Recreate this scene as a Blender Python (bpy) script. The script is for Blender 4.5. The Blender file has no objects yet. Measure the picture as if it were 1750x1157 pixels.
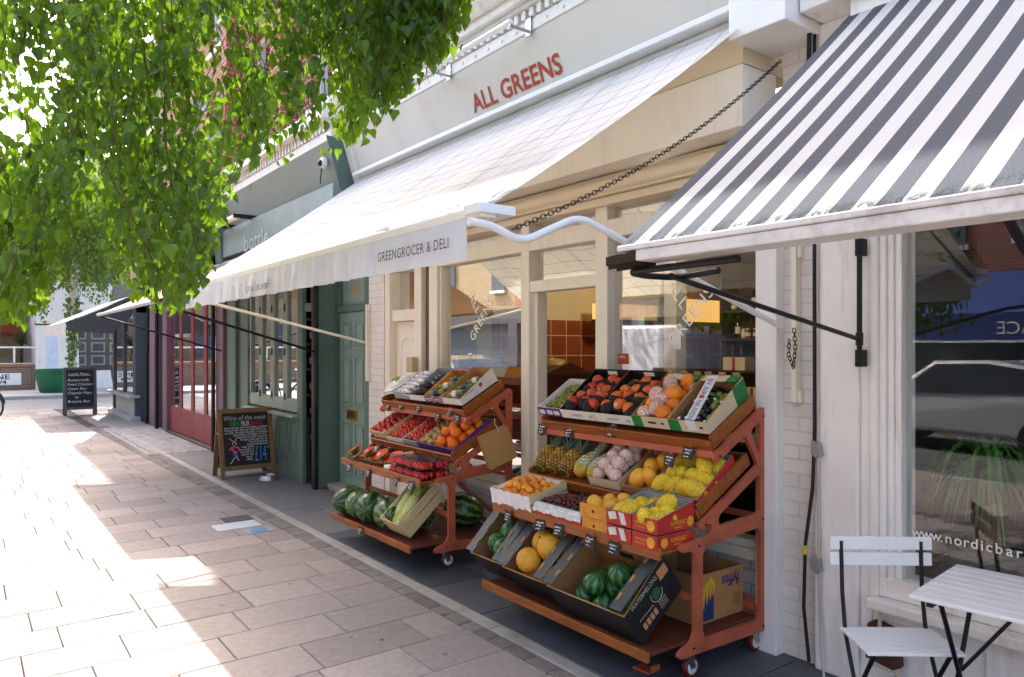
import bpy, bmesh, math, random
from mathutils import Vector, Matrix
R = random.Random(7)
SC = bpy.context.scene
COL = SC.collection

# ---------------------------------------------------------------- camera, sky, sun, exposure
# scene axes: u runs along the shop fronts (Blender Y), v runs from the street into the shops (Blender X), z is up
def P(p): return Vector((p[1], p[0], p[2]))
TH = math.atan(940/1250)
cam_d = bpy.data.cameras.new('camera'); cam = bpy.data.objects.new('camera', cam_d); COL.objects.link(cam)
cam.location = (0, 0, 1.6)
cam.rotation_euler = (math.radians(90), 0, -TH)
cam_d.sensor_width = 36; cam_d.lens = 1250/1750*36
cam_d.shift_y = 15.5/1750
cam_d.clip_start = 0.05; cam_d.clip_end = 600
SC.camera = cam
SUNDIR = Vector((.225, .80, 1.0)).normalized()
W = bpy.data.worlds.new('World'); SC.world = W; W.use_nodes = True
wn = W.node_tree.nodes; wl = W.node_tree.links
sky = wn.new('ShaderNodeTexSky'); sky.sky_type = 'NISHITA'; sky.sun_disc = False
sky.sun_elevation = math.asin(SUNDIR.z); sky.sun_rotation = math.atan2(SUNDIR.x, SUNDIR.y)
sky.air_density = 1.0; sky.dust_density = 5.0; sky.ozone_density = .2
wl.new(sky.outputs[0], wn['Background'].inputs[0]); wn['Background'].inputs[1].default_value = 0.15
sd = bpy.data.lights.new('sun', 'SUN'); sd.energy = 2.0; sd.angle = math.radians(.5); sd.color = (1, .975, .94)
so = bpy.data.objects.new('sun', sd); COL.objects.link(so)
so.rotation_euler = SUNDIR.to_track_quat('Z', 'Y').to_euler(); so.location = (4, 12, 16)
SC.view_settings.view_transform = 'Standard'; SC.view_settings.look = 'None'
SC.view_settings.exposure = 2.55; SC.view_settings.gamma = 1
SC.cycles.max_bounces = 10; SC.cycles.transparent_max_bounces = 16; SC.cycles.caustics_reflective = False

# ---------------------------------------------------------------- materials
def L(h, k=1):
    h = h.lstrip('#'); o = []
    for i in (0, 2, 4):
        c = int(h[i:i+2], 16)/255
        o.append(min(1, (c/12.92 if c <= .04045 else ((c+.055)/1.055)**2.4)*k))
    return (*o, 1)
class NT:
    def __init__(s, name):
        s.m = bpy.data.materials.new(name); s.m.use_nodes = True
        s.n = s.m.node_tree.nodes; s.l = s.m.node_tree.links
        s.b = s.n['Principled BSDF']; s.out = s.n['Material Output']
    def a(s, t, **k):
        x = s.n.new('ShaderNode'+t)
        for q, w in k.items(): setattr(x, q, w)
        return x
    def w(s, o, i): s.l.new(o, i)
    def coord(s, stretch=None, which='Object'):
        t = s.a('TexCoord'); o = t.outputs[which]
        if stretch:
            mp = s.a('Mapping'); mp.inputs['Scale'].default_value = stretch; s.w(o, mp.inputs[0]); o = mp.outputs[0]
        return o
    def noise(s, vec, scale, detail=4, rough=.6):
        x = s.a('TexNoise'); x.inputs['Scale'].default_value = scale; x.inputs['Detail'].default_value = detail
        x.inputs['Roughness'].default_value = rough
        if vec is not None: s.w(vec, x.inputs['Vector'])
        return x.outputs['Fac']
    def ramp(s, fac, stops):
        r = s.a('ValToRGB'); e = r.color_ramp.elements
        while len(e) < len(stops): e.new(.5)
        for el, (p, c) in zip(e, stops): el.position = p; el.color = c
        s.w(fac, r.inputs[0]); return r.outputs[0]
    def mix(s, fac, a, b, mode='MIX'):
        x = s.a('Mix', data_type='RGBA', blend_type=mode)
        for v, i in ((fac, x.inputs[0]), (a, x.inputs[6]), (b, x.inputs[7])):
            if hasattr(v, 'is_output'): s.w(v, i)
            else: i.default_value = v
        return x.outputs[2]
    def math(s, op, a, b=0.0, c=None):
        x = s.a('Math', operation=op)
        for v, i in ((a, 0), (b, 1), (c, 2)):
            if v is None: continue
            if hasattr(v, 'is_output'): s.w(v, x.inputs[i])
            else: x.inputs[i].default_value = v
        return x.outputs[0]
    def bump(s, h, strength=.2, dist=.01):
        x = s.a('Bump'); x.inputs['Strength'].default_value = strength; x.inputs['Distance'].default_value = dist
        s.w(h, x.inputs['Height']); s.w(x.outputs[0], s.b.inputs['Normal'])
def sc(c, k): return (min(1, c[0]*k), min(1, c[1]*k), min(1, c[2]*k), 1)
MC = {}
def pm(name, col, rough=.55, var=.12, scale=5, bump=.12, bs=60, metal=0, spec=.4, stretch=None, rand=0, dirt=None, coat=0, transl=None, dst=None):
    """painted or plain surface: soft blotches, grain, optional dirt and a shade of its own per object"""
    if name in MC: return MC[name]
    t = NT(name); c = L(col) if isinstance(col, str) else col
    v = t.coord(stretch); n = t.noise(v, scale)
    o = t.ramp(n, [(.3, sc(c, 1-var)), (.7, sc(c, 1+var))])
    if dirt:
        d = t.noise(t.coord(dst) if dst else v, scale*.6, 8, .75); k = t.ramp(d, [(.52, (0, 0, 0, 1)), (.72, (1, 1, 1, 1))])
        o = t.mix(t.math('MULTIPLY', k, dirt[1]), o, L(dirt[0]))
    if rand:
        oi = t.a('ObjectInfo'); h = t.a('HueSaturation')
        t.w(t.math('MULTIPLY_ADD', oi.outputs['Random'], rand*2, 1-rand), h.inputs['Value'])
        t.w(t.math('MULTIPLY_ADD', oi.outputs['Random'], .04*rand/.2, .5-.02*rand/.2), h.inputs['Hue'])
        t.w(o, h.inputs['Color']); o = h.outputs[0]
    t.w(o, t.b.inputs['Base Color'])
    t.b.inputs['Roughness'].default_value = rough; t.b.inputs['Metallic'].default_value = metal
    t.b.inputs['Specular IOR Level'].default_value = spec; t.b.inputs['Coat Weight'].default_value = coat
    if bump: t.bump(t.noise(v, bs, 5, .7), bump)
    if transl:
        tr = t.a('BsdfTranslucent'); t.w(o, tr.inputs[0]) if transl[0] is None else setattr(tr.inputs[0], 'default_value', L(transl[0]))
        mx = t.a('MixShader'); mx.inputs[0].default_value = transl[1]
        t.w(t.b.outputs[0], mx.inputs[1]); t.w(tr.outputs[0], mx.inputs[2]); t.w(mx.outputs[0], t.out.inputs[0])
    MC[name] = t.m; return t.m
def wood(name, col, var=.3, rough=.5, st=(12, 1.2, 12)):
    if name in MC: return MC[name]
    t = NT(name); c = L(col); v = t.coord(st)
    n = t.noise(v, 3, 8, .65); n2 = t.noise(t.coord((3, 3, 3)), 1.2)
    o = t.ramp(n, [(.3, sc(c, 1-var)), (.5, c), (.72, sc(c, 1+var))])
    o = t.mix(t.math('MULTIPLY', n2, .35), o, sc(c, .55))
    t.w(o, t.b.inputs['Base Color']); t.b.inputs['Roughness'].default_value = rough
    t.bump(n, .15, .004); MC[name] = t.m; return t.m
def brick(name, c1, c2, mortar, bw=.225, bh=.075, ms=.01, off=.5, rough=.8, bump=.5, painted=False):
    """courses of brick or tile on upright walls: runs along either wall direction by x+y, courses by z"""
    if name in MC: return MC[name]
    t = NT(name); s = t.a('SeparateXYZ'); t.w(t.coord(), s.inputs[0]); k = t.a('CombineXYZ')
    t.w(t.math('ADD', s.outputs[0], s.outputs[1]), k.inputs[0]); t.w(s.outputs[2], k.inputs[1])
    b = t.a('TexBrick'); b.offset = off; b.inputs['Scale'].default_value = 1
    t.w(k.outputs[0], b.inputs['Vector']); b.inputs['Brick Width'].default_value = bw; b.inputs['Row Height'].default_value = bh
    b.inputs['Mortar Size'].default_value = ms; b.inputs['Mortar Smooth'].default_value = .25
    b.inputs['Color1'].default_value = L(c1); b.inputs['Color2'].default_value = L(c2); b.inputs['Mortar'].default_value = L(mortar)
    n = t.noise(t.coord(), 9, 6); o = t.mix(t.math('MULTIPLY', n, .5), b.outputs['Color'], sc(L(c1), .6 if not painted else .86))
    t.w(o, t.b.inputs['Base Color']); t.b.inputs['Roughness'].default_value = rough
    h = t.math('ADD', t.math('MULTIPLY', b.outputs['Fac'], -1), t.math('MULTIPLY', t.noise(t.coord(), 60), .3))
    t.bump(h, bump, .008); MC[name] = t.m; return t.m
def glass(name, tint=(1, 1, 1, 1), ior=1.5, boost=1.0):
    if name in MC: return MC[name]
    t = NT(name); t.n.remove(t.b)
    tr = t.a('BsdfTransparent'); tr.inputs[0].default_value = tint
    gl = t.a('BsdfGlossy'); gl.inputs['Roughness'].default_value = .0
    fr = t.a('Fresnel'); fr.inputs[0].default_value = ior
    nz = t.noise(t.coord(), 1.1, 2); bp = t.a('Bump'); bp.inputs['Strength'].default_value = .05; bp.inputs['Distance'].default_value = .02
    t.w(nz, bp.inputs['Height']); t.w(bp.outputs[0], gl.inputs['Normal'])
    mx = t.a('MixShader'); t.w(t.math('MINIMUM', t.math('MULTIPLY', fr.outputs[0], boost), 1), mx.inputs[0])
    t.w(tr.outputs[0], mx.inputs[1]); t.w(gl.outputs[0], mx.inputs[2]); t.w(mx.outputs[0], t.out.inputs[0])
    MC[name] = t.m; return t.m
def emit(name, col, s):
    if name in MC: return MC[name]
    t = NT(name); t.b.inputs['Base Color'].default_value = L(col)
    t.b.inputs['Emission Color'].default_value = L(col); t.b.inputs['Emission Strength'].default_value = s
    MC[name] = t.m; return t.m
def netted(name, fruit, net, scale=70, th=.09, bump=.6, rough=.6, rand=.08, cover=None):
    """fruit seen through the strands of a foam or plastic net"""
    if name in MC: return MC[name]
    t = NT(name); v = t.coord()
    vo = t.a('TexVoronoi', feature='DISTANCE_TO_EDGE'); vo.inputs['Scale'].default_value = scale; vo.inputs['Randomness'].default_value = .45
    t.w(v, vo.inputs['Vector'])
    k = t.ramp(vo.outputs['Distance'], [(th, (1, 1, 1, 1)), (th*1.7, (0, 0, 0, 1))])
    if cover:                                   # the net leaves one end of the fruit bare
        s = t.a('SeparateXYZ'); t.w(v, s.inputs[0])
        g = t.math('GREATER_THAN', t.math('ADD', s.outputs[cover[0]], t.math('MULTIPLY', t.noise(v, 30), .012)), cover[1])
        k = t.mix(g, (0, 0, 0, 1), k)
    o = t.mix(k, L(fruit), L(net))
    oi = t.a('ObjectInfo'); h = t.a('HueSaturation'); t.w(t.math('MULTIPLY_ADD', oi.outputs['Random'], rand*2, 1-rand), h.inputs['Value'])
    t.w(o, h.inputs['Color']); t.w(h.outputs[0], t.b.inputs['Base Color']); t.b.inputs['Roughness'].default_value = rough
    t.bump(k, bump, .004); MC[name] = t.m; return t.m

cream = pm('cream_paint', '#e6dfd0', .5, .04, 3, .05, dirt=('#b0a086', .35), dst=(5, 5, .7))
cream2 = pm('cream_sign_paint', '#d9d5cd', .45, .03, 2, .03, dirt=('#b3aa9a', .3), dst=(3, 3, .5))
white = pm('white_paint', '#e4e0da', .45, .04, 4, .06, dirt=('#9a8d7c', .4), dst=(4, 4, .6))
whitew = pm('white_weathered_paint', '#eeebe7', .55, .04, 4, .15, dirt=('#8f8377', .4), dst=(3.5, 3.5, .45))
wbrick = brick('white_painted_brick', '#e2ddd6', '#d6cfc6', '#c9c1b7', .225, .073, .006, painted=True, bump=.35, rough=.6)
rbrick = brick('red_brick', '#9a5140', '#7f3c30', '#b9a58f')
obrick = brick('orange_brick', '#b0603c', '#9c5036', '#c4ad93')
ybrick = brick('yellow_stock_brick', '#b59a70', '#9d8058', '#a89b86')
green = pm('sage_green_paint', '#586e64', .42, .06, 3, .04, dirt=('#33463f', .3))
greend = pm('lightened_door_green', '#82988c', .42, .06, 3, .04, dirt=('#5d6e64', .3))  # sage green lightened: light missing on the recessed door put into the colour
green2 = pm('pale_green_paint', '#8b9e93', .45, .05, 3, .04, dirt=('#5b6b62', .3))
greyg = pm('grey_green_sign', '#868d85', .5, .04, 2, .03)
black = pm('black_paint', '#1a1a1b', .4, .15, 9, .1)
iron = pm('black_iron', '#141416', .45, .2, 30, .25, metal=.2)
steel = pm('galvanised_steel', '#a9abad', .3, .1, 30, .05, metal=1)
alu = pm('white_powder_coat', '#e8e8e6', .35, .03, 8, .02)
redm = pm('terracotta_metal', '#b05a40', .5, .12, 10, .08, dirt=('#5f2f22', .6))
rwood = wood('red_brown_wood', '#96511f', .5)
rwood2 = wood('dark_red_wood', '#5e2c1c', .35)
darkwood = wood('dark_wood', '#3a2115', .3)
palewood = wood('pale_crate_wood', '#cdb68c', .2, .7)
oakwood = wood('board_frame_wood', '#7a5a3c', .35, .6, (10, 10, 1.4))
maroon = pm('maroon_paint', '#7c2d30', .42, .08, 3, .04)
purple = pm('mauve_paint', '#6d5560', .5, .08, 3, .05)
slateg = pm('grey_blue_paint', '#4c5157', .45, .06, 4, .04)
lgrey = pm('light_grey_paint', '#a9adae', .5, .05, 4, .05)
card = pm('brown_cardboard', '#a57a4c', .8, .08, 8, .1, 90)
carddk = pm('brown_cardboard_inside', '#a2754a', .85, .1, 8, .1, 90)
blackcard = pm('black_printed_card', '#17181a', .45, .12, 8, .05)
greycard = pm('grey_coated_card', '#8f979c', .6, .06, 8, .05)
whitecard = pm('white_printed_card', '#dcdad4', .55, .05, 8, .05)
redcard = pm('red_printed_card', '#b3281f', .45, .1, 8, .04)
orangecard = pm('orange_printed_card', '#cf8a2a', .5, .22, 18, .04)
greencard = pm('green_printed_card', '#1d7a3f', .5, .08, 8, .04)
purplecard = pm('purple_printed_card', '#4d2478', .5, .1, 8, .04)
greenbrowncard = pm('kraft_card', '#cfc0a0', .7, .06, 8, .06)
chalkb = pm('chalkboard', '#15171c', .6, .25, 5, .05)
tagblack = pm('slate_price_tag', '#1d2023', .5, .1, 8, .02)
chalkw = pm('white_chalk', '#d9dad8', .9, .1, 60, 0)
rubber = pm('rubber', '#1b1b1b', .7, .1, 9, .05)
shopglass = glass('shop_glass', (.95, .96, .94, 1), 1.5, .75)
mirrorglass = glass('street_glass', (.88, .9, .9, 1), 1.6, 1.6)
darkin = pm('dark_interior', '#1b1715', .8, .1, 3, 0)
inkred = pm('terracotta_lettering', '#a8432b', .5, .03, 8, 0)
inkdk = pm('dark_lettering', '#4a3b36', .6, .03, 8, 0)
inkw = pm('white_lettering', '#e6e8e4', .5, .03, 8, 0)
gold = pm('gold_lettering', '#c9a04a', .4, .08, 8, 0)
brass = pm('brass', '#b2893c', .3, .1, 12, .03, metal=1)

# ---------------------------------------------------------------- mesh building
def wloc(o):
    p = Vector((0, 0, 0))
    while o: p = p + o.location; o = o.parent
    return p
PIECES = {'bolt', 'pilaster', 'brick_pier', 'stall_riser', 'console_bracket', 'dentils', 'end_board', 'sill', 'rosettes', 'hinge', 'shelf', 'upright', 'card_tab', 'drain_pipe', 'clip_box', 'batten', 'hand_hole', 'interior_wall', 'shutter_head', 'deep_shelf', 'arm_rail_bracket', 'white_sticker', 'round_sticker', 'fascia_base', 'tread_pattern', 'green_print', 'orange_print', 'white_print', 'lamp_bracket', 'printed_label', 'hinge'}
class MB:
    def __init__(s): s.v = []; s.f = []; s.m = []; s.uv = []; s.starts = []
    def add(s, vs, fs, mi=0, uvs=None):
        b = len(s.v); s.starts.append(b); s.v += [tuple(x) for x in vs]
        for k, f in enumerate(fs):
            s.f.append([b+i for i in f]); s.m.append(mi); s.uv.append(uvs[k] if uvs else None)
        return s
    def box(s, u0, u1, v0, v1, z0, z1, mi=0):
        return s.obox((u0, v0, z0), (u1-u0, 0, 0), (0, v1-v0, 0), (0, 0, z1-z0), mi)
    def obox(s, o, a, b, c, mi=0):
        o, a, b, c = map(Vector, (o, a, b, c))
        return s.add([o, o+a, o+a+b, o+b, o+c, o+a+c, o+a+b+c, o+b+c],
                     [(0, 1, 2, 3), (4, 5, 6, 7), (0, 1, 5, 4), (1, 2, 6, 5), (2, 3, 7, 6), (3, 0, 4, 7)], mi)
    def quad(s, a, b, c, d, mi=0, uv=None): return s.add([a, b, c, d], [(0, 1, 2, 3)], mi, [uv] if uv else None)
    def tube(s, pts, r, n=8, mi=0, caps=True):
        pts = [Vector(p) for p in pts]; rs = r if isinstance(r, (list, tuple)) else [r]*len(pts); b = len(s.v); prev = None; s.starts.append(b)
        for i, p in enumerate(pts):
            d = (pts[min(i+1, len(pts)-1)]-pts[max(i-1, 0)]).normalized()
            if prev is None:
                x = d.cross(Vector((0, 0, 1)))
                if x.length < .05: x = d.cross(Vector((1, 0, 0)))
            else: x = prev-d*prev.dot(d)
            x.normalize(); prev = x; y = d.cross(x)
            for k in range(n):
                a = 2*math.pi*k/n; s.v.append(tuple(p+(x*math.cos(a)+y*math.sin(a))*rs[i]))
        for i in range(len(pts)-1):
            for k in range(n):
                s.f.append([b+i*n+k, b+i*n+(k+1) % n, b+(i+1)*n+(k+1) % n, b+(i+1)*n+k]); s.m.append(mi); s.uv.append(None)
        if caps:
            for q in (0, len(pts)-1): s.f.append([b+q*n+k for k in range(n)]); s.m.append(mi); s.uv.append(None)
        return s
    def lathe(s, prof, c=(0, 0, 0), n=16, ax=(0, 0, 1), mi=0):
        ax = Vector(ax).normalized(); x = ax.cross(Vector((0, 0, 1)))
        if x.length < .05: x = Vector((1, 0, 0))
        x.normalize(); y = ax.cross(x); c = Vector(c); b = len(s.v); s.starts.append(b)
        for (r, h) in prof:
            for k in range(n):
                a = 2*math.pi*k/n; s.v.append(tuple(c+ax*h+(x*math.cos(a)+y*math.sin(a))*max(r, .0004)))
        for i in range(len(prof)-1):
            for k in range(n):
                s.f.append([b+i*n+k, b+i*n+(k+1) % n, b+(i+1)*n+(k+1) % n, b+(i+1)*n+k]); s.m.append(mi); s.uv.append(None)
        for q in (0, len(prof)-1): s.f.append([b+q*n+k for k in range(n)]); s.m.append(mi); s.uv.append(None)
        return s
    def ell(s, c, r, seg=14, rings=8, mi=0, rot=None, f=None):
        b = len(s.v); c = Vector(c); s.starts.append(b)
        for i in range(rings+1):
            ph = math.pi*i/rings
            for k in range(seg):
                a = 2*math.pi*k/seg; q = Vector((math.sin(ph)*math.cos(a), math.sin(ph)*math.sin(a), math.cos(ph)))
                if i in (0, rings): q = q+Vector((math.cos(a), math.sin(a), 0))*.003
                if f: q = q*f(a, ph)
                q = Vector((q.x*r[0], q.y*r[1], q.z*r[2]))
                if rot: q = rot @ q
                s.v.append(tuple(c+q))
        for i in range(rings):
            for k in range(seg):
                s.f.append([b+i*seg+k, b+i*seg+(k+1) % seg, b+(i+1)*seg+(k+1) % seg, b+(i+1)*seg+k]); s.m.append(mi); s.uv.append(None)
        for q in (0, rings): s.f.append([b+q*seg+k for k in range(seg)]); s.m.append(mi); s.uv.append(None)
        return s
    def prism(s, pts, ext, mi=0):
        pts = [Vector(p) for p in pts]; e = Vector(ext); n = len(pts)
        return s.add(pts+[p+e for p in pts], [tuple(range(n)), tuple(range(n, 2*n))]+[(i, (i+1) % n, n+(i+1) % n, n+i) for i in range(n)], mi)
    def mesh(s, name, mats, org=Vector((0, 0, 0)), smooth=None, fix=True):
        me = bpy.data.meshes.new(name); me.from_pydata([P(p)-org for p in s.v], [], s.f)
        for m in (mats if isinstance(mats, (list, tuple)) else [mats]): me.materials.append(m)
        me.polygons.foreach_set('material_index', s.m)
        if any(s.uv):
            lay = me.uv_layers.new(name='UVMap'); i = 0
            for f, q in zip(s.f, s.uv):
                for k in range(len(f)):
                    if q: lay.data[i].uv = q[k]
                    i += 1
        if fix:
            bm = bmesh.new(); bm.from_mesh(me); bmesh.ops.recalc_face_normals(bm, faces=bm.faces); bm.to_mesh(me); bm.free()
        if smooth is not None:
            for p in me.polygons: p.use_smooth = True
            me.set_sharp_from_angle(angle=math.radians(smooth))
        me.update(); return me
    def build(s, name, mats, parent=None, smooth=None, bev=0, at=None, fix=True):
        if parent is not None and name in PIECES and len(s.starts) > 1:      # each piece an object of its own
            o = None
            for k, b in enumerate(s.starts):
                e = s.starts[k+1] if k+1 < len(s.starts) else len(s.v); q = MB(); q.v = s.v[b:e]
                for f, m, w in zip(s.f, s.m, s.uv):
                    if b <= f[0] < e: q.f.append([i-b for i in f]); q.m.append(m); q.uv.append(w)
                o = q.build(name, mats, parent, smooth, bev, at, fix)
            return o
        if parent is not None: org = wloc(parent); loc = Vector((0, 0, 0))
        else:
            if at is None:
                xs = [p[0] for p in s.v]; ys = [p[1] for p in s.v]
                at = ((min(xs)+max(xs))/2, (min(ys)+max(ys))/2, min(p[2] for p in s.v))
            org = P(at); loc = org
        o = bpy.data.objects.new(name, s.mesh(name, mats, org, smooth, fix)); COL.objects.link(o)
        o.location = loc; o.parent = parent
        if bev:
            b = o.modifiers.new('bevel', 'BEVEL'); b.width = bev; b.segments = 2; b.limit_method = 'ANGLE'; b.angle_limit = math.radians(50)
        return o
def tag(o, label, cat, group=None, kind=None):
    if kind: o['kind'] = kind
    else: o['label'] = label; o['category'] = cat
    if group: o['group'] = group
    return o
def T(name, label, cat, at, group=None):
    o = bpy.data.objects.new(name, None); o.empty_display_size = .1; COL.objects.link(o); o.location = P(at); return tag(o, label, cat, group)
def struct(o): o['kind'] = 'structure'; return o
def copy_tree(o, loc=None, rz=None, label=None, group=None, parent=None):
    c = o.copy(); COL.objects.link(c); c.parent = parent
    if loc is not None: c.location = P(loc)
    if rz is not None: c.rotation_euler = (0, 0, rz)
    if label: c['label'] = label
    if group: c['group'] = group
    for ch in list(o.children): copy_tree(ch, parent=c)
    return c
def plate(name, outer, holes, fn, ext, mat, parent, bev=.002):
    """flat sheet with holes cut out: fn maps the 2D outline into the scene, ext is its thickness"""
    cu = bpy.data.curves.new(name, 'CURVE'); cu.dimensions = '2D'; cu.fill_mode = 'BOTH'
    for loop in [outer]+holes:
        sp = cu.splines.new('POLY'); sp.points.add(len(loop)-1); sp.use_cyclic_u = True
        for p, q in zip(sp.points, loop): p.co = (q[0], q[1], 0, 1)
    ob = bpy.data.objects.new(name, cu); me = bpy.data.meshes.new_from_object(ob)
    mb = MB(); vs = [v.co.copy() for v in me.vertices]; e = Vector(ext)
    top = [Vector(fn(q.x, q.y)) for q in vs]; n = len(top)
    fs = [tuple(p.vertices) for p in me.polygons]
    ec = {}
    for f in fs:
        for i in range(len(f)):
            k = (min(f[i], f[(i+1) % len(f)]), max(f[i], f[(i+1) % len(f)])); ec[k] = ec.get(k, 0)+1
    mb.add(top+[p+e for p in top], fs+[tuple(i+n for i in f) for f in fs]+[(a, b, b+n, a+n) for (a, b), c in ec.items() if c == 1])
    bpy.data.objects.remove(ob); return mb.build(name, mat, parent)
def rounded(pts, r, n=4):
    out = []; m = len(pts)
    for i in range(m):
        p = Vector((*pts[i][:2], 0)); a = Vector((*pts[i-1][:2], 0))-p; b = Vector((*pts[(i+1) % m][:2], 0))-p
        k = min(r, a.length*.45, b.length*.45); p0 = p+a.normalized()*k; p1 = p+b.normalized()*k
        for j in range(n+1):
            t = j/n; q = p0*(1-t)**2+p*2*t*(1-t)+p1*t*t; out.append((q.x, q.y))
    return out
def txt(s, size, at, mat, parent, xd=(-1, 0, 0), yd=(0, 0, 1), width=None, name='lettering', align='LEFT', shear=0, space=1.0, bold=0):
    cu = bpy.data.curves.new('t', 'FONT'); cu.body = s; cu.size = size; cu.align_x = align; cu.resolution_u = 3; cu.shear = shear
    cu.space_character = space; cu.offset = bold
    ob = bpy.data.objects.new('t', cu); me = bpy.data.meshes.new_from_object(ob); bpy.data.objects.remove(ob)
    xs = [v.co.x for v in me.vertices] or [0, 1]; k = width/(max(xs)-min(xs)) if width else 1
    x0 = min(xs) if align == 'LEFT' else 0
    a, x, y = Vector(at), Vector(xd).normalized(), Vector(yd).normalized(); mb = MB()
    mb.add([a+x*((v.co.x-x0)*k)+y*v.co.y for v in me.vertices], [tuple(p.vertices) for p in me.polygons])
    bpy.data.meshes.remove(me); return mb.build(name, mat, parent, fix=False)
# ---------------------------------------------------------------- ground
def island(name, base, var, rough=.75, scale=22, bump=.25, spots=None, bs=70, spec=.03):
    """stone or concrete units: every loose piece of the mesh gets a shade of its own"""
    t = NT(name); g = t.a('NewGeometry'); v = t.coord(); n = t.noise(v, scale, 6, .65)
    c = L(base); o = t.ramp(g.outputs['Random Per Island'], [(0, sc(c, 1-var)), (.5, c), (1, sc(c, 1+var))])
    o = t.mix(.8, o, t.ramp(n, [(.3, (.84, .82, .82, 1)), (.7, (1.12, 1.12, 1.12, 1))]), 'MULTIPLY')
    st = t.ramp(t.noise(v, 1.3, 8, .75), [(.56, (0, 0, 0, 1)), (.7, (1, 1, 1, 1))])
    o = t.mix(t.math('MULTIPLY', st, .38), o, sc(c, .55))
    if spots:
        sp = t.a('TexVoronoi'); sp.inputs['Scale'].default_value = 4.5; t.w(v, sp.inputs['Vector'])
        k = t.ramp(sp.outputs['Distance'], [(.05, (1, 1, 1, 1)), (.075, (0, 0, 0, 1))]); o = t.mix(t.math('MULTIPLY', k, t.math('MULTIPLY', t.math('GREATER_THAN', t.noise(v, .9, 2), .5), .6)), o, L(spots))
    t.w(o, t.b.inputs['Base Color']); t.b.inputs['Roughness'].default_value = rough; t.b.inputs['Specular IOR Level'].default_value = spec
    t.bump(t.noise(v, bs, 6, .7), bump, .006); return t.m
pav_m = island('concrete_paver', '#948a84', .13, .8, spots='#544e4b')
sett_m = island('stone_sett', '#7f7872', .2, .8)
slate_m = island('dark_slate_slab', '#4c5058', .22, .5, 8, .25, spots='#80858a', spec=.4)
cobble_m = island('pale_cobble', '#a39c98', .16, .7)
joint_m = pm('joint_sand', '#4e4843', .95, .2, 20, .2)
conc_m = pm('forecourt_concrete', '#6c6a69', .8, .12, 2.2, .25, 50, dirt=('#3c3a38', .6))
kerb_m = pm('kerb_concrete', '#9a948d', .8, .12, 5, .25, 60, dirt=('#5d5751', .5))
asph_m = pm('asphalt', '#5f5d5c', .9, .15, 8, .35, 150)
def edge(u): return 2.305-(u-2.66)*.013 if u < 6.1 else 2.26-(u-6.1)*.023
mb = MB(); mb.quad((-120, -120, -.14), (200, -120, -.14), (200, 160, -.14), (-120, 160, -.14)); struct(mb.build('ground', asph_m, at=(0, 0, -.14)))
mb = MB(); mb.box(-14, 22.4, -2.5, 3.3, -.13, -.022); struct(mb.build('pavement_ground', joint_m, at=(0, 0, -.13)))
mb = MB(); r = random.Random(3); u = -3.0
def slab(mb, u0, u1, v0, v1, zt, ch=.004, th=.04, tilt=.0012):
    d = [zt+r.uniform(-tilt, tilt) for _ in range(4)]
    c = [(u0, v0), (u1, v0), (u1, v1), (u0, v1)]; k = [(u0+ch, v0+ch), (u1-ch, v0+ch), (u1-ch, v1-ch), (u0+ch, v1-ch)]
    vs = [(*k[i], d[i]) for i in range(4)]+[(*c[i], d[i]-ch) for i in range(4)]+[(*c[i], zt-th) for i in range(4)]
    mb.add(vs, [(0, 1, 2, 3), (0, 1, 5, 4), (1, 2, 6, 5), (2, 3, 7, 6), (3, 0, 4, 7), (4, 5, 9, 8), (5, 6, 10, 9), (6, 7, 11, 10), (7, 4, 8, 11)])
row = 0
while u < 22.3:
    h = .36 if u < 16 else .45; e = edge(u+h/2); v = e-.004-r.uniform(.2, .58)
    slab(mb, u+.0025, u+h-.0025, v, e-.004, 0); v -= .006
    while v > (-2.4 if u < 5 else (-.9 if u < 10 else -.2)):
        w = r.choice([.6, .6, .6, .55, .45, .68]); slab(mb, u+.0025, u+h-.0025, v-w, v, 0); v -= w+.006
    u += h
struct(mb.build('pavement', pav_m, at=(0, 0, -.04)))
mb = MB(); u = -3.0
while u < 17:
    w = r.uniform(.13, .19); a = edge(u+w/2)+.004
    n = max(1, round((2.395-a)/.1))
    for k in range(n): slab(mb, u+.004, u+w-.004, a+(2.395-a)*k/n+.003, a+(2.395-a)*(k+1)/n-.003, -.002, .006, tilt=.004)
    u += w
struct(mb.build('sett_kerb', sett_m, at=(0, 0, -.04)))
mb = MB(); u = -3
while u < 17:
    w = r.uniform(.85, .95); slab(mb, u+.003, u+w-.003, 2.40, 2.485, .002, .006); u += w
struct(mb.build('kerb_strip', kerb_m, at=(0, 0, -.04)))
mb = MB(); u = -2.98
while u < 5.7:
    for v0, v1 in ((2.49, 2.94), (2.948, 3.40)):
        o = .3 if v0 > 2.6 else 0; slab(mb, u+o+.003, min(u+o+.597, 5.95), v0, v1, 0, .003)
    u += .6
mb.box(-3, 5.95, 3.408, 3.48, -.04, -.004); struct(mb.build('slate_pavement', slate_m, at=(0, 0, -.04)))
mb = MB(); r2 = random.Random(5)
for (u0, u1, v0, v1) in [(5.96, 6.9, 2.49, 2.86), (5.96, 6.6, 2.87, 3.44), (6.61, 7.1, 2.87, 3.44), (7.11, 9.2, 2.49, 3.42), (9.21, 12.0, 2.49, 3.2), (6.91, 7.1, 2.49, 2.86)]: slab(mb, u0, u1, v0, v1, .001, .01)
struct(mb.build('concrete_pavement', conc_m, at=(8, 3, -.04)))
mb = MB(); u = 12.02
while u < 16.4:
    v = 2.2
    while v < 3.2: slab(mb, u+.004, u+.106, v+.004, v+.096, .003, .012, tilt=.004); v += .1
    u += .11
struct(mb.build('cobble_pavement', cobble_m, at=(14, 2.7, -.04)))
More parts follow.
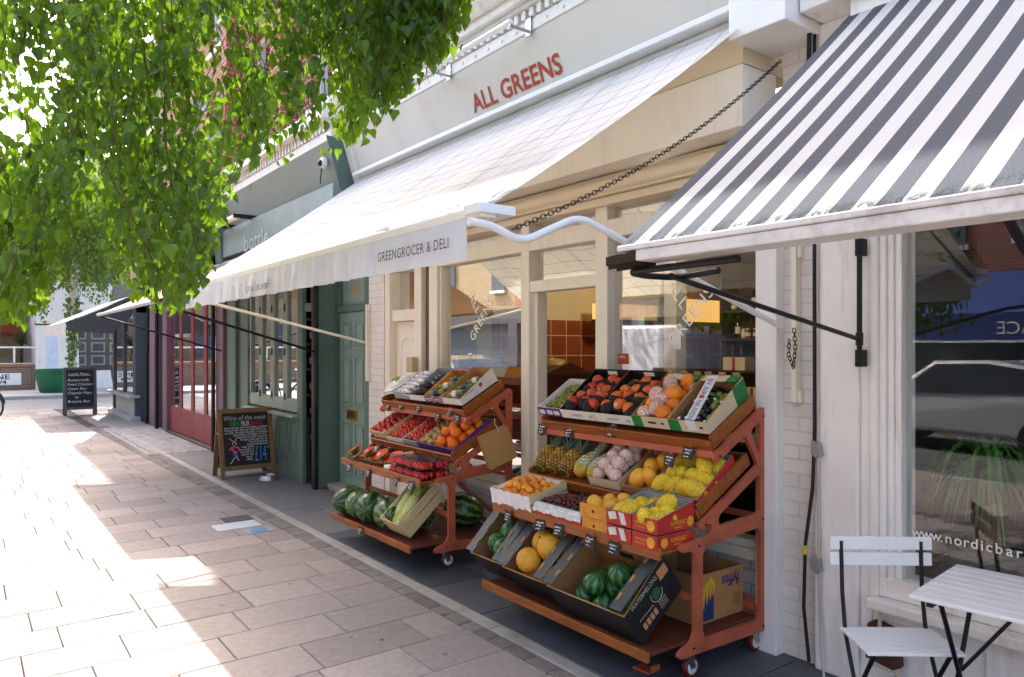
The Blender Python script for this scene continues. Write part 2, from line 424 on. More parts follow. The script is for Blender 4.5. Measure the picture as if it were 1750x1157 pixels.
mb = MB(); mb.box(16.42, 22.3, 2.2, 3.3, -.04, -.003); struct(mb.build('corner_pavement', pm('corner_paving', '#8f8681', .8, .1, 3, .2, dirt=('#57504c', .5)), at=(19, 2.7, -.04)))
mb = MB(); mb.box(22.42, 27.2, -8, 40, -.13, -.012); struct(mb.build('side_road', pm('pale_asphalt', '#7d7a78', .9, .12, 4, .3, 120), at=(25, 2, -.13)))
mb = MB(); mb.box(27.22, 31.2, -8, 40, -.13, .1, 0); struct(mb.build('far_pavement', pm('far_paving', '#a09a94', .85, .08, 2, .15), at=(29, 2, -.13), bev=.01))
mb = MB(); mb.box(-14, 22, -2.66, -2.5, -.13, 0); struct(mb.build('road_kerb', kerb_m, at=(5, -2.6, -.13)))
mb = MB(); mb.box(-40, 60, -11, -8.2, -.13, -.01); struct(mb.build('opposite_pavement', pm('opposite_paving', '#8d8782', .85, .1, 2, .15), at=(5, -9.5, -.13)))
# covers, slabs and litter set in the pavement
def cover(name, u0, u1, v0, v1, m, label, frame=None, grid=None):
    t = T(name, label, 'cover', ((u0+u1)/2, (v0+v1)/2, .002)); mb = MB(); mb.box(u0, u1, v0, v1, -.01, .0035); mb.build('plate', m, t, bev=.001)
    if grid:
        mb = MB(); n, q = grid
        for i in range(n):
            for j in range(q):
                a = u0+(u1-u0)*(i+.2)/n; b = v0+(v1-v0)*(j+.15)/q; mb.box(a, a+(u1-u0)*.6/n, b, b+(v1-v0)*.7/q, .0036, .005)
        mb.build('tread_pattern', frame or m, t)
    return t
cast = pm('cast_iron', '#55534f', .6, .15, 20, .2, metal=.4)
cover('utility_cover', 4.93, 5.12, .62, .84, pm('cover_concrete', '#aaa49c', .8, .08, 8, .2), 'small concrete utility cover with cast marks in the sunlit paving', cast, (2, 6))
cover('tactile_slab', 6.62, 6.86, 1.78, 2.16, pm('pale_replacement_slab', '#b5bac0', .8, .06, 6, .2), 'pale grey replacement slab left of the round blue cover')
cover('metal_cover', 6.9, 7.12, 1.92, 2.18, cast, 'dark square metal cover beside the pale grey slab in the paving', None, (3, 3))
t = T('round_cover', 'round blue water cover in a square frame near the kerb strip', 'cover', (6.45, 2.08, .002))
mb = MB(); mb.box(6.36, 6.54, 1.96, 2.2, -.01, .0035); mb.build('frame', pm('cover_frame', '#8d9092', .7, .1, 9, .1), t)
mb = MB(); mb.lathe([(.075, 0), (.075, .003), (.07, .004)], (6.45, 2.08, .0035), 20); mb.build('lid', pm('blue_cover', '#5b7fa6', .5, .12, 12, .1), t)
cover('drain_grate', 6.05, 6.3, 2.88, 3.2, cast, 'rusty drain grate in the broken concrete by the green door step', rubber, (6, 5))
mb = MB(); mb.ell((3.62, 1.83, .008), (.011, .014, .005), 8, 5); tag(mb.build('paper_scrap', pm('blue_scrap', '#4f7f92', .7), smooth=60), 'tiny blue scrap of litter on the shaded paving', 'litter')
# ---------------------------------------------------------------- greengrocer's shop front
F0 = 3.42
def sash(par, u0, u1, z0, z1, v, frame=white):
    m = MB(); w = .07
    for a in ((u0, u0+w, z0, z1), (u1-w, u1, z0, z1), (u0+w, u1-w, z1-w, z1), (u0+w, u1-w, z0, z0+w), (u0+w, u1-w, (z0+z1)/2-.03, (z0+z1)/2+.03)):
        m.box(a[0], a[1], v-.05, v+.03, a[2], a[3])
    wnd = m.build('sash_window', frame, par, bev=.006)
    m = MB(); m.quad((u0, v, z0), (u1, v, z0), (u1, v, z1), (u0, v, z1)); m.build('pane', mirrorglass, wnd, fix=False)
    m = MB(); m.box(u0-.02, u1+.02, v+.08, v+.09, z0-.1, z1+.1); m.build('blind', pm('window_blind', '#cfc9bd', .8, .05, 4, 0), wnd)
    m = MB(); m.box(u0-.08, u1+.08, v-.18, v-.05, z0-.09, z0-.002); m.build('sill', white, wnd, bev=.01)
def upper(par, u0, u1, v, z0, z1, wins, mat, back=4.5, cop=white):
    """brick wall above the shop with real window openings"""
    m = MB(); cols = sorted({(a, c) for (a, c, _, _) in wins}); us = [u0]
    for a, c in cols: us += [a, c]
    us.append(u1)
    for i in range(0, len(us), 2): m.box(us[i], us[i+1], v, back, z0, z1)
    for a, c in cols:
        z = z0
        for (_, _, q0, q1) in sorted(w for w in wins if w[0] == a): m.box(a, c, v, back, z, q0); z = q1
        m.box(a, c, v, back, z, z1)
    m.build('upper_wall', mat, par)
    for w in wins: sash(par, *w, v+.14)
    m = MB(); m.box(u0, u1, v-.12, back, z1, z1+.18); m.box(u0, u1, v-.06, v-.001, z1-.12, z1-.002); m.build('parapet', cop, par, bev=.01)
g = T('greengrocer_shop', 'cream greengrocer shop with terracotta sign lettering and wide open front', 'shop', (4.5, F0, 0))
mb = MB(); mb.box(2.012, 2.21, 3.44, 3.9, 0, 3.2); mb.box(6.70, 7.04, 3.415, 3.9, 0, 3.2); mb.build('brick_pier', wbrick, g)
mb = MB(); mb.box(2.205, 2.33, 3.37, 3.6, 0, 2.72); mb.build('pilaster', alu, g, bev=.004)
mb = MB(); mb.box(2.33, 3.53, 3.47, 3.62, .0, .44); mb.box(4.45, 5.86, 3.47, 3.62, .0, .44); mb.build('stall_riser', brick('glazed_white_brick', '#ded9d2', '#d3cdc5', '#a9a298', .225, .075, .006, painted=True, rough=.35), g)
mb = MB(); mb.box(2.33, 3.53, 3.42, 3.66, .44, .50); mb.box(4.47, 5.86, 3.42, 3.66, .44, .50); mb.build('sill', cream, g, bev=.008)
mb = MB()
V0, V1 = 3.45, 3.57
for (a, b) in ((3.53, 3.645), (4.375, 4.475)): mb.box(a, b, V0, V1, .02 if a > 4 else .02, 2.72)
mb.box(5.72, 5.87, V0, V1, .5, 2.72); mb.box(2.33, 2.37, V0, V1, .5, 2.72)
for (a, b) in ((2.37, 3.53), (3.645, 4.375), (4.475, 5.72)): mb.box(a, b, V0+.004, V1, 2.335, 2.455)
mb.box(3.645, 4.375, V0+.006, V1, 2.02, 2.105)
for (a, b) in ((2.37, 3.53), (4.475, 5.72)): mb.box(a, b, V0+.01, V1-.01, .50, .545)
for a in (5.695, 4.475): mb.box(a, a+.025, V0+.03, V1-.02, .545, 2.335)
mb.box(4.335, 4.375, V0+.05, V1+.03, .02, 2.02); mb.box(3.645, 3.675, V0+.05, V1+.03, .02, 2.02)
mb.build('window_frame', cream, g, bev=.006)
GV = 3.525
def pane(par, u0, u1, z0, z1, v=GV, m=shopglass):
    q = MB(); q.quad((u0, v, z0), (u1, v, z0), (u1, v, z1), (u0, v, z1)); return q.build('window_pane', m, par, fix=False)
wr = pane(g, 2.37, 3.53, .545, 2.335); wl_ = pane(g, 4.5, 5.695, .545, 2.335)
for (a, b, c, d) in ((2.37, 3.53, 2.455, 2.72), (3.645, 4.375, 2.455, 2.72), (4.475, 5.72, 2.455, 2.72), (3.675, 4.335, 2.105, 2.335)): pane(g, a, b, c, d)
def logo(par, u, z, s):
    a1 = math.radians(-52); a2 = math.radians(47); v = GV-.004
    txt('ALL', .115*s, (u, v, z), inkw, par, (-math.cos(a1), 0, math.sin(a1)), (math.sin(a1)*1, 0, math.cos(a1)), space=1.15)
    txt('GREENS', .115*s, (u-.07*s, v, z-.39*s), inkw, par, (-math.cos(a2), 0, math.sin(a2)), (math.sin(a2), 0, math.cos(a2)), space=1.12)
logo(wl_, 5.31, 2.04, 1.0); logo(wr, 3.08, 1.99, 1.0)
mb = MB(); mb.quad((3.50, GV-.003, 1.49), (3.405, GV-.003, 1.49), (3.405, GV-.003, 1.56), (3.50, GV-.003, 1.56)); st = mb.build('window_sticker', pm('red_sticker', '#c2402f', .5), wr, fix=False)
txt('OPEN', .022, (3.49, GV-.006, 1.53), inkw, st, width=.06)
mb = MB(); mb.quad((3.03, GV-.003, 1.59), (2.96, GV-.003, 1.59), (2.96, GV-.003, 1.71), (3.03, GV-.003, 1.71)); mb.build('paper_notice', pm('paper_white', '#dcdcda', .7), wr, fix=False)
mb = MB(); mb.quad((5.64, GV+.01, 1.4), (5.5, GV+.01, 1.4), (5.5, GV+.01, 1.53), (5.64, GV+.01, 1.53)); mb.build('paper_notice', MC['paper_white'], wl_, fix=False)
# side door with arched panel and a light over it
mb = MB(); mb.box(6.60, 6.70, 3.425, 3.62, 0, 2.72); mb.box(5.97, 6.10, 3.425, 3.62, 0, 2.72); mb.box(6.10, 6.60, 3.45, 3.6, 1.86, 1.97); mb.box(6.10, 6.60, 3.45, 3.6, 2.36, 2.46); mb.build('door_frame', cream, g, bev=.006)
mb = MB(); mb.box(6.105, 6.595, 3.50, 3.55, .06, 1.855); dr = mb.build('door', pm('door_paint', '#e9dfd1', .45, .03, 3, .03), g, bev=.004)
mb = MB()
for (a, b, c, d) in ((6.2, 6.5, 1.05, 1.7), (6.2, 6.5, .25, .9)):
    arc = [(a+.02, c), (b-.02, c)]+[((a+b)/2+(b-a)/2*math.cos(math.pi*k/10)*.93, d-.12+.12*math.sin(math.pi*k/10)) for k in range(11)]
    for i in range(len(arc)):
        p, q = arc[i], arc[(i+1) % len(arc)]; mb.tube([(p[0], 3.497, p[1]), (q[0], 3.497, q[1])], .009, 6)
mb.build('moulded_panel', MC['door_paint'], dr, smooth=50)
pane(g, 6.105, 6.595, 1.975, 2.355, 3.54, mirrorglass)
mb = MB(); mb.box(5.88, 5.955, 3.47, 3.62, 0, 2.7); mb.build('gap_strip', pm('brown_recess', '#5f5143', .8), g)  # solid brown strip standing for the dark gap beside the door frame
mb = MB(); mb.box(6.02, 6.14, 3.36, 3.425, 1.37, 1.51); tag(mb.build('meter_box', pm('beige_plastic', '#b8a886', .5, .04, 4, .03), bev=.008), 'beige meter box on the frame of the cream side door', 'meter box')
# head box, shutter box, fascia and cornice
mb = MB()
mb.box(2.33, 5.96, 3.36, 3.62, 2.60, 2.72); mb.box(2.33, 5.96, 3.40, 3.62, 2.545, 2.595); mb.tube([(2.33, 3.37, 2.66), (5.96, 3.37, 2.66)], .05, 12)
mb.build('shutter_head', pm('beige_head', '#dccdb2', .5, .05, 3, .05), g, smooth=40)
mb = MB(); mb.box(2.29, 6.9, 3.2, 3.5, 2.74, 3.06); mb.build('shutter_box', cream, g, bev=.004)
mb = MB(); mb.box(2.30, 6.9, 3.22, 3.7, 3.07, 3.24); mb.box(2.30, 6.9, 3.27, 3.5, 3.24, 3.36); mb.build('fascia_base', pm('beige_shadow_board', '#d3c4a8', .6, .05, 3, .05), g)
mb = MB(); mb.prism([(2.32, 3.27, 3.375), (2.32, 3.13, 3.772), (2.32, 3.6, 3.772), (2.32, 3.6, 3.375)], (4.58, 0, 0)); fs = mb.build('fascia', cream2, g)
mb = MB(); mb.box(2.32, 6.9, 3.16, 3.34, 3.335, 3.372); mb.build('fascia_lip', alu, g, bev=.006)
t_ = math.atan(-.14/.397); txt('ALL GREENS', .19, (4.80, 3.237, 3.455), inkred, fs, (-1, 0, 0), (0, math.sin(t_), math.cos(t_)), width=1.07, bold=.004)
mb = MB(); mb.box(1.98, 2.30, 3.1, 3.5, 3.15, 4.6); mb.build('console_bracket', alu, g, bev=.006)
mb = MB(); mb.prism([(6.9, 3.24, 3.3), (6.9, 3.07, 3.85), (6.9, 3.5, 3.85), (6.9, 3.5, 3.2)], (.13, 0, 0)); mb.build('console_bracket', cream2, g, bev=.006)
mb = MB()
mb.box(2.32, 7.03, 3.12, 3.6, 3.775, 3.86); mb.box(2.32, 7.03, 3.16, 3.6, 3.86, 3.93); mb.box(2.32, 7.03, 3.08, 3.6, 3.93, 3.965)
mb.box(2.32, 7.03, 3.04, 3.6, 3.965, 4.03); mb.prism([(2.32, 3.0, 4.031), (2.32, 2.95, 4.10), (2.32, 3.6, 4.14), (2.32, 3.6, 4.03)], (4.71, 0, 0))
mb.build('cornice', white, g, bev=.005)
mb = MB(); u = 2.36
while u < 7.0: mb.box(u, u+.042, 3.10, 3.159, 3.865, 3.925); u += .085
mb.build('dentils', white, g)
mb = MB(); u = 2.4; i = 0
while u < 7.0: mb.lathe([(.012, 0), (.012, .006), (.006, .009)], (u, 3.119, 3.815), 10, (0, -1, 0)); u += .17
mb.build('rosettes', white, g)
upper(g, 2.0, 7.05, 3.5, 4.1, 8.1, [(2.5, 3.5, 4.3, 6.0), (4.0, 5.0, 4.3, 6.0), (5.7, 6.6, 4.3, 6.0), (2.5, 3.5, 6.5, 7.7), (4.0, 5.0, 6.5, 7.7), (5.7, 6.6, 6.5, 7.7)], rbrick)
# linear sign lamp on its brackets
t = T('sign_lamp', 'long white tubular lamp mounted over the terracotta shop lettering', 'lamp', (4.6, 3.0, 3.8))
mb = MB(); mb.tube([(5.42, 2.96, 3.80), (3.95, 2.96, 3.80)], .021, 12); mb.build('lamp_tube', alu, t, smooth=40)
for u in (3.95, 4.98):
    mb = MB(); mb.box(u-.008, u+.008, 2.95, 3.12, 3.765, 3.78); mb.box(u-.03, u+.03, 3.108, 3.119, 3.74, 3.86); mb.build('bracket', steel, t)
# interior
iwall = pm('interior_cream_wall', '#b3a27a', .7, .05, 2, .03)
tile = brick('brown_wall_tile', '#83401f', '#74361a', '#c7a877', .25, .25, .006, 0, .3, .3)
mb = MB(); mb.box(2.05, 7.0, 3.62, 10.2, -.05, .01); mb.build('interior_floor', pm('shop_floor', '#6c6058', .5, .1, 3, .05), g)
mb = MB(); mb.box(2.05, 7.0, 3.62, 10.2, 2.9, 3.0); mb.build('interior_ceiling', pm('ceiling_cream', '#8d826a', .8, .03, 2), g)
mb = MB(); mb.box(6.9, 7.0, 3.62, 10.2, 1.94, 2.9); mb.box(2.05, 6.9, 10.1, 10.2, 0, 2.9); mb.box(2.05, 2.15, 3.62, 10.1, 0, 2.9); mb.box(6.9, 7.0, 3.62, 4.9, 0, 1.94); mb.build('interior_wall', iwall, g)
mb = MB(); mb.box(6.89, 7.0, 4.9, 10.1, 0, 1.94); mb.build('tiled_wall', tile, g)
t = T('light_box', 'warm glowing pelmet light along the tiled wall inside the greengrocer', 'light', (6.5, 7.5, 1.92))
mb = MB(); mb.box(6.45, 6.6, 6.2, 7.2, 1.95, 2.14); mb.box(6.3, 6.45, 7.3, 8.7, 1.95, 2.24); mb.build('glowing_panel', emit('warm_light', '#f2b866', .19), t)
mb = MB(); mb.box(6.42, 6.62, 6.2, 8.75, 1.90, 1.945); mb.box(6.28, 6.44, 7.22, 7.29, 1.92, 2.25); mb.box(6.28, 6.44, 8.71, 8.76, 1.92, 2.25); mb.build('frame', darkwood, t)
t = T('added_fill_lamp', 'unseen warm lamp added inside the greengrocer to brighten the room', 'lamp', (5.2, 5.8, 2.75))  # added lamp, unseen from the street, brightens the shop interior
mb = MB(); mb.lathe([(.01, .12), (.012, .04), (.12, 0), (.13, -.06), (.12, -.06), (.11, -.01)], (5.2, 5.8, 2.78), 18); mb.build('lamp_shade', black, t, smooth=40)
pl = bpy.data.lights.new('added_fill_lamp', 'POINT'); pl.energy = 16; pl.color = (1, .86, .66); pl.shadow_soft_size = .1; po = bpy.data.objects.new('fill_point', pl); COL.objects.link(po); po.parent = t; po.location = (0, 0, -.12)
mb = MB(); mb.box(5.62, 5.8, 6.6, 6.78, 0, 2.9); mb.build('interior_column', pm('grey_column', '#8d877c', .6), g)
t = T('wall_mirror', 'arched dark framed mirror on the wall inside left shop window', 'mirror', (6.86, 4.3, 1.1))
def archp(c, w, z0, z1, n=12): return [(c-w, z0), (c+w, z0)]+[(c+w*math.cos(math.pi*k/n), z1-w+w*math.sin(math.pi*k/n)) for k in range(n+1)]
mb = MB(); mb.prism([(6.85, a, b) for a, b in archp(4.42, .24, 1.2, 1.82)], (.045, 0, 0)); mb.build('frame', darkwood, t)
mb = MB(); mb.prism([(6.84, a, b) for a, b in archp(4.42, .19, 1.25, 1.77)], (.008, 0, 0)); mb.build('mirror_face', pm('mirror', '#b9b6a8', .08, .02, 2, 0, metal=1), t)
t = T('window_shelf', 'dark wooden shelf unit standing behind the right shop window', 'shelves', (2.95, 3.85, 0))
mb = MB()
for z in (.5, .78, 1.02): mb.box(2.42, 3.48, 3.68, 4.02, z, z+.02)
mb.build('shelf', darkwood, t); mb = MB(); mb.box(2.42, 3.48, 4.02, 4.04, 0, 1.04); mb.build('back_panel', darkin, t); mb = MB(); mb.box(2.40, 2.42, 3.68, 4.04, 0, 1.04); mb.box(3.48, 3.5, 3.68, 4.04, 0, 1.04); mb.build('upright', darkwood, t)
# indoor counter with wrapped loaves, shelving with jars and bottles
t = T('display_counter', 'red brown wooden counter with gabled end inside the greengrocer', 'counter', (6, 4.7, 0))
mb = MB(); mb.box(5.36, 6.8, 4.45, 4.95, 1.30, 1.345); mb.box(5.36, 6.8, 4.5, 4.95, .9, .93); mb.box(5.36, 6.8, 4.42, 4.95, .5, .53); mb.build('shelf', rwood2, t, bev=.003)
mb = MB(); mb.prism([(5.3, 4.4, 0), (5.3, 4.4, 1.36), (5.3, 4.68, 1.46), (5.3, 4.96, 1.36), (5.3, 4.96, 0)], (.05, 0, 0)); mb.box(5.27, 5.3, 4.38, 4.98, 1.33, 1.365); mb.build('end_panel', rwood2, t)
mb = MB(); mb.box(5.36, 6.8, 4.93, 4.95, 0, 1.3); mb.build('back_panel', darkwood, t)
paper = pm('brown_paper', '#a9814f', .8, .1, 9, .3, 25)
def crumple(c, r, seed, sub=10):
    q = random.Random(seed); ph = [q.uniform(0, 6) for _ in range(4)]
    m = MB(); m.ell(c, r, 14, 9, f=lambda a, p: 1+.13*math.sin(3*a+ph[0]+2*p)+.1*math.sin(7*a+ph[1]-3*p)+.07*math.sin(9*p+ph[2])); return m
for k in range(5):
    u = 6.6-.27*k
    o = crumple((u, 4.66+.03*(k % 2), 1.415), (.125, .17, .075), k).build('wrapped_loaf', paper, smooth=30)
    tag(o, ['leftmost paper wrapped loaf on the counter inside the shop', 'second paper wrapped loaf from the left on the counter', 'middle paper wrapped loaf on the counter inside', 'fourth paper wrapped loaf from left on the counter', 'rightmost paper wrapped loaf on the counter by the gabled end'][k], 'bread', 'paper wrapped loaves on the indoor counter')
t = T('shelving_unit', 'dark wooden shelving unit full of jars at the back of the shop', 'shelves', (5.2, 8.2, 0))
SH = (.55, .95, 1.32, 1.72, 2.08)
mb = MB()
for z in SH: mb.box(4.2, 6.0, 7.9, 8.3, z-.03, z)
mb.build('shelf', darkwood, t)
mb = MB()
for u in (4.2, 5.1, 5.97): mb.box(u, u+.03, 7.9, 8.3, 0, 2.5)
mb.build('upright', darkwood, t); mb = MB(); mb.box(4.2, 6.0, 8.28, 8.31, 0, 2.5); mb.build('back_panel', pm('shelf_back', '#3d2620', .7), t)
jm = [pm('jar_'+n, c, .25, .1, 9, 0) for n, c in (('amber', '#9a5a22'), ('red', '#8f2a22'), ('honey', '#c08a34'), ('green', '#5a6b38'), ('cream', '#cdbf9d'), ('dark', '#2c2320'))]
lidm = pm('jar_lid', '#c9b27a', .35, .1, 9, 0, metal=.6); labm = pm('jar_label', '#d6cfbe', .7)
jr = random.Random(11)
def jarmesh(k):
    m = MB(); m.lathe([(.036, 0), (.038, .01), (.038, .09), (.03, .1), (.03, .105)], n=12); m.lathe([(.033, .105), (.033, .125), (.001, .126)], n=12, mi=1); m.lathe([(.0386, .025), (.0386, .07)], n=12, mi=2)
    return m.mesh('jar', [jm[k], lidm, labm], smooth=40)
JM = [jarmesh(k) for k in range(6)]
def botmesh(c):
    m = MB(); m.lathe([(.036, 0), (.037, .01), (.037, .19), (.028, .22), (.014, .25), (.013, .3), (.015, .302), (.015, .31)], n=12); m.lathe([(.0376, .06), (.0376, .15)], n=12, mi=1); m.lathe([(.0155, .262), (.0158, .312), (.001, .313)], n=10, mi=2)
    return m.mesh('bottle', [c, labm, pm('foil_cap', '#5a1b20', .35, .1, 9, 0, metal=.4)], smooth=40)
BM = [botmesh(pm('bottle_green_glass', '#141d12', .12, .1, 9, 0)), botmesh(pm('bottle_brown_glass', '#1e120b', .12, .1, 9, 0))]
def inst(name, me, at, label, cat, group=None, rot=(0, 0, 0), s=1):
    o = bpy.data.objects.new(name, me); COL.objects.link(o); o.location = P(at); o.rotation_euler = rot
    o.scale = (s, s, s) if not isinstance(s, tuple) else s
    return tag(o, label, cat, group)
for z in SH[1:]:
    u = 4.3
    while u < 5.9:
        if abs(u-5.1) > .06:
            b = jr.random() < .35
            inst('bottle' if b else 'jar', jr.choice(BM if b else JM), (u, 7.96+jr.uniform(0, .06), z), 'glass bottle standing on the dark indoor shelving' if b else 'small lidded jar standing on the dark indoor shelving', 'bottle' if b else 'jar', 'bottles on the indoor shelving' if b else 'jars on the indoor shelving')
        u += jr.uniform(.085, .15)
for k, (u, z) in enumerate(((5.62, 1.319), (5.36, .949))):
    t = T('gift_hamper', ('stacked cream gift box on the upper indoor shelf', 'cream gift box with red bow on the lower indoor shelf')[k], 'box', (u, 7.8, z))
    mb = MB(); mb.box(u-.16, u+.16, 7.68, 7.88, z, z+.16); mb.build('carton', pm('gift_card', '#c9b58c', .7), t)
    mb = MB(); mb.box(u-.02, u+.02, 7.672, 7.679, z, z+.16); mb.build('ribbon', pm('red_ribbon', '#a32525', .5), t)
mb = MB(); mb.box(4.15, 6.0, 7.62, 7.9, 1.29, 1.318); mb.box(4.15, 6.0, 7.62, 7.9, .92, .948)
mb.build('deep_shelf', darkwood, bpy.data.objects['shelving_unit'])
# ---------------------------------------------------------------- bottle shop
b = T('bottle_shop', 'sage green bottle shop with folding windows and grey green sign board', 'shop', (9.2, 3.3, 0))
D0 = 3.42
mb = MB(); mb.box(7.045, 7.17, D0, 3.7, 0, 3.25); mb.box(7.93, 8.06, D0-.02, 3.7, 0, 3.25); mb.box(7.17, 7.93, D0+.02, 3.65, 2.0, 2.07); mb.box(7.17, 7.93, D0+.02, 3.65, 2.62, 3.25)
mb.box(8.06, 8.12, D0-.08, 3.7, 0, 3.25); mb.build('door_frame', green, b, bev=.01)
mb = MB(); mb.box(7.12, 8.05, D0-.1, 3.65, -.02, .055); mb.build('door_step', kerb_m, b, bev=.012)
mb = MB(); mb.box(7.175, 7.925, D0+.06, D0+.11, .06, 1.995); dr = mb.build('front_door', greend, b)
mb = MB()
def frame4(m, u0, u1, z0, z1, v, w=.022, d=.014):
    for (a, b_, c, e) in ((u0, u1, z0, z0+w), (u0, u1, z1-w, z1), (u0, u0+w, z0+w, z1-w), (u1-w, u1, z0+w, z1-w)): m.box(a, b_, v-d, v, c, e)
for (a, c) in ((7.25, 7.51), (7.59, 7.85)):
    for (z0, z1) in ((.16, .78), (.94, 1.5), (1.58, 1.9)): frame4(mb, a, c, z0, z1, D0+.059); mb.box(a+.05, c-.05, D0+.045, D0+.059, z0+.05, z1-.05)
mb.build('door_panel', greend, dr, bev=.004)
mb = MB(); mb.box(7.46, 7.7, D0+.04, D0+.058, .8, .9); lb = mb.build('letterbox', brass, dr, bev=.003)
mb = MB(); mb.box(7.5, 7.66, D0+.034, D0+.0395, .83, .87); mb.build('flap', pm('brass_dark', '#7c5b22', .35, .1, 9, 0, metal=1), lb)
mb = MB(); mb.lathe([(.016, 0), (.016, .01), (.008, .012)], (7.86, D0+.058, 1.28), 12, (0, -1, 0)); mb.build('door_lock', brass, dr)
mb = MB(); mb.box(7.985, 8.015, D0-.035, D0-.021, 1.3, 1.4); mb.build('door_bell', alu, b, bev=.004)
mb = MB(); mb.box(7.172, 7.928, D0+.1, D0+.12, 2.075, 2.615); fl = mb.build('fanlight', green2, b)
txt('59A', .15, (7.68, D0+.096, 2.2), gold, fl)
# shop front stands forward of the side door
B0 = 3.2
mb = MB(); mb.box(7.90, 7.985, B0-.04, B0+.012, 0, 2.95); mb.build('dark_post', black, b, bev=.006); mb = MB(); mb.box(7.915, 7.985, B0+.014, 3.42, 0, 3.2); mb.build('side_return', green, b)
mb = MB(); mb.box(8.32, 8.47, B0-.02, B0+.04, 0, 2.9); mb.box(7.987, 8.34, B0+.01, 3.3, 2.02, 2.12); mb.box(7.987, 8.34, B0+.01, 3.3, 2.8, 2.9)
mb.box(10.35, 10.62, B0-.02, 3.4, 0, 2.9); mb.box(10.62, 10.9, B0+.02, 3.4, 0, 2.9); mb.box(10.9, 11.35, B0-.03, 3.4, 0, 2.9)
mb.box(8.47, 10.35, B0+.03, 3.3, 2.72, 2.9)
mb.build('shop_frame', green, b, bev=.012)
mb = MB(); mb.box(8.47, 10.35, B0+.02, 3.34, 0, .76); rs = mb.build('stall_riser', green, b)
mb = MB(); mb.box(8.45, 10.36, B0-.09, 3.3, .765, .80); mb.build('sill', green2, b, bev=.008)
mb = MB()
for k in range(5):
    a = 8.53+k*.365; frame4(mb, a, a+.31, .3, .68, B0+.02, .03, .016); mb.box(a+.06, a+.25, B0+.008, B0+.02, .36, .62)
    frame4(mb, a, a+.31, .08, .25, B0+.02, .02, .012)
mb.build('riser_panel', green, rs, bev=.004)
for k in range(4):
    a = 8.475+k*.468; mb = MB()
    for (p, q, z0, z1) in ((a, a+.07, .82, 2.7), (a+.39, a+.46, .82, 2.7), (a+.07, a+.39, .82, .98), (a+.07, a+.39, 2.6, 2.7)): mb.box(p, q, B0, B0+.05, z0, z1)
    fw = mb.build('folding_window', green2, b, bev=.006)
    mb = MB()
    for z in (.95, 1.5, 2.05, 2.5): mb.box(a+.452, a+.474, B0-.012, B0-.001, z, z+.09)
    mb.build('hinge', iron, fw)
    pane(fw, a+.07, a+.39, .98, 2.6, B0+.03, mirrorglass)
pane(b, 7.99, 8.31, 2.125, 2.795, B0+.06, mirrorglass)
txt('59', .16, (8.2, B0+.05, 2.4), gold, b)
# ochre trellis stuck inside the folding windows
mb = MB(); rr = random.Random(4)
for (u0, u1) in ((8.56, 8.87), (9.95, 10.3)):
    for k in range(9):
        z = .95+k*.2; mb.tube([(u0, B0+.12, z), (u1, B0+.12, z+.2)], .007, 5); mb.tube([(u1, B0+.13, z), (u0, B0+.13, z+.2)], .007, 5)
mb.build('window_trellis', pm('ochre_trellis', '#c9a96a', .6), b)
mb = MB(); mb.prism([(7.05, 3.13, 3.30), (7.05, 3.0, 3.728), (7.05, 3.5, 3.728), (7.05, 3.5, 3.30)], (3.95, 0, 0)); mb.build('fascia', greyg, b)
mb = MB(); mb.box(7.05, 11.3, 3.0, 3.5, 3.73, 3.83); mb.box(7.05, 11.3, 2.9, 3.5, 3.93, 4.06); mb.build('cornice', white, b, bev=.008)
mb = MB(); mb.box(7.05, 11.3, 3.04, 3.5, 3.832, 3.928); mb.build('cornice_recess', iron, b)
mb = MB(); u = 7.08
while u < 11.2: mb.box(u, u+.05, 2.98, 3.04, 3.832, 3.928); u += .1
mb.build('dentils', white, b)
mb = MB(); mb.box(7.05, 11.0, 3.02, 3.4, 2.9, 3.28); mb.build('awning_box', pm('pale_teal_board', '#7f8f8a', .5), b)
mb = MB(); mb.prism([(10.98, 3.0, 2.85), (10.98, 2.9, 3.75), (10.98, 3.4, 3.75), (10.98, 3.4, 2.6)], (.3, 0, 0)); mb.prism([(7.035, 3.09, 3.25), (7.035, 2.94, 3.75), (7.035, 3.4, 3.75), (7.035, 3.4, 3.0)], (.012, 0, 0)); mb.build('console_bracket', green, b, bev=.01)
txt('bottle', .32, (9.95, 3.012, 2.88), pm('grey_white_lettering', '#b9c0bd', .5), b, width=.95)
mb = MB(); mb.box(7.06, 11.3, 3.6, 3.7, 2.55, 3.3); mb.box(8.05, 8.1, 3.4, 7, 0, 3); mb.box(7.0, 7.05, 3.9, 7, 0, 3); mb.box(7.05, 11.3, 6.9, 7, 0, 3); mb.box(11.2, 11.3, 3.4, 7, 0, 3); mb.box(8.1, 11.2, 3.42, 7, 2.95, 3.0); mb.build('interior_wall', pm('bottle_shop_wall', '#5d564b', .8, .1, 2), b)
mb = MB(); mb.box(7.87, 11.2, 3.25, 7, -.06, .02); mb.build('interior_floor', wood('shop_boards', '#5c4632', .3, .6, (1.2, 9, 9)), b)
t = T('bottle_rack', 'dark shelving stacked with wine bottles inside green shop doorway', 'shelves', (9.3, 3.9, 0))
mb = MB(); BZ = (.35, .68, 1.0, 1.33, 1.66, 1.98)
for z in BZ: mb.box(9.1, 9.42, 3.46, 4.7, z-.03, z)
mb.build('shelf', pm('pale_shelf', '#8b7d6a', .6), t); mb = MB(); mb.box(9.42, 9.45, 3.46, 4.7, 0, 2.4); mb.box(9.1, 9.42, 3.43, 3.46, 0, 2.4); mb.build('back_panel', darkin, t)
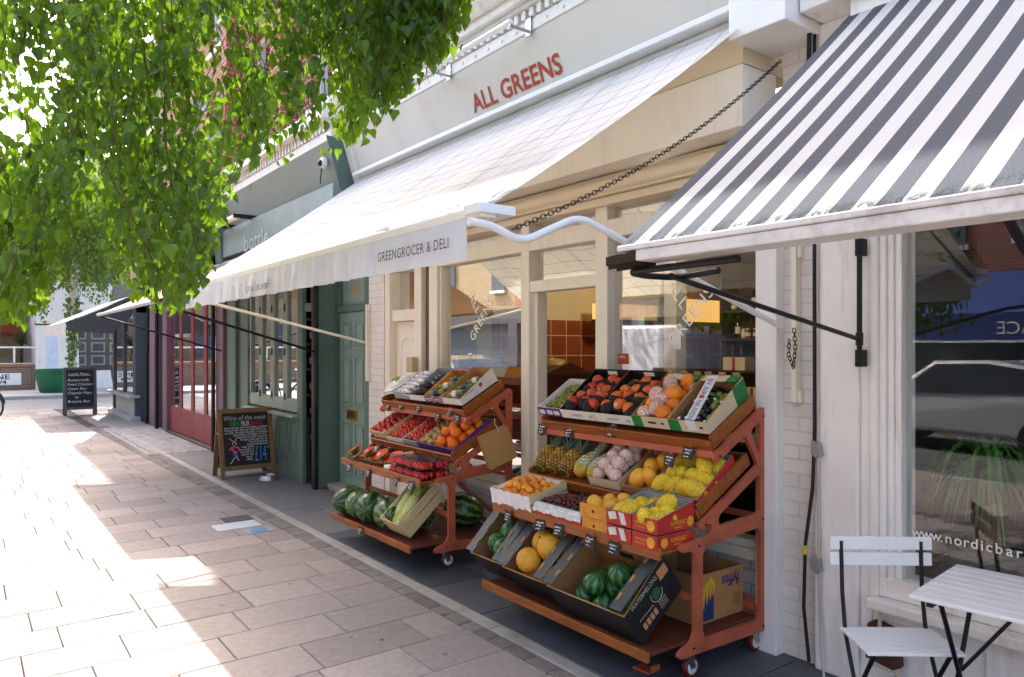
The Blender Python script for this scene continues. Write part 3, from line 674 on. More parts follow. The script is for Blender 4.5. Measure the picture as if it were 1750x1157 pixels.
for z in BZ[:-1]:
    for k in range(11): inst('wine_bottle', jr.choice(BM), (9.16, 3.53+k*.105, z), 'dark labelled wine bottle standing in the green shop doorway rack', 'bottle', 'bottles in the bottle shop rack', s=.92)
upper(b, 7.05, 11.75, 3.4, 4.06, 8.1, [(7.7, 8.6, 4.5, 6.1), (10.0, 10.9, 4.5, 6.1), (7.7, 8.6, 6.6, 7.7), (10.0, 10.9, 6.6, 7.7)], rbrick)
mb = MB(); mb.box(9.1, 9.5, 3.2, 3.4, 4.1, 8.2); mb.box(11.45, 11.74, 3.2, 3.4, 4.1, 8.2); mb.build('brick_pier', obrick, b)
t = T('security_camera', 'white dome security camera on grey green sign board', 'camera', (7.28, 2.98, 3.5))
mb = MB(); mb.lathe([(.06, 0), (.06, .03), (.05, .045)], (7.28, 3.03, 3.53), 20, (0, -1, 0)); mb.build('housing', alu, t, smooth=40)
mb = MB(); mb.ell((7.28, 2.985, 3.52), (.035, .035, .035), 14, 8); mb.build('dome_lens', pm('smoked_dome', '#1a1a1c', .08), t, smooth=60)
mb = MB(); mb.tube([(7.29, 3.0, 3.47), (7.3, 2.99, 3.38), (7.27, 2.975, 3.3)], .006, 6); mb.build('cable', rubber, t)
def dish(u, z, label):
    t = T('satellite_dish', label, 'dish', (u, 3.3, z)); m = MB()
    m.lathe([(.001, 0), (.12, .012), (.2, .04), (.26, .075), (.262, .07), (.2, .03), (.001, -.008)], (u, 3.0, z), 22, (-.35, -.85, .35)); m.build('reflector', pm('dish_grey', '#8d8f92', .5, .06), t, smooth=50)
    m = MB(); m.tube([(u, 3.4, z-.15), (u, 3.05, z-.12), (u, 3.0, z)], .018, 8); m.tube([(u, 2.99, z-.18), (u-.1, 2.72, z-.02)], .01, 6); m.build('mount', steel, t)
dish(11.9, 5.35, 'upper grey satellite dish on brick wall behind the leaves'); dish(11.7, 4.75, 'lower grey satellite dish on brick wall behind the leaves')
mb = MB(); rr = random.Random(8)
for k in range(7):
    pts = [(9.0+rr.uniform(-.1, .1)+.28*i, 3.1+rr.uniform(-.06, .1), 4.12+rr.uniform(0, .25)) for i in range(6)]; mb.tube(pts, .008, 5)
tag(mb.build('cable_tangle', rubber), 'loose tangle of black cables on the green shop cornice', 'cable')
t = T('tan_awning', 'pale orange awning with thin black arms beyond the white shop awning', 'awning', (9.6, 2.4, 2.1))
tan = pm('tan_awning_cloth', '#cdaa88', .8, .05, 3, .05, transl=(None, .3))
m = MB(); m.obox((7.75, 3.05, 2.80), (3.75, 0, 0), (0, -1.55, -.74), (0, .003, -.006)); m.build('canopy', tan, t)
mb = MB(); mb.tube([(7.75, 1.5, 2.05), (11.5, 1.5, 2.05)], .022, 8); mb.build('front_bar', lgrey, t); mb = MB(); mb.tube([(7.75, 3.06, 2.81), (11.5, 3.06, 2.81)], .04, 8); mb.build('roller', lgrey, t)
for u in (7.78, 11.45):
    mb = MB(); mb.tube([(u, 3.13, 1.55), (u, 1.52, 2.03)], .014, 8); mb.build('arm', iron, t); mb = MB(); mb.tube([(u, 3.14, 1.0), (u, 3.14, 2.2)], .012, 8); mb.build('arm_rail', iron, t)
t = T('sign_light', 'white tubular sign lamp on black brackets over the bottle shop lettering', 'lamp', (10.6, 2.9, 3.3))
mb = MB(); mb.tube([(9.7, 2.85, 3.30), (11.4, 2.85, 3.30)], .04, 10); mb.build('lamp_tube', alu, t, smooth=50); mb = MB(); mb.box(9.68, 9.74, 2.8, 3.1, 3.28, 3.33); mb.box(10.6, 10.66, 2.8, 3.1, 3.28, 3.33); mb.build('lamp_bracket', iron, t)

# ---------------------------------------------------------------- red restaurant
r_ = T('red_restaurant', 'mauve shop front with maroon folding glass doors and faded sign', 'restaurant', (13.8, 3.2, 0))
mb = MB(); mb.box(11.36, 11.74, 3.12, 3.5, 0, 3.0); mb.box(15.15, 15.5, 3.12, 3.5, 0, 3.0); mb.box(11.74, 15.15, 3.16, 3.4, 2.55, 3.0); mb.box(15.9, 16.6, 3.1, 3.5, 0, 3.2); mb.box(15.5, 15.9, 3.3, 3.5, 2.3, 3.2); mb.build('pilaster', purple, r_, bev=.015)
mb = MB(); mb.box(15.5, 15.9, 3.4, 3.5, 0, 2.3); mb.build('side_door', pm('dark_door', '#2c2326', .5), r_)
for k in range(4):
    a = 11.76+k*.848; mb = MB()
    for (p, q, z0, z1) in ((a, a+.085, .03, 2.53), (a+.758, a+.843, .03, 2.53), (a+.085, a+.758, .03, .5), (a+.085, a+.758, 2.42, 2.53)): mb.box(p, q, 3.185, 3.215, z0, z1)
    fd = mb.build('folding_door', maroon, r_, bev=.006); pane(fd, a+.085, a+.758, .5, 2.42, 3.2, mirrorglass)
mb = MB(); mb.prism([(11.5, 2.95, 3.0), (11.5, 3.03, 3.42), (11.5, 3.4, 3.42), (11.5, 3.4, 3.0)], (3.9, 0, 0)); fa = mb.build('fascia', purple, r_)
txt('YO NO', .3, (14.4, 2.955, 3.08), pm('faded_pink_lettering', '#c9b9bd', .6), fa, (-1, 0, 0), (0, .19, 1), width=1.5)
mb = MB(); mb.box(11.3, 16.6, 2.85, 3.4, 3.43, 3.6); mb.build('cornice', purple, r_, bev=.01)
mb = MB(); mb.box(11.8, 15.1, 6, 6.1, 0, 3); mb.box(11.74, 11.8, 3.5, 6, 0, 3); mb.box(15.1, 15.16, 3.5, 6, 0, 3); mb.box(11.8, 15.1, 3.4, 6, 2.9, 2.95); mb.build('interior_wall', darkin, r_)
mb = MB(); mb.box(11.74, 15.16, 3.1, 6, -.05, .02); mb.build('interior_floor', pm('restaurant_floor', '#4a4038', .6), r_)
upper(r_, 11.75, 16.6, 3.4, 3.6, 8.1, [(12.3, 13.2, 4.3, 6.0), (13.9, 14.8, 4.3, 6.0), (15.4, 16.2, 4.3, 6.0), (12.3, 13.2, 6.6, 7.7), (13.9, 14.8, 6.6, 7.7), (15.4, 16.2, 6.6, 7.7)], obrick)
t = T('shop_light', 'black trough lamp reaching out over the mauve sign', 'lamp', (12.2, 2.7, 3.3))
mb = MB(); mb.box(11.7, 13.2, 2.55, 2.68, 3.2, 3.27); mb.build('trough', iron, t); mb = MB(); mb.tube([(12.4, 2.6, 3.26), (12.4, 2.97, 3.4)], .012, 6); mb.tube([(12.9, 2.6, 3.2), (12.9, 2.97, 3.05)], .012, 6); mb.build('lamp_bracket', iron, t)
mb = MB(); mb.tube([(11.72, 3.08, 0), (11.72, 3.08, 3.4)], .03, 10); mb.tube([(15.7, 3.06, 0), (15.7, 3.06, 3.4)], .035, 10)
mb.build('drain_pipe', iron, r_, smooth=50)

# ---------------------------------------------------------------- corner café
c_ = T('corner_cafe', 'dark grey corner café with bay window and small retractable awning', 'café', (18.6, 3.2, 0))
mb = MB(); mb.box(16.62, 16.9, 3.15, 3.5, 0, 3.2); mb.box(17.6, 17.72, 3.0, 3.4, 0, 2.5); mb.box(20.4, 20.55, 3.0, 3.4, 0, 2.5); mb.box(17.6, 20.55, 3.02, 3.5, 2.35, 3.1); mb.box(19.0, 19.08, 3.0, 3.08, .5, 2.35); mb.box(17.72, 17.8, 2.99, 3.08, .5, 2.35); mb.build('shop_frame', slateg, c_, bev=.01)
mb = MB(); mb.box(16.9, 17.6, 3.4, 3.5, 0, 2.3); mb.build('side_door', pm('grey_door', '#3a3d42', .5), c_)
mb = MB(); mb.box(17.72, 20.4, 3.05, 3.3, 0, .5); mb.build('stall_riser', lgrey, c_); mb = MB(); mb.box(17.55, 20.6, 2.86, 3.1, .5, .56); mb.box(17.5, 20.6, 2.9, 3.1, -.02, .1); mb.build('sill', lgrey, c_, bev=.01)
pane(c_, 17.8, 19.0, .56, 2.35, 3.04, mirrorglass); pane(c_, 19.08, 20.4, .56, 2.35, 3.04, mirrorglass)
mb = MB(); mb.box(16.62, 20.55, 6, 6.1, 0, 3); mb.box(16.62, 20.5, 3.5, 6, 2.95, 3.0); mb.box(16.62, 16.7, 3.5, 6, 0, 3); mb.build('interior_wall', pm('cafe_wall', '#6a6258', .8), c_)
mb = MB(); mb.box(20.45, 20.55, 3.4, 6, 0, 3.0); mb.build('end_wall', slateg, c_); mb = MB(); mb.box(16.62, 20.5, 3.1, 6, -.05, .02); mb.build('interior_floor', MC['restaurant_floor'], c_)
upper(c_, 16.62, 20.55, 3.4, 3.1, 8.1, [(17.3, 18.2, 4.2, 5.9), (18.9, 19.8, 4.2, 5.9), (17.3, 18.2, 6.5, 7.6), (18.9, 19.8, 6.5, 7.6)], ybrick)
mb = MB(); mb.tube([(16.85, 3.1, 0), (16.85, 3.1, 1.4), (16.8, 3.1, 1.5), (16.8, 3.12, 3.1)], .03, 8); mb.build('drain_pipe', iron, c_, smooth=50)
t = T('cafe_awning', 'grey awning with white top over the corner café bay window', 'awning', (19.5, 2.4, 2.3))
cloth = pm('white_awning_cloth', '#d9d7d2', .8, .03, 3, .05, transl=(None, .25))
def awn(par, u0, u1, v0, z0, v1, z1, mat, th=.006, val=0, vm=None):
    m = MB(); n = Vector((0, -(z0-z1), (v0-v1))).normalized()*-th
    m.obox((u0, v0, z0), (u1-u0, 0, 0), (0, v1-v0, z1-z0), tuple(n)); m.build('canopy', mat, par)
    if val: m = MB(); m.box(u0, u1, v1-.012, v1-.006, z1-val, z1-.004); m.build('valance', vm or mat, par)
awn(t, 17.9, 22.6, 3.0, 2.75, 1.75, 2.15, cloth, val=.28, vm=pm('grey_valance', '#c4c2be', .8))
mb = MB(); mb.box(17.9, 22.6, 1.74, 1.8, 2.08, 2.14); mb.build('front_bar', slateg, t)
mb = MB(); mb.prism([(17.9, 3.0, 2.72), (17.9, 1.78, 2.13), (17.9, 1.78, 1.95), (17.9, 2.6, 1.9), (17.9, 3.0, 2.3)], (.01, 0, 0)); mb.build('side_cheek', pm('dark_grey_cloth', '#4a4a4c', .8), t)
# ---------------------------------------------------------------- Nordic café next door on the right
n_ = T('nordic_cafe', 'weathered white café front with large shop window and moulded frame', 'café', (0, 3.42, 0))
mb = MB(); mb.box(1.79, 2.008, 3.40, 3.7, 0, 3.2); mb.box(1.735, 1.79, 3.425, 3.7, 0, 3.2); mb.box(-3.2, -2.9, 3.40, 3.7, 0, 3.2); mb.build('pilaster', whitew, n_, bev=.006)
mb = MB()
for (a, c, v, zb) in ((1.70, 1.735, 3.405, .44), (1.672, 1.70, 3.425, .44), (1.645, 1.672, 3.445, .46), (1.615, 1.645, 3.46, .50)): mb.box(a, c, v, 3.6, zb, 2.55)
mb.box(-2.9, 1.615, 3.44, 3.6, 2.45, 2.6); mb.box(-2.9, 1.7, 3.43, 3.6, .44, .53); mb.build('window_frame', whitew, n_, bev=.005)
mb = MB(); mb.box(-2.9, 1.735, 3.36, 3.5, .385, .438); mb.build('sill', whitew, n_, bev=.01)
mb = MB(); mb.box(-2.9, 1.735, 3.45, 3.6, 0, .384); rp = mb.build('stall_riser', whitew, n_)
mb = MB(); mb.box(-2.9, 1.735, 3.43, 3.449, 0, .1); mb.box(-2.9, 1.735, 3.435, 3.449, .33, .38); mb.box(1.66, 1.735, 3.432, 3.449, .1, .33); mb.box(1.2, 1.26, 3.436, 3.449, .1, .33); mb.box(.6, .66, 3.436, 3.449, .1, .33); mb.build('riser_moulding', whitew, rp, bev=.004)
mb = MB(); mb.quad((.33, 3.452, .53), (1.615, 3.508, .53), (1.615, 3.508, 2.45), (.33, 3.452, 2.45)); ng = mb.build('window_pane', mirrorglass, n_, fix=False)
mb = MB(); mb.box(.25, .33, 3.44, 3.6, .53, 2.45); mb.build('mullion', whitew, n_, bev=.005); pane(n_, -2.9, .25, .53, 2.45, 3.5, mirrorglass)
u = 1.588
for ch, w in zip('www.nordicbar', (.036, .036, .036, .016, .03, .034, .022, .034, .014, .03, .034, .033, .02)):
    txt(ch, .062, (u, 3.500-(1.6-u)*.0436, .733), inkw, ng, bold=.0008); u -= w+.006
mb = MB(); mb.box(-3, 1.75, 3.25, 3.6, 2.62, 3.2); mb.build('fascia', whitew, n_, bev=.01)
mb = MB(); mb.box(-3, 1.97, 3.2, 3.6, 3.2, 3.28); mb.box(-3, 1.97, 3.24, 3.6, 3.42, 3.5); mb.box(-3, 1.97, 3.05, 3.6, 3.5, 3.6); mb.box(-3, 1.97, 3.3, 3.6, 3.282, 3.418); mb.build('cornice', whitew, n_, bev=.008)
mb = MB(); u = 1.95
while u > -1: mb.prism([(u, 3.24, 3.415), (u-.09, 3.24, 3.415), (u-.045, 3.24, 3.29)], (0, .055, 0)); u -= .115
mb.build('triangle_frieze', whitew, n_)
upper(n_, -3.2, 1.99, 3.5, 3.6, 8.1, [(-2.2, -1.2, 4.2, 6.0), (-.2, .8, 4.2, 6.0), (-2.2, -1.2, 6.5, 7.7), (-.2, .8, 6.5, 7.7)], rbrick)
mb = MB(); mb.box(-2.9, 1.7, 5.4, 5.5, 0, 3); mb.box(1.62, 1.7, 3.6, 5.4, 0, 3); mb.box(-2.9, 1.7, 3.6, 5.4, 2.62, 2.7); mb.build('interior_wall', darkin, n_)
mb = MB(); mb.box(-2.9, 1.62, 3.6, 5.4, -.05, .02); mb.box(-2.9, 1.62, 3.6, 4.2, .40, .46); mb.build('interior_floor', MC['restaurant_floor'], n_)
# house plant in the window
t = T('potted_plant', 'arching strappy house plant in a dark pot behind the café glass', 'plant', (1.33, 3.78, .46))
mb = MB(); mb.lathe([(.10, 0), (.13, .02), (.15, .2), (.16, .21), (.14, .21), (.13, .17)], (1.36, 3.74, .46), 20); mb.build('pot', pm('dark_blue_pot', '#252d38', .4), t, smooth=40)
mb = MB(); mb.tube([(1.36, 3.74, .6), (1.37, 3.74, .85), (1.36, 3.74, 1.0)], [.06, .045, .035], 10); mb.build('trunk', pm('plant_trunk', '#6b5238', .9, .2, 12, .3), t, smooth=50)
lr = random.Random(21); mb = MB()
for k in range(130):
    a = lr.uniform(0, 6.28); ln = lr.uniform(.2, .5); up = lr.uniform(.08, .36); pts = []
    for i in range(8):
        s_ = i/7; pts.append(Vector((1.36+math.cos(a)*ln*.75*s_, 3.74+math.sin(a)*ln*.5*s_, 1.0+up*s_*2.4-(up*2.2+ln*.55)*s_*s_)))
    side = Vector((-math.sin(a), math.cos(a), 0))
    for i in range(7):
        w0 = .010*(1-(i/7)**2)+.001; w1 = .010*(1-((i+1)/7)**2)+.001
        mb.quad(pts[i]-side*w0, pts[i]+side*w0, pts[i+1]+side*w1, pts[i+1]-side*w1)
mb.build('foliage', pm('strappy_leaf', '#41702a', .35, .35, 9, 0), t, fix=False)
t = T('window_pot', 'yellow glazed pot with white flower card beside the big house plant', 'pot', (.83, 3.78, .46))
mb = MB(); mb.lathe([(.06, 0), (.085, .08), (.08, .17), (.075, .17), (.07, .1)], (.83, 3.78, .46), 16); mb.build('pot', pm('mustard_pot', '#b98d2c', .4), t, smooth=50)
mb = MB(); mb.ell((.84, 3.78, .72), (.06, .05, .1), 12, 8); mb.build('flower', pm('cream_flower', '#d8d2c2', .7), t, smooth=60)
# meter box, cables and pipes on the pilasters
t = T('junction_box', 'rusty brown box on the stall riser below the café window', 'box', (1.665, 3.43, .14))
mb = MB(); mb.prism([(1.745, 3.38, .15), (1.735, 3.38, .315), (1.70, 3.38, .335), (1.6, 3.38, .315), (1.585, 3.38, .15), (1.62, 3.38, .13)], (0, .045, 0)); mb.build('box_body', pm('rust_brown', '#4b2f26', .75, .25, 12, .3), t, bev=.006)
mb = MB(); mb.tube([(1.67, 3.42, .40), (1.675, 3.385, .38), (1.67, 3.365, .30)], .009, 6); mb.tube([(1.6, 3.37, .14), (1.56, 3.35, .08), (1.52, 3.3, .004)], .01, 6); mb.build('flex', pm('dirty_cream_flex', '#b3a58c', .7), t, smooth=50)
mb = MB(); mb.tube([(2.0, 3.385, 3.6), (1.995, 3.375, 3.0), (2.002, 3.385, 2.0), (2.0, 3.385, 1.2), (2.005, 3.375, .9), (2.035, 3.36, .62), (2.05, 3.37, .3), (2.03, 3.385, .03)], .009, 8)
cb = tag(mb.build('power_cable', rubber, smooth=50), 'thick black cable with yellow tape running down the white corner', 'cable')
mb = MB(); mb.tube([(2.036, 3.36, .615), (2.039, 3.361, .57)], .0115, 8); mb.build('tape_band', pm('yellow_tape', '#d8c531', .5), cb)
mb = MB(); mb.tube([(1.985, 3.392, 3.3), (1.988, 3.39, 2.2), (1.985, 3.39, 1.1), (1.975, 3.38, .5), (1.97, 3.38, .3), (1.95, 3.36, .1), (1.9, 3.3, .006)], .006, 6)
cb = tag(mb.build('thin_cable', pm('grey_flex', '#b9b2a8', .6), smooth=50), 'thin pale cable beside the black one with two grey clips', 'cable')
mb = MB()
for z in (1.1, .53): mb.prism([(2.005, 3.36, z+.04), (1.965, 3.36, z+.03), (1.955, 3.36, z-.03), (1.985, 3.36, z-.045), (2.01, 3.36, z-.02)], (0, .03, 0))
mb.build('clip_box', pm('grey_clip', '#8b8d8f', .5), cb, bev=.004)
mb = MB(); mb.tube([(2.005, 3.39, 3.7), (2.0, 3.34, 3.3), (2.01, 3.35, 2.9), (2.03, 3.38, 2.6)], .012, 8)
tag(mb.build('cable_loop', rubber, smooth=50), 'black cable dropping between the white bracket and the frieze', 'cable')
mb = MB(); mb.tube([(2.03, 3.40, 3.3), (2.05, 3.39, 3.0), (2.12, 3.40, 2.93), (2.2, 3.43, 2.9)], .006, 6); tag(mb.build('looped_cable', MC['grey_flex'], smooth=50), 'thin pale cable looping under the white bracket by the chain end', 'cable')
# ---------------------------------------------------------------- awnings
def fabric_grid():
    t = NT('white_grid_awning_cloth'); uv = t.coord(which='UV')
    n = t.a('TexNoise'); n.inputs['Scale'].default_value = 1.2; n.inputs['Detail'].default_value = 3; t.w(uv, n.inputs['Vector'])
    s = t.a('SeparateXYZ'); t.w(uv, s.inputs[0])
    wob = t.math('MULTIPLY_ADD', n.outputs['Fac'], .05, -.025)
    def line(c, per, w): return t.math('LESS_THAN', t.math('FRACT', t.math('DIVIDE', t.math('ADD', c, 60), per)), w/per)
    a = line(t.math('ADD', t.math('ADD', s.outputs[1], t.math('MULTIPLY', s.outputs[0], .03)), wob), .165, .0055)
    b = line(t.math('ADD', t.math('ADD', s.outputs[0], t.math('MULTIPLY', s.outputs[1], .25)), wob), .26, .0055)
    k = t.math('MAXIMUM', a, b)
    f = t.ramp(t.noise(uv, 2.5, 5), [(.3, L('#d6d8dd')), (.7, L('#e4e5e8'))])
    stn = t.ramp(t.noise(uv, 1.1, 8, .7), [(.5, (0, 0, 0, 1)), (.75, (1, 1, 1, 1))]); f = t.mix(t.math('MULTIPLY', stn, .22), f, L('#a39e94'))
    k = t.math('MAXIMUM', k, t.math('MULTIPLY', line(s.outputs[0], 1.19, .012), .45))
    o = t.mix(t.math('MULTIPLY', k, .95), f, L('#4c4a4c')); t.w(o, t.b.inputs['Base Color']); t.b.inputs['Roughness'].default_value = .85
    t.bump(t.noise(uv, 3, 3), .25, .03)
    tr = t.a('BsdfTranslucent'); t.w(t.mix(1, o, L('#efe2c4'), 'MULTIPLY'), tr.inputs[0]); mx = t.a('MixShader'); mx.inputs[0].default_value = .42
    t.w(t.b.outputs[0], mx.inputs[1]); t.w(tr.outputs[0], mx.inputs[2]); t.w(mx.outputs[0], t.out.inputs[0]); return t.m
gridcloth = fabric_grid()
plaincloth = pm('white_valance_cloth', '#e0e1e3', .85, .03, 5, .2, 14, transl=(None, .25))
t = T('shop_awning', 'long white retractable awning with lettered valance over the fruit stands', 'awning', (4.6, 2.4, 2.6))
AU0, AU1 = 2.24, 7.0; TV, TZ, BV, BZ_ = 3.24, 3.30, 1.56, 2.115
mb = MB(); nu, ns = 40, 24; Ls = math.hypot(TV-BV, TZ-BZ_); rr = random.Random(2)
def aw(i, j):
    s_ = j/ns; uu = AU0+(AU1-AU0)*i/nu; sag = -.035*math.sin(math.pi*s_)*(1+.25*math.sin(uu*5.2))-.006*math.sin(uu*11)*s_
    return (uu, TV+(BV-TV)*s_, TZ+(BZ_-TZ)*s_+sag)
for i in range(nu):
    for j in range(ns):
        uv = [(AU0+(AU1-AU0)*(i+a)/nu, Ls*(j+c)/ns) for a, c in ((0, 0), (1, 0), (1, 1), (0, 1))]
        mb.quad(aw(i, j), aw(i+1, j), aw(i+1, j+1), aw(i, j+1), 0, uv)
mb.build('canopy', gridcloth, t, smooth=180, fix=False)
mb = MB(); n = 240
for i in range(n):
    def vp(k, j):
        uu = AU0+.06+(AU1-AU0-.06)*k/n; w = (.008*math.sin(uu*23)+.007*math.sin(uu*41+1)+.005*math.sin(uu*9)+.004*math.sin(uu*67+2))*(.35 if uu < 3.1 else 1)
        return (uu, BV-.045+w*j/3*1.3, BZ_-.03-.155*j/3)
    for j in range(3): mb.quad(vp(i, j), vp(i+1, j), vp(i+1, j+1), vp(i, j+1))
vl = mb.build('valance', plaincloth, t, smooth=180, fix=False)
txt('GREENGROCER & DELI', .06, (3.0, BV-.062, 1.985), inkdk, vl, width=.6, space=1.1)
txt('LOCAL DELIVERY', .05, (4.92, BV-.062, 1.965), inkdk, vl, width=.46, space=1.1)
txt('ALLGREENS.CO.UK', .05, (7.0-.06, BV-.062, 1.965), pm('pale_lettering', '#8d8480', .6), vl, width=.5, space=1.1)
mb = MB(); mb.box(AU0-.03, AU1+.02, BV-.04, BV+.03, BZ_-.035, BZ_+.012); mb.build('front_bar', cream, t, bev=.008)
mb = MB(); mb.box(AU0-.045, AU0+.06, BV-.06, BV+.11, BZ_-.02, BZ_+.016); mb.box(AU0+.09, AU0+.17, BV+.02, BV+.06, BZ_+.02, BZ_+.04); mb.build('end_cap', alu, t, bev=.004)
mb = MB(); mb.tube([(AU0, 3.28, 3.29), (AU1, 3.28, 3.29)], .05, 12); mb.build('roller', alu, t, smooth=50)
def arm(pts, r, m, n=10):
    q = MB(); out = []
    P_ = [Vector(p) for p in pts]
    out.append(P_[0])
    for i in range(1, len(P_)-1):
        a, b_, c = P_[i-1], P_[i], P_[i+1]; k = min(.07, (a-b_).length*.4, (c-b_).length*.4)
        p0 = b_+(a-b_).normalized()*k; p1 = b_+(c-b_).normalized()*k
        for j in range(5): s_ = j/4; out.append(p0*(1-s_)**2+b_*2*s_*(1-s_)+p1*s_*s_)
    out.append(P_[-1]); q.tube(out, r, n); return q.build('arm', m, t, smooth=50)
arm([(2.2, 1.46, 2.055), (2.2, 1.56, 2.05), (2.2, 1.70, 2.0), (2.2, 1.99, 2.13), (2.2, 3.40, 1.71)], .0155, alu)
arm([(7.03, 1.56, 2.07), (7.03, 3.36, 1.655)], .014, cream)
for (u, v, z0, z1) in ((2.12, 3.42, 1.32, 2.12), (7.02, 3.40, 1.25, 2.05)):
    mb = MB(); mb.box(u-.014, u+.014, v-.03, v+.02, z0, z1)
    for z in (z0, z1-.06): mb.box(u-.03, u+.03, v-.012, v+.02, z, z+.06)
    mb.build('arm_rail', cream, t, bev=.003)
def chain(par, pts, r=.0021, ln=.027, w=.0085, m=iron, name='chain'):
    q = MB(); P_ = [Vector(p) for p in pts]; tot = sum((P_[i+1]-P_[i]).length for i in range(len(P_)-1)); d = 0; k = 0
    def at(x):
        for i in range(len(P_)-1):
            l_ = (P_[i+1]-P_[i]).length
            if x <= l_ or i == len(P_)-2: return P_[i]+(P_[i+1]-P_[i])*(x/l_), (P_[i+1]-P_[i]).normalized()
            x -= l_
    while d < tot-ln:
        c, ax = at(d+ln/2); sx = ax.cross(Vector((0, 0, 1)))
        if sx.length < .1: sx = Vector((1, 0, 0))
        sx.normalize(); sy = ax.cross(sx)
        if k % 2: sx = sy
        h = ln*.5-w*.4; pts_ = []
        for j in range(10):
            a = 2*math.pi*j/10; pts_.append(c+ax*(math.copysign(h*.6, math.cos(a)) if abs(math.cos(a)) > .1 else 0)+ax*math.cos(a)*w*.9+sx*math.sin(a)*w)
        q.tube(pts_+[pts_[0]], r, 5, caps=False); d += ln*.78; k += 1
    return q.build(name, m, par, smooth=60)
A_, B_ = Vector((2.2, 1.655, 2.045)), Vector((2.16, 3.36, 3.08))
chain(t, [A_.lerp(B_, i/12)+Vector((0, 0, -.14*4*(i/12)*(1-i/12)*.6)) for i in range(13)])
chain(t, [(2.11, 3.38, 1.70), (2.09, 3.36, 1.60), (2.10, 3.36, 1.5), (2.13, 3.365, 1.56), (2.13, 3.37, 1.66)], .0025, .028, .008)
# striped awning of the Nordic café
def stripe_cloth():
    t = NT('striped_awning_cloth'); uv = t.coord(which='UV'); s = t.a('SeparateXYZ'); t.w(uv, s.inputs[0])
    k = t.math('LESS_THAN', t.math('FRACT', t.math('DIVIDE', s.outputs[0], .1235)), .5)
    n = t.noise(uv, 260, 2, .8); o = t.mix(k, L('#e2e0dd'), t.ramp(n, [(.3, L('#4a4e57')), (.7, L('#6b6e77'))]))
    gr = t.noise(uv, 5, 8, .7); o = t.mix(t.math('MULTIPLY', t.ramp(gr, [(.6, (0, 0, 0, 1)), (.72, (1, 1, 1, 1))]), .12), o, L('#6f675c'))
    d = t.ramp(s.outputs[1], [(.958, (0, 0, 0, 1)), (.984, (1, 1, 1, 1))]); dn = t.ramp(t.noise(uv, 26, 5, .8), [(.45, (0, 0, 0, 1)), (.55, (1, 1, 1, 1))])
    o = t.mix(t.math('MULTIPLY', d, t.math('MULTIPLY', dn, .9)), o, L('#2d2c2e'))
    t.w(o, t.b.inputs['Base Color']); t.b.inputs['Roughness'].default_value = .85; t.bump(t.noise(uv, 120, 3, .7), .12, .003)
    tr = t.a('BsdfTranslucent'); t.w(o, tr.inputs[0]); mx = t.a('MixShader'); mx.inputs[0].default_value = .5
    t.w(t.b.outputs[0], mx.inputs[1]); t.w(tr.outputs[0], mx.inputs[2]); t.w(mx.outputs[0], t.out.inputs[0]); return t.m
t = T('striped_awning', 'grey and white striped café awning with peeling white front board', 'awning', (-.6, 2.5, 2.5))
SU1, SU0 = 1.76, -3.0; mb = MB(); nu = 40; ns = 16
def sw(i, j):
    s_ = j/ns; uu = SU1-(SU1-SU0)*i/nu; return (uu, 3.42+(1.77-3.42)*s_, 3.26+(1.935-3.26)*s_-.03*math.sin(math.pi*s_)*(1+.3*math.sin(uu*3)))
for i in range(nu):
    for j in range(ns):
        uv = [((SU1-SU0)*(i+a)/nu, (j+c)/ns) for a, c in ((0, 0), (1, 0), (1, 1), (0, 1))]; mb.quad(sw(i, j), sw(i+1, j), sw(i+1, j+1), sw(i, j+1), 0, uv)
mb.build('canopy', stripe_cloth(), t, smooth=180, fix=False)
peel = pm('peeling_white_board', '#d8d3cc', .6, .05, 5, .2, dirt=('#6b5d50', .6))
mb = MB(); mb.box(SU0, SU1-.1, 1.75, 1.86, 1.882, 1.918); mb.box(SU0, SU1-.02, 1.745, 1.79, 1.919, 1.938); mb.build('front_board', peel, t, bev=.004)
rot = pm('rotten_wood', '#3b2a22', .95, .35, 30, .9, 30); mb = MB(); rr = random.Random(6)
for k in range(9):
    a = rr.uniform(0, .04); mb.obox((SU1-.1, 1.752+.011*k, 1.872+rr.uniform(0, .015)), (.13+rr.uniform(-.05, .06), rr.uniform(-.01, .01), rr.uniform(-.008, .012)), (0, .011, .001), (0, 0, rr.uniform(.018, .036)))
mb.build('rotten_end', rot, t)
arm([(1.30, 1.80, 1.858), (1.74, 1.80, 1.855), (1.775, 1.93, 1.852), (1.745, 2.06, 1.852), (1.56, 2.05, 1.862)], .0115, iron)
arm([(1.70, 1.97, 1.850), (1.76, 2.2, 1.83), (1.76, 3.35, 1.64)], .0105, iron)
mb = MB(); mb.tube([(1.76, 3.36, 1.53), (1.76, 3.36, 2.1)], .012, 10)
for z in (1.55, 2.07): mb.box(1.742, 1.778, 3.35, 3.40, z-.04, z+.04); mb.lathe([(.019, -.015), (.019, .015)], (1.76, 3.36, z), 10)
mb.lathe([(.017, -.03), (.017, .03)], (1.76, 3.36, 1.64), 10); mb.build('arm_rail', iron, t, bev=.003)
mb = MB(); mb.box(SU0, SU1, 3.36, 3.42, 3.22, 3.3); mb.build('roller', whitew, t)

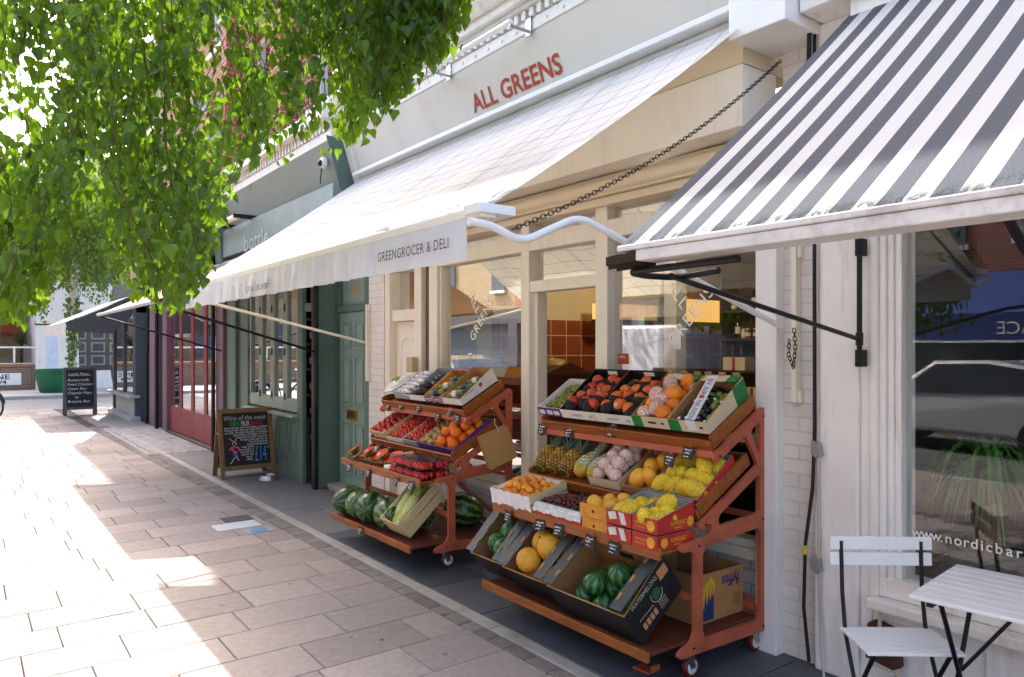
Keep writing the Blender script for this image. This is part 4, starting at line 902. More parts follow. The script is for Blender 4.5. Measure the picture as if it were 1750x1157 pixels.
# ---------------------------------------------------------------- fruit racks
TRAY_A = math.radians(29)
def rack(u0, label):
    t = T('fruit_rack', label, 'rack', (u0+.69, 3.0, 0), 'terracotta fruit racks on the slate')
    u1 = u0+1.38
    outer = [(2.70, .13), (3.37, .112), (3.388, .14), (3.388, 1.265), (3.37, 1.288), (3.335, 1.278), (2.968, 1.078), (2.952, 1.055), (2.972, 1.03), (3.0, 1.04), (3.19, 1.145), (3.215, 1.14), (3.318, .99),
             (2.865, .757), (2.845, .738), (2.858, .715), (2.925, .742), (2.94, .73), (2.925, .695), (2.89, .678), (2.715, .664), (2.695, .648), (2.715, .63), (2.785, .628), (2.812, .60), (2.812, .23), (2.79, .19), (2.71, .165), (2.692, .148)]
    holes = [[(2.868, .225), (2.885, .188), (3.31, .176), (3.335, .195), (3.335, .64), (3.315, .662), (2.90, .632), (2.868, .605)],
             [(3.0, .715), (3.315, .737), (3.33, .757), (3.33, .925), (3.315, .935), (3.0, .775), (2.985, .745)],
             [(3.255, 1.15), (3.325, 1.045), (3.335, 1.06), (3.335, 1.2), (3.32, 1.21), (3.262, 1.178)]]
    for u in (u0, u1-.022): plate('side_frame', rounded(outer, .018, 3), [rounded(h, .02, 3) for h in holes], lambda a, b_, u=u: (u, a, b_), (.022, 0, 0), redm, t)
    q = MB()
    for (v, z) in ((2.84, .645), (3.36, .70), (3.36, .14), (2.80, .16), (3.0, 1.062), (2.89, .738), (3.36, 1.24)): q.lathe([(.007, 0), (.007, .003), (.004, .005)], (u0, v, z), 10, (-1, 0, 0))
    q.build('bolt', iron, t)
    def board(name, o, a, b_, c, m=rwood): q = MB(); q.obox(o, a, b_, c); return q.build(name, m, t, bev=.003)
    L_ = 1.32; ua = u0+.026
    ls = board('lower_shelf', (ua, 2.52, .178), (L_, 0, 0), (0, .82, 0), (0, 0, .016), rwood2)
    q = MB(); q.box(ua-.005, ua+L_+.006, 2.50, 2.519, .155, .205); q.build('lip', rwood, ls, bev=.003)
    ms = board('middle_shelf', (ua, 2.6, .632), (L_, 0, 0), (0, .32, 0), (0, 0, .016))
    q = MB(); q.box(ua-.005, ua+L_+.006, 2.58, 2.599, .61, .668); q.build('lip', rwood, ms, bev=.003)
    for (v, z, ln) in ((2.885, .768, .46), (2.99, 1.092, .40)):
        d = Vector((0, math.cos(TRAY_A), math.sin(TRAY_A))); nn = Vector((0, -d.z, d.y)); o = Vector((ua, v, z))
        tr = board('sloped_tray', o, (L_, 0, 0), d*ln, nn*.014)
        q = MB(); q.obox(o-d*.016-nn*.005, (L_, 0, 0), d*.015, nn*.062); q.build('lip', rwood, tr, bev=.003)
        q = MB()
        for a in (ua-.004, ua+L_-.012): q.obox(Vector((a, v, z))+nn*.0145, (.016, 0, 0), d*ln, nn*.06)
        q.build('end_board', rwood, tr, bev=.003)
        q = MB(); q.obox(o+d*(ln-.014)+nn*.015, (L_-.02, 0, 0), d*.013, nn*.055); q.build('rear_board', rwood, tr)
    for (v, z) in ((2.97, 1.05), (3.35, .69), (2.84, .36), (3.36, .2)): board('crossbar', (u0+.022, v, z), (1.336, 0, 0), (0, .022, 0), (0, 0, .035), redm)
    q = MB(); q.obox((u0+.022, 3.372, .2), (1.336, 0, .42), (0, .012, 0), (0, 0, .04)); q.build('diagonal_brace', redm, t)
    for u in (u0+.03, u1-.06):
        for v, kk in ((2.80, 0), (3.32, 1)):
            cs = MB(); c = (u+.015, v+.03, .052)
            cs.box(u-.012, u+.042, v-.03, v+.03, .118, .126); cs.lathe([(.018, .1), (.02, .118)], (u+.015, v, 0), 10)
            for s_ in (-.02, .017): cs.prism([(u+.015+s_, v-.02, .112), (u+.015+s_, v+.03, .112), (u+.015+s_, v+.05, .05), (u+.015+s_, v+.015, .045)], (.003, 0, 0))
            ct = cs.build('caster', steel, t)
            q = MB(); q.lathe([(.02, -.0135), (.046, -.0135), (.05, -.01), (.05, .01), (.046, .0135), (.02, .0135)], c, 20, (1, 0, 0)); wl2 = q.build('wheel', pm('caster_tyre', '#6b1d22', .4), ct, smooth=40)
            q = MB(); q.lathe([(.034, -.0155), (.036, -.014), (.036, .014), (.034, .0155)], c, 18, (1, 0, 0)); q.build('hub', pm('caster_hub', '#d5d6d8', .35), wl2, smooth=40)
    return t
R2U, R1U = 2.275, 4.5
rack(R2U, 'terracotta framed fruit rack nearest the camera, loaded with mangoes and melon boxes')
rack(R1U, 'terracotta framed fruit rack further along with tomatoes and whole watermelons')
mb = MB(); mb.obox((2.45, 2.68, .003), (.1, -.01, 0), (.005, .07, 0), (0, 0, .008)); mb.obox((2.44, 2.69, .012), (.012, 0, 0), (.003, .06, 0), (0, 0, .03)); tag(mb.build('angle_bracket', redm), 'small terracotta angle bracket lying on the slate under the near rack', 'bracket')
# ---------------------------------------------------------------- fruit and vegetables: one mesh of each kind, then copies
def proj(p):
    q = P(p)-cam.location; F = q.y*math.cos(TH)+q.x*math.sin(TH); r = -q.y*math.sin(TH)+q.x*math.cos(TH); return (r/F, q.z/F)
ORD = ['leftmost', 'second from left', 'third from left', 'fourth from left', 'fifth from left', 'sixth from left', 'seventh from left', 'eighth from left', 'ninth from left']
NUM = ['', 'one', 'two', 'three', 'four', 'five', 'six', 'seven', 'eight', 'nine']
def rank(items, what, where):
    """items: (object, place); every one gets a label that says which one it is"""
    n = len(items); its = sorted(items, key=lambda q: proj(q[1])[0])
    for k, (o, p) in enumerate(its):
        o['label'] = ('rightmost' if k == n-1 and n > 1 else ORD[k])+' of the '+NUM[n]+' '+what+' '+where if n > 1 else what+' '+where
def wm_mat(name, dark, light, k, thr):
    t = NT(name); v = t.coord(); s = t.a('SeparateXYZ'); t.w(v, s.inputs[0])
    ang = t.math('ARCTAN2', s.outputs[1], s.outputs[0]); n = t.noise(v, 26, 4, .7); n2 = t.noise(v, 60, 3)
    w = t.math('SINE', t.math('ADD', t.math('MULTIPLY', ang, k), t.math('MULTIPLY', n, 8)))
    f = t.math('ADD', t.math('MULTIPLY_ADD', w, .5, .5), t.math('MULTIPLY_ADD', n2, .5, -.25))
    o = t.ramp(f, [(thr-.2, L(dark)), (thr+.25, L(light))]); t.w(o, t.b.inputs['Base Color']); t.b.inputs['Roughness'].default_value = .32; return t.m
def blob(name, r, mat, seg=16, rings=10, f=None, stem=None, extra=None):
    m = MB(); m.ell((0, 0, 0), r, seg, rings, f=f); mats = [mat]
    if stem: m.lathe([(stem[1], 0), (stem[1]*.7, .012)], (0, 0, r[2]*.97), 6, mi=1); mats.append(stem[0])
    if extra: extra(m, mats)
    return m.mesh(name, mats, smooth=60)
stemm = pm('dry_stem', '#5d4a2c', .8)
WM_BIG = blob('watermelon', (.118, .118, .165), wm_mat('striped_watermelon_rind', '#17341c', '#4a6b36', 9, .66), 22, 14)
WM_BIG2 = blob('watermelon', (.118, .118, .16), wm_mat('pale_striped_watermelon_rind', '#1f3f22', '#66854a', 9, .55), 22, 14)
WM_BIG3 = blob('watermelon', (.13, .13, .155), wm_mat('dark_mottled_watermelon_rind', '#132a15', '#65893c', 11, .7), 22, 14)
WM_SM = blob('watermelon', (.064, .064, .061), wm_mat('small_watermelon_rind', '#1b4522', '#3f7c39', 9, .62), 20, 12, stem=(stemm, .006))
MELON = blob('melon', (.073, .073, .077), pm('yellow_melon_skin', '#d59a2e', .5, .14, 30, .25, 120), 20, 12, stem=(stemm, .007))
mg = NT('mango_skin'); _v = mg.coord(); _s = mg.a('SeparateXYZ'); mg.w(_v, _s.inputs[0])
mg.w(mg.ramp(mg.math('ADD', mg.math('MULTIPLY_ADD', _s.outputs[2], 6, .5), mg.math('MULTIPLY_ADD', mg.noise(_v, 20), .5, -.25)), [(.2, L('#d88a1c')), (.6, L('#e8a92c')), (.95, L('#cf9a35'))]), mg.b.inputs['Base Color']); mg.b.inputs['Roughness'].default_value = .4
mango_f = lambda a, p: 1+.10*math.cos(a)*math.sin(p)**2-.05*math.cos(2*p)
MANGO = blob('mango', (.043, .038, .062), mg.m, 16, 11, mango_f)
NETMANGO = blob('netted_mango', (.046, .04, .066), netted('yellow_foam_net', '#dfae20', '#f6dc2e', 95, .10, 1.0), 18, 12, lambda a, p: mango_f(a, p)*(1+.02*math.sin(14*a)*math.sin(11*p)))
BAREMANGO = blob('netted_mango', (.046, .04, .066), netted('yellow_foam_net_open', '#d59a30', '#f4da2c', 95, .10, 1.0, cover=(2, -.028)), 18, 12, mango_f)
ORANGE = blob('orange', (.042, .042, .040), pm('orange_peel', '#e2701a', .45, .1, 14, .3, 260, rand=.1), 16, 10)
PERSIM = blob('persimmon', (.044, .044, .040), pm('persimmon_skin', '#e0801f', .35, .1, 12, .05, rand=.1), 16, 10)
NETPERS = blob('netted_persimmon', (.046, .046, .042), netted('pinkish_foam_net', '#d9772a', '#e9dcd8', 110, .10, 1.0, cover=(2, -.012)), 16, 10)
NETPEACH = blob('netted_peach', (.04, .04, .038), netted('pale_foam_net', '#cf8a55', '#e6d6d4', 120, .12, 1.0), 14, 9, lambda a, p: 1+.04*math.sin(9*a)*math.sin(7*p))
APRICOT = blob('apricot', (.024, .023, .025), pm('apricot_skin', '#e0912c', .5, .14, 18, .05, rand=.12), 12, 8, lambda a, p: 1-.05*max(0, math.cos(a))**6)
CHERRY = blob('cherry', (.0145, .0145, .014), pm('cherry_skin', '#4a0a14', .15, .3, 20, 0, rand=.35), 10, 7)
TOMATO = blob('tomato', (.027, .027, .024), pm('tomato_skin', '#c0241a', .25, .12, 14, 0, rand=.12), 12, 8, stem=(pm('green_calyx', '#3e5a22', .7), .008))
CTOM = blob('cherry_tomato', (.0165, .0165, .017), pm('cherry_tomato_skin', '#b52317', .22, .12, 20, 0, rand=.18), 10, 7)
POTATO = blob('potato', (.026, .022, .034), pm('potato_skin', '#b3935f', .8, .15, 18, .2, rand=.2), 12, 8, lambda a, p: 1+.08*math.sin(2*a+3*p))
AVO = blob('aubergine', (.03, .03, .062), pm('dark_aubergine_skin', '#1d1a1c', .35, .2, 12, .1), 14, 10, lambda a, p: 1.08-.22*math.cos(p))
FIG = blob('fig', (.02, .02, .024), pm('green_fig_skin', '#7e8136', .55, .25, 18, .05, rand=.2), 10, 8)
GRAPE = blob('plum', (.021, .021, .023), pm('dark_plum_skin', '#22202c', .2, .3, 14, 0, rand=.3), 12, 8)
GRAPEG = blob('green_plum', (.019, .019, .021), pm('green_plum_skin', '#7c8f3a', .3, .2, 14, 0, rand=.2), 12, 8)
def wrapx(m, mats):
    mats += [pm('dark_foam_sleeve', '#23211f', .7, .25, 90, .8, 150), pm('oval_fruit_label', '#c9c2a8', .4, .4, 60, 0)]
    m.ell((0, 0, -.012), (.0475, .0475, .046), 16, 9, 1); m.ell((.026, .0, .038), (.013, .010, .004), 10, 5, 2, rot=Matrix.Rotation(.5, 3, 'Y'))
RED_T = pm('red_mango_skin', '#bb3a22', .3, .3, 16, 0, rand=.15)
WRAPMANGO = blob('sleeved_mango', (.042, .042, .052), RED_T, 16, 11, None, None, wrapx)
WRAPMANGO2 = blob('sleeved_mango', (.040, .040, .050), pm('orange_mango_skin', '#d9641e', .3, .3, 16, 0, rand=.15), 16, 11, None, None, wrapx)
class Fr:
    """a tilted box on a shelf: x runs to the viewer's right, y up the slope, z out of the tray"""
    def __init__(s, u, v, z, tilt, w, d):
        s.o = Vector((u, v, z)); s.x = Vector((-1, 0, 0)); s.y = Vector((0, math.cos(tilt), math.sin(tilt))); s.z = Vector((0, -math.sin(tilt), math.cos(tilt))); s.w, s.d = w, d
    def __call__(s, x, y, z): return tuple(s.o+s.x*x+s.y*y+s.z*z)
def crate(name, label, u, v, z, tilt, w, d, hf, hb, out, inn, group=None, th=.005, side=None, cat='box', nob=False):
    f = Fr(u, v, z, tilt, w, d); t = T(name, label, cat, f(w/2, d/2, 0), group); e = .0006
    q = MB(); q.obox(f(th, th, 0), f.x*(w-2*th), f.y*(d-2*th), f.z*th); q.build('base', [inn], t)
    def pan(nm, o, a, b, h0, h1, outm):
        m = MB(); o, a, b = Vector(o), Vector(a), Vector(b); up0, up1 = f.z*h0, f.z*h1
        m.add([o, o+a, o+a+b, o+b, o+up0, o+a+up1, o+a+b+up1, o+b+up0], [(0, 1, 2, 3), (4, 5, 6, 7)], 1)
        k = len(m.v)-8; m.f += [[k, k+1, k+5, k+4], [k+1, k+2, k+6, k+5], [k+2, k+3, k+7, k+6], [k+3, k, k+4, k+7]]; m.m += [0, 0, 1, 0]; m.uv += [None]*4
        return m.build(nm, [outm, inn], t)
    fp = pan('front_panel', f(0, 0, 0), f.x*w, f.y*th, hf, hf, out)
    pan('back_panel', f(w, d, 0), -f.x*w, -f.y*th, hb, hb, out)
    s1 = pan('side_panel', f(0, d-th, 0), -f.y*(d-2*th), f.x*th, hb, hf, side or out); s2 = pan('side_panel', f(w, th, 0), f.y*(d-2*th), -f.x*th, hf, hb, side or out)
    f.t, f.front, f.right = t, fp, s2; return f
def rrot(r=R, flat=False): return (r.uniform(0, 6.3), r.uniform(0, 6.3), r.uniform(0, 6.3))
def fill(f, me, r, nx, ny, name, label, cat, group, x0=.02, x1=None, y0=.02, y1=None, z0=None, jit=.3, layers=1, rot=None, ranked=None, heap=0, drop=0, alt=None, up=False):
    x1 = x1 or f.w-.02; y1 = y1 or f.d-.02; z0 = z0 if z0 is not None else r+.006; items = []
    for l in range(layers):
        for i in range(nx-l):
            for j in range(ny-l):
                if R.random() < drop*(l+.3): continue
                x = x0+(x1-x0)*(i+.5+l*.5)/nx+R.uniform(-jit, jit)*r; y = y0+(y1-y0)*(j+.5+l*.5+(.25 if i % 2 else -.1))/ny+R.uniform(-jit, jit)*r
                cx, cy = (x-(x0+x1)/2)/(x1-x0)*2, (y-(y0+y1)/2)/(y1-y0)*2
                z = z0+l*r*1.35+R.uniform(0, .3)*r+heap*max(0, 1-cx*cx)*max(0, 1-cy*cy)
                p = f(x, y, z); o = inst(name, alt if alt and R.random() < .4 else me, p, label, cat, group, rot() if rot else rrot(), R.uniform(.92, 1.06)); items.append((o, p))
                if nx <= 3 and ny <= 4: o['label'] = label+', '+('upper ' if l or up else '')+['front', 'second', 'third', 'back'][j if j < ny-l-1 else 3]+' row '+(['left', 'middle', 'right'] if nx-l == 3 else ['left', 'right'])[i]
    if ranked: rank(items, *ranked)
    return items
A29 = TRAY_A
def fz(v0, z0, d=.01): return (v0, z0)
# --- near rack, top tray
TVZ = (2.978, 1.168)
f = crate('fig_box', 'white and purple printed box of green figs, leftmost on the near top tray', 3.655, *TVZ, A29, .215, .33, .06, .075, purplecard, whitecard)
q = MB()
for x in (.012, .085, .15): q.obox(Vector(f(x, 0, .012))-f.y*.0012, f.x*.05, f.y*.001, f.z*.03)
q.build('printed_label', whitecard, f.front)
fill(f, FIG, .02, 5, 7, 'fig', 'small green fig heaped in the white and purple box', 'fig', 'green figs in the purple printed box', layers=1, y0=.05)
for k in range(2):
    f = crate('mango_box', ('left black lined box of red mangoes on the near top tray', 'right black lined box of red mangoes beside the persimmon box')[k], 3.435-.305*k, *TVZ, A29, .298, .385, .06, .125, whitecard, blackcard, side=redcard)
    q = MB(); q.obox(Vector(f(.1, 0, .02))-f.y*.0012, f.x*.09, f.y*.001, f.z*.014); q.obox(Vector(f(.25, 0, .015))-f.y*.0012, f.x*.03, f.y*.001, f.z*.02); q.build('printed_label', lgrey, f.front)
    q = MB()
    for y in (.04, .15, .26): q.obox(Vector(f(.298, y, .02))+f.x*.0002, f.x*.001, f.y*.07, f.z*.03)
    q.build('white_print', whitecard, f.right); q = MB(); q.obox(f(.11, .378, .09), f.x*.08, f.y*.0015, f.z*.025); q.build('hand_hole', whitecard, f.t)
    fill(f, WRAPMANGO if k == 0 else WRAPMANGO2, .046, 3, 4, 'sleeved_mango', ('sleeved red mango in the left black box', 'sleeved orange red mango in the right black box')[k], 'mango', ('red mangoes in the left black lined box', 'orange red mangoes in the right black lined box')[k], ranked=None, rot=lambda: (R.uniform(-.9, .5), R.uniform(-.8, .6), R.uniform(0, 6.3)), y0=.03, jit=.2, layers=1, drop=.0)
for k in range(2):
    f = crate('persimmon_box' if k == 0 else 'plum_box', ('green and cream box of netted persimmons on the near top tray', 'green and cream box of dark plums, rightmost on the near top tray')[k], (2.828, 2.565)[k], *TVZ, A29, (.255, .245)[k], .37, .068, .115, greenbrowncard, carddk)
    w = f.w
    q = MB(); q.obox(Vector(f(0, 0, 0))-f.y*.0012, f.x*.07, f.y*.001, f.z*.068); q.obox(Vector(f(w-.07, f.d, 0))-f.y*.0065, f.x*.07, f.y*.001, f.z*.115); q.build('green_print', greencard, f.front)
    q = MB(); q.obox(Vector(f(w, .26, .0))+f.x*.0002, f.x*.001, f.y*.11, f.z*.105); q.build('green_print', greencard, f.right)
    q = MB(); q.obox(f(.02, f.d-.06, .117), f.x*(w-.09), f.y*.06, f.z*.004); q.build('top_flap', greenbrowncard, f.t); q = MB(); q.obox(f(w-.07, f.d-.06, .117), f.x*.066, f.y*.06, f.z*.004); q.build('top_flap', greencard, f.t)
    q = MB(); q.obox(Vector(f(w*.45, 0, .028))-f.y*.0025, f.x*.055, f.y*.001, f.z*.012); q.obox(Vector(f(w*.8, 0, .028))-f.y*.0025, f.x*.02, f.y*.001, f.z*.012); q.build('hand_hole', darkin, f.front)
    q = MB()
    for x in (w*.12, w*.5, w*.86): q.obox(f(x-.02, f.d-.006, .118), f.x*.04, f.y*.012, f.z*.018)
    q.build('card_tab', card, f.t)
    if k == 0:
        fill(f, NETPERS, .045, 3, 4, 'netted_persimmon', 'orange persimmon in the green and cream box', 'persimmon', 'netted persimmons in the green and cream box', alt=PERSIM, jit=.2, rot=lambda: (R.uniform(-1.2, .6), R.uniform(-.9, .9), R.uniform(0, 6.3)), heap=.02)
        fill(f, NETPERS, .045, 2, 2, 'netted_persimmon', 'orange persimmon in the green and cream box', 'persimmon', 'netted persimmons in the green and cream box', alt=PERSIM, jit=.2, z0=.105, x0=.05, y0=.1, up=True)
    else:
        its = fill(f, GRAPE, .022, 5, 8, 'plum', 'dark plum in the rightmost green and cream box', 'plum', 'dark and green plums in the rightmost box', alt=GRAPEG, jit=.3, heap=.018)
        q = MB()
        for o, p in its[::4]: q.lathe([(.0075, 0), (.0085, .001), (.001, .0015)], Vector(p)+f.z*.0235-f.y*.004, 10, tuple(f.z-f.y*.2))
        q.build('round_sticker', pm('white_sticker', '#dfe0ea', .4), f.t)
        q = MB(); a_, b_ = Vector(f(.045, .352, .124)), Vector(f(.115, .006, .074)); q.obox(a_, f.x*.062, b_-a_, f.z*.0015); q.obox(Vector(f(.115, -.003, .073)), f.x*.062, f.y*.003, -f.z*.06); bn = q.build('paper_band', pm('white_band', '#d8dbe2', .5, .03, 4, 0), f.t)
        yd = f.x; xd = (b_-a_).normalized()
        txt('BY AIR', .046, a_+xd*.03+f.x*.012+f.z*.0025, inkdk, bn, xd, yd); txt('PAR AVION', .046, a_+xd*.205+f.x*.012+f.z*.0025, inkdk, bn, xd, yd, width=.15)
        q = MB(); q.obox(a_+xd*.165+f.x*.014+f.z*.002, xd*.024, f.x*.03, f.z*.0005); q.build('red_print', inkred, bn)
# --- near rack, sloped middle tray
MV = (2.89, .812)
pine_m = NT('pineapple_skin'); _v = pine_m.coord(); _g = pine_m.a('NewGeometry')
pine_m.w(pine_m.ramp(_g.outputs['Random Per Island'], [(0, L('#8a5a1c')), (.5, L('#b98a2c')), (1, L('#7d7a2c'))]), pine_m.b.inputs['Base Color']); pine_m.b.inputs['Roughness'].default_value = .55
pleaf = pm('pineapple_leaf', '#5c7362', .55, .25, 9, 0, transl=(None, .15))
def pineapple(c, ax, label):
    t = T('pineapple', label, 'pineapple', c, 'pineapples on the near rack'); ax = Vector(ax).normalized(); x = ax.cross(Vector((0, 0, 1))).normalized(); y = ax.cross(x); c = Vector(c); m = MB()
    core = MB(); core.lathe([(.01, -.088), (.042, -.075), (.054, -.03), (.054, .03), (.042, .075), (.01, .088)], c, 16, ax); core.build('flesh_core', pm('pineapple_core', '#4a3a18', .7), t, smooth=60)
    for i in range(11):
        h = -.082+.0164*i; rr_ = .056*math.sqrt(max(.12, 1-(h/.098)**2))
        for k in range(13):
            a = 2*math.pi*(k+.5*(i % 2))/13; n = x*math.cos(a)+y*math.sin(a); tn = -x*math.sin(a)+y*math.cos(a); p = c+ax*h+n*rr_
            w, hh = rr_*.235, .0115
            vs = [p-tn*w, p+ax*hh, p+tn*w, p-ax*hh, p+n*.009+ax*.001]; m.add(vs, [(0, 1, 4), (1, 2, 4), (2, 3, 4), (3, 0, 4)])
    m.build('skin', pine_m.m, t, fix=False)
    m = MB(); pr_ = random.Random(int(c.x*1000))
    for k in range(46):
        a = pr_.uniform(0, 6.28); lv = k/46; n = x*math.cos(a)+y*math.sin(a); tn = -x*math.sin(a)+y*math.cos(a); ln = .05+.085*lv; sp = (1-lv)*1.0+.12; b0 = c+ax*(.078+.02*lv)+n*.02*(1-lv); pts = []
        for i in range(5):
            s_ = i/4; pts.append(b0+(ax*math.cos(sp*s_)+n*math.sin(sp*s_+.25*(1-lv)))*ln*s_)
        for i in range(4):
            w0, w1 = .008*(1-(i/4)**2)+.0004, .008*(1-((i+1)/4)**2)+.0004; m.quad(pts[i]-tn*w0, pts[i]+tn*w0, pts[i+1]+tn*w1, pts[i+1]-tn*w1)
    m.build('leaf_crown', pleaf, t, fix=False)
ft = Fr(3.63, *MV, A29, 1.3, .42)
for k in range(3): pineapple(ft(.075+.115*k, .1, .05), ft.y*1.0+ft.z*.12-ft.x*.0+Vector((0, 0, .15)), ('leftmost pineapple on the near rack beside the apricots', 'middle pineapple of the three on the near rack', 'right pineapple next to the netted papayas')[k])
pap = NT('papaya_skin'); _v = pap.coord(); pap.w(pap.ramp(pap.noise(_v, 12, 4), [(.35, L('#8a8f2e')), (.55, L('#c99528')), (.75, L('#d9852a'))]), pap.b.inputs['Base Color']); pap.b.inputs['Roughness'].default_value = .4
papnet = netted('white_diamond_net', '#8a8f3a', '#dfe0da', 60, .06, .8)
for k in range(2):
    c = Vector(ft(.43+.115*k, .085, .05)); t = T('papaya', ('left green and yellow papaya in white net on the near rack', 'right yellow papaya in white net beside the pink netted peaches')[k], 'papaya', c, 'netted papayas'); m = MB()
    prof = [(.004, -.075), (.035, -.062), (.052, -.02), (.05, .03), (.035, .08), (.01, .1)]; ax = ft.y*.96+ft.z*.1
    m.lathe(prof, c, 18, ax); m.build('fruit', pap.m, t, smooth=60); m = MB(); m.lathe([(.054, -.028), (.0545, -.01), (.053, .03), (.038, .08), (.022, .12), (.026, .17), (.03, .2)], c, 18, ax); m.build('net_sleeve', papnet, t, smooth=60)
f = crate('peach_box', 'small open box of pink netted peaches beside the papayas', 3.09, MV[0], MV[1], A29, .24, .3, .06, .06, greenbrowncard, carddk, side=palewood)
fill(f, NETPEACH, .039, 3, 4, 'netted_peach', 'pink netted peach in the box beside the papayas', 'peach', 'pink netted peaches', jit=.25, heap=.03)
fill(f, NETPEACH, .039, 2, 3, 'netted_peach', 'pink netted peach in the box beside the papayas', 'peach', 'pink netted peaches', jit=.25, z0=.10, x0=.05, y0=.05, up=True)
f = crate('peach_box', 'small box of netted peaches in the shade of the top tray', 3.02, 3.14, .945, A29, .22, .17, .05, .05, orangecard, carddk)
fill(f, NETPERS, .04, 3, 2, 'netted_peach', 'pale netted peach in the upper box under the top tray', 'peach', 'netted peaches under the top tray', alt=PERSIM, heap=.02)
def mangobox(label, u, v, z, tilt, w, d, hf, hb, out, inn, me, n, where, what, nm, group):
    f = crate('mango_box', label, u, v, z, tilt, w, d, hf, hb, out, inn); its = []
    spots = {4: [(.3, .2), (.72, .3), (.34, .55), (.68, .74)], 6: [(.27, .18), (.72, .2), (.3, .47), (.7, .52), (.32, .8), (.7, .83)], 7: [(.25, .15), (.7, .17), (.28, .43), (.72, .46), (.3, .74), (.7, .78), (.5, .6)]}[n]
    for k, (a, b_) in enumerate(spots):
        zz = .045+(.05 if k == 6 else 0)+R.uniform(0, .012); p = f(.01+(w-.02)*a, .01+(d-.02)*b_, zz)
        m_ = BAREMANGO if me is NETMANGO and k in (1, 4) else me
        o = inst(nm, m_, p, '', 'mango', group, (R.uniform(.2, 1.0)*R.choice((-1, 1)), R.uniform(-.5, .5), R.uniform(0, 6.3)), R.uniform(.95, 1.08)); its.append((o, p))
    rank(its, what, where); return f
f = mangobox('brown box of four bare mangoes in the near sloped tray', 2.825, *MV, A29, .19, .33, .05, .085, card, carddk, MANGO, 4, 'in the sloped brown box', 'bare mangoes', 'mango', 'bare mangoes in brown boxes')
mangobox('left grey lined box of yellow netted mangoes in the sloped tray', 2.628, *MV, A29, .16, .33, .05, .08, redcard, greycard, NETMANGO, 6, 'in the left sloped box', 'yellow netted mangoes', 'netted_mango', 'yellow netted mangoes')
mangobox('right grey lined box of netted mangoes at the sloped tray end', 2.464, *MV, A29, .155, .34, .05, .085, redcard, greycard, NETMANGO, 7, 'in the right sloped box', 'yellow netted mangoes', 'netted_mango', 'yellow netted mangoes')
# --- near rack, flat middle shelf
MZ = .65
def woodcrate(label, u, v, z, tilt, w, d, h, slats=2):
    f = Fr(u, v, z, tilt, w, d); t = T('wooden_crate', label, 'crate', f(w/2, d/2, 0)); f.t = t
    q = MB(); q.obox(f(.008, .008, 0), f.x*(w-.016), f.y*(d-.016), f.z*.006); q.build('base', palewood, t)
    for (o, a, b_) in ((f(0, 0, 0), f.x*w, f.y*.007), (f(0, d-.007, 0), f.x*w, f.y*.007), (f(0, .007, 0), f.x*.007, f.y*(d-.014)), (f(w-.007, .007, 0), f.x*.007, f.y*(d-.014))):
        q = MB(); hh = h/slats
        for k in range(slats): q.obox(Vector(o)+f.z*(k*hh+.004), a, b_, f.z*(hh-.008))
        q.build('slat_side', palewood, t, bev=.0015)
    for x in (.009, w-.029):
        for y in (.009, d-.029): q = MB(); q.obox(f(x, y, .006), f.x*.02, f.y*.02, f.z*h); q.build('corner_post', palewood, t)
    return f
f = woodcrate('paper lined wooden crate of apricots at the near shelf left end', 3.625, 2.585, MZ, .22, .375, .29, .105)
lin = pm('white_paper_liner', '#e2dfdc', .7, .04, 5, .4, 18)
q = MB(); pr_ = random.Random(4)
for k in range(60):
    x0, x1 = .375*k/60, .375*(k+1)/60; lf = lambda q_: .088+.008*math.sin(q_*.21)+.005*math.sin(q_*.53+1)+.003*math.sin(q_*1.3); l0, l1 = lf(k), lf(k+1)
    q.quad(f(x0, -.003+.003*math.sin(k*.45), .108), f(x1, -.003+.003*math.sin((k+1)*.45), .108), f(x1, -.006-.004*math.sin((k+1)*.7), .108-l1), f(x0, -.006-.004*math.sin(k*.7), .108-l0)); q.quad(f(x0, -.003+.003*math.sin(k*.45), .108), f(x1, -.003+.003*math.sin((k+1)*.45), .108), f(x1, .03, .05), f(x0, .03, .05))
for (x, s_) in ((.012, 1), (.363, -1)): q.quad(f(x, .01, .1), f(x, .28, .1), f(x+.03*s_, .28, .03), f(x+.03*s_, .01, .03))
q.quad(f(.01, .278, .1), f(.365, .278, .1), f(.365, .25, .03), f(.01, .25, .03)); q.obox(f(.02, .02, .02), f.x*.335, f.y*.25, f.z*.03); q.build('paper_liner', lin, f.t, fix=False)
fill(f, APRICOT, .024, 7, 6, 'apricot', 'orange apricot in the paper lined wooden crate', 'apricot', 'apricots in the wooden crate', z0=.07, x0=.03, x1=.345, y0=.02, y1=.26, jit=.3, heap=.012)
fill(f, APRICOT, .024, 5, 3, 'apricot', 'orange apricot in the paper lined wooden crate', 'apricot', 'apricots in the wooden crate', z0=.108, x0=.07, x1=.32, y0=.05, y1=.22, jit=.3)
f = crate('cherry_box', 'red and white box of dark cherries with plastic film over its front', 3.235, 2.585, MZ, 0, .395, .27, .058, .08, redcard, whitecard)
q = MB(); pr_ = random.Random(9)
for k in range(50):
    x0, x1 = .395*k/50, .395*(k+1)/50
    def fp_(x, s_): return f(x, .02-.028*s_, .082-.018*s_-.03*max(0, s_-.5)/.5+.003*math.sin(x*60+s_*5)*s_+.002*math.sin(x*170)*s_)
    for j in range(4): q.quad(fp_(x0, j/4), fp_(x1, j/4), fp_(x1, (j+1)/4), fp_(x0, (j+1)/4))
q.build('plastic_film', pm('crinkled_film', '#cfd2d6', .2, .25, 22, .8, 30), f.t, smooth=180, fix=False)
q = MB(); q.obox(Vector(f(0, 0, .036))-f.y*.0015, f.x*.395, f.y*.001, f.z*.02); q.build('white_print', whitecard, f.front)
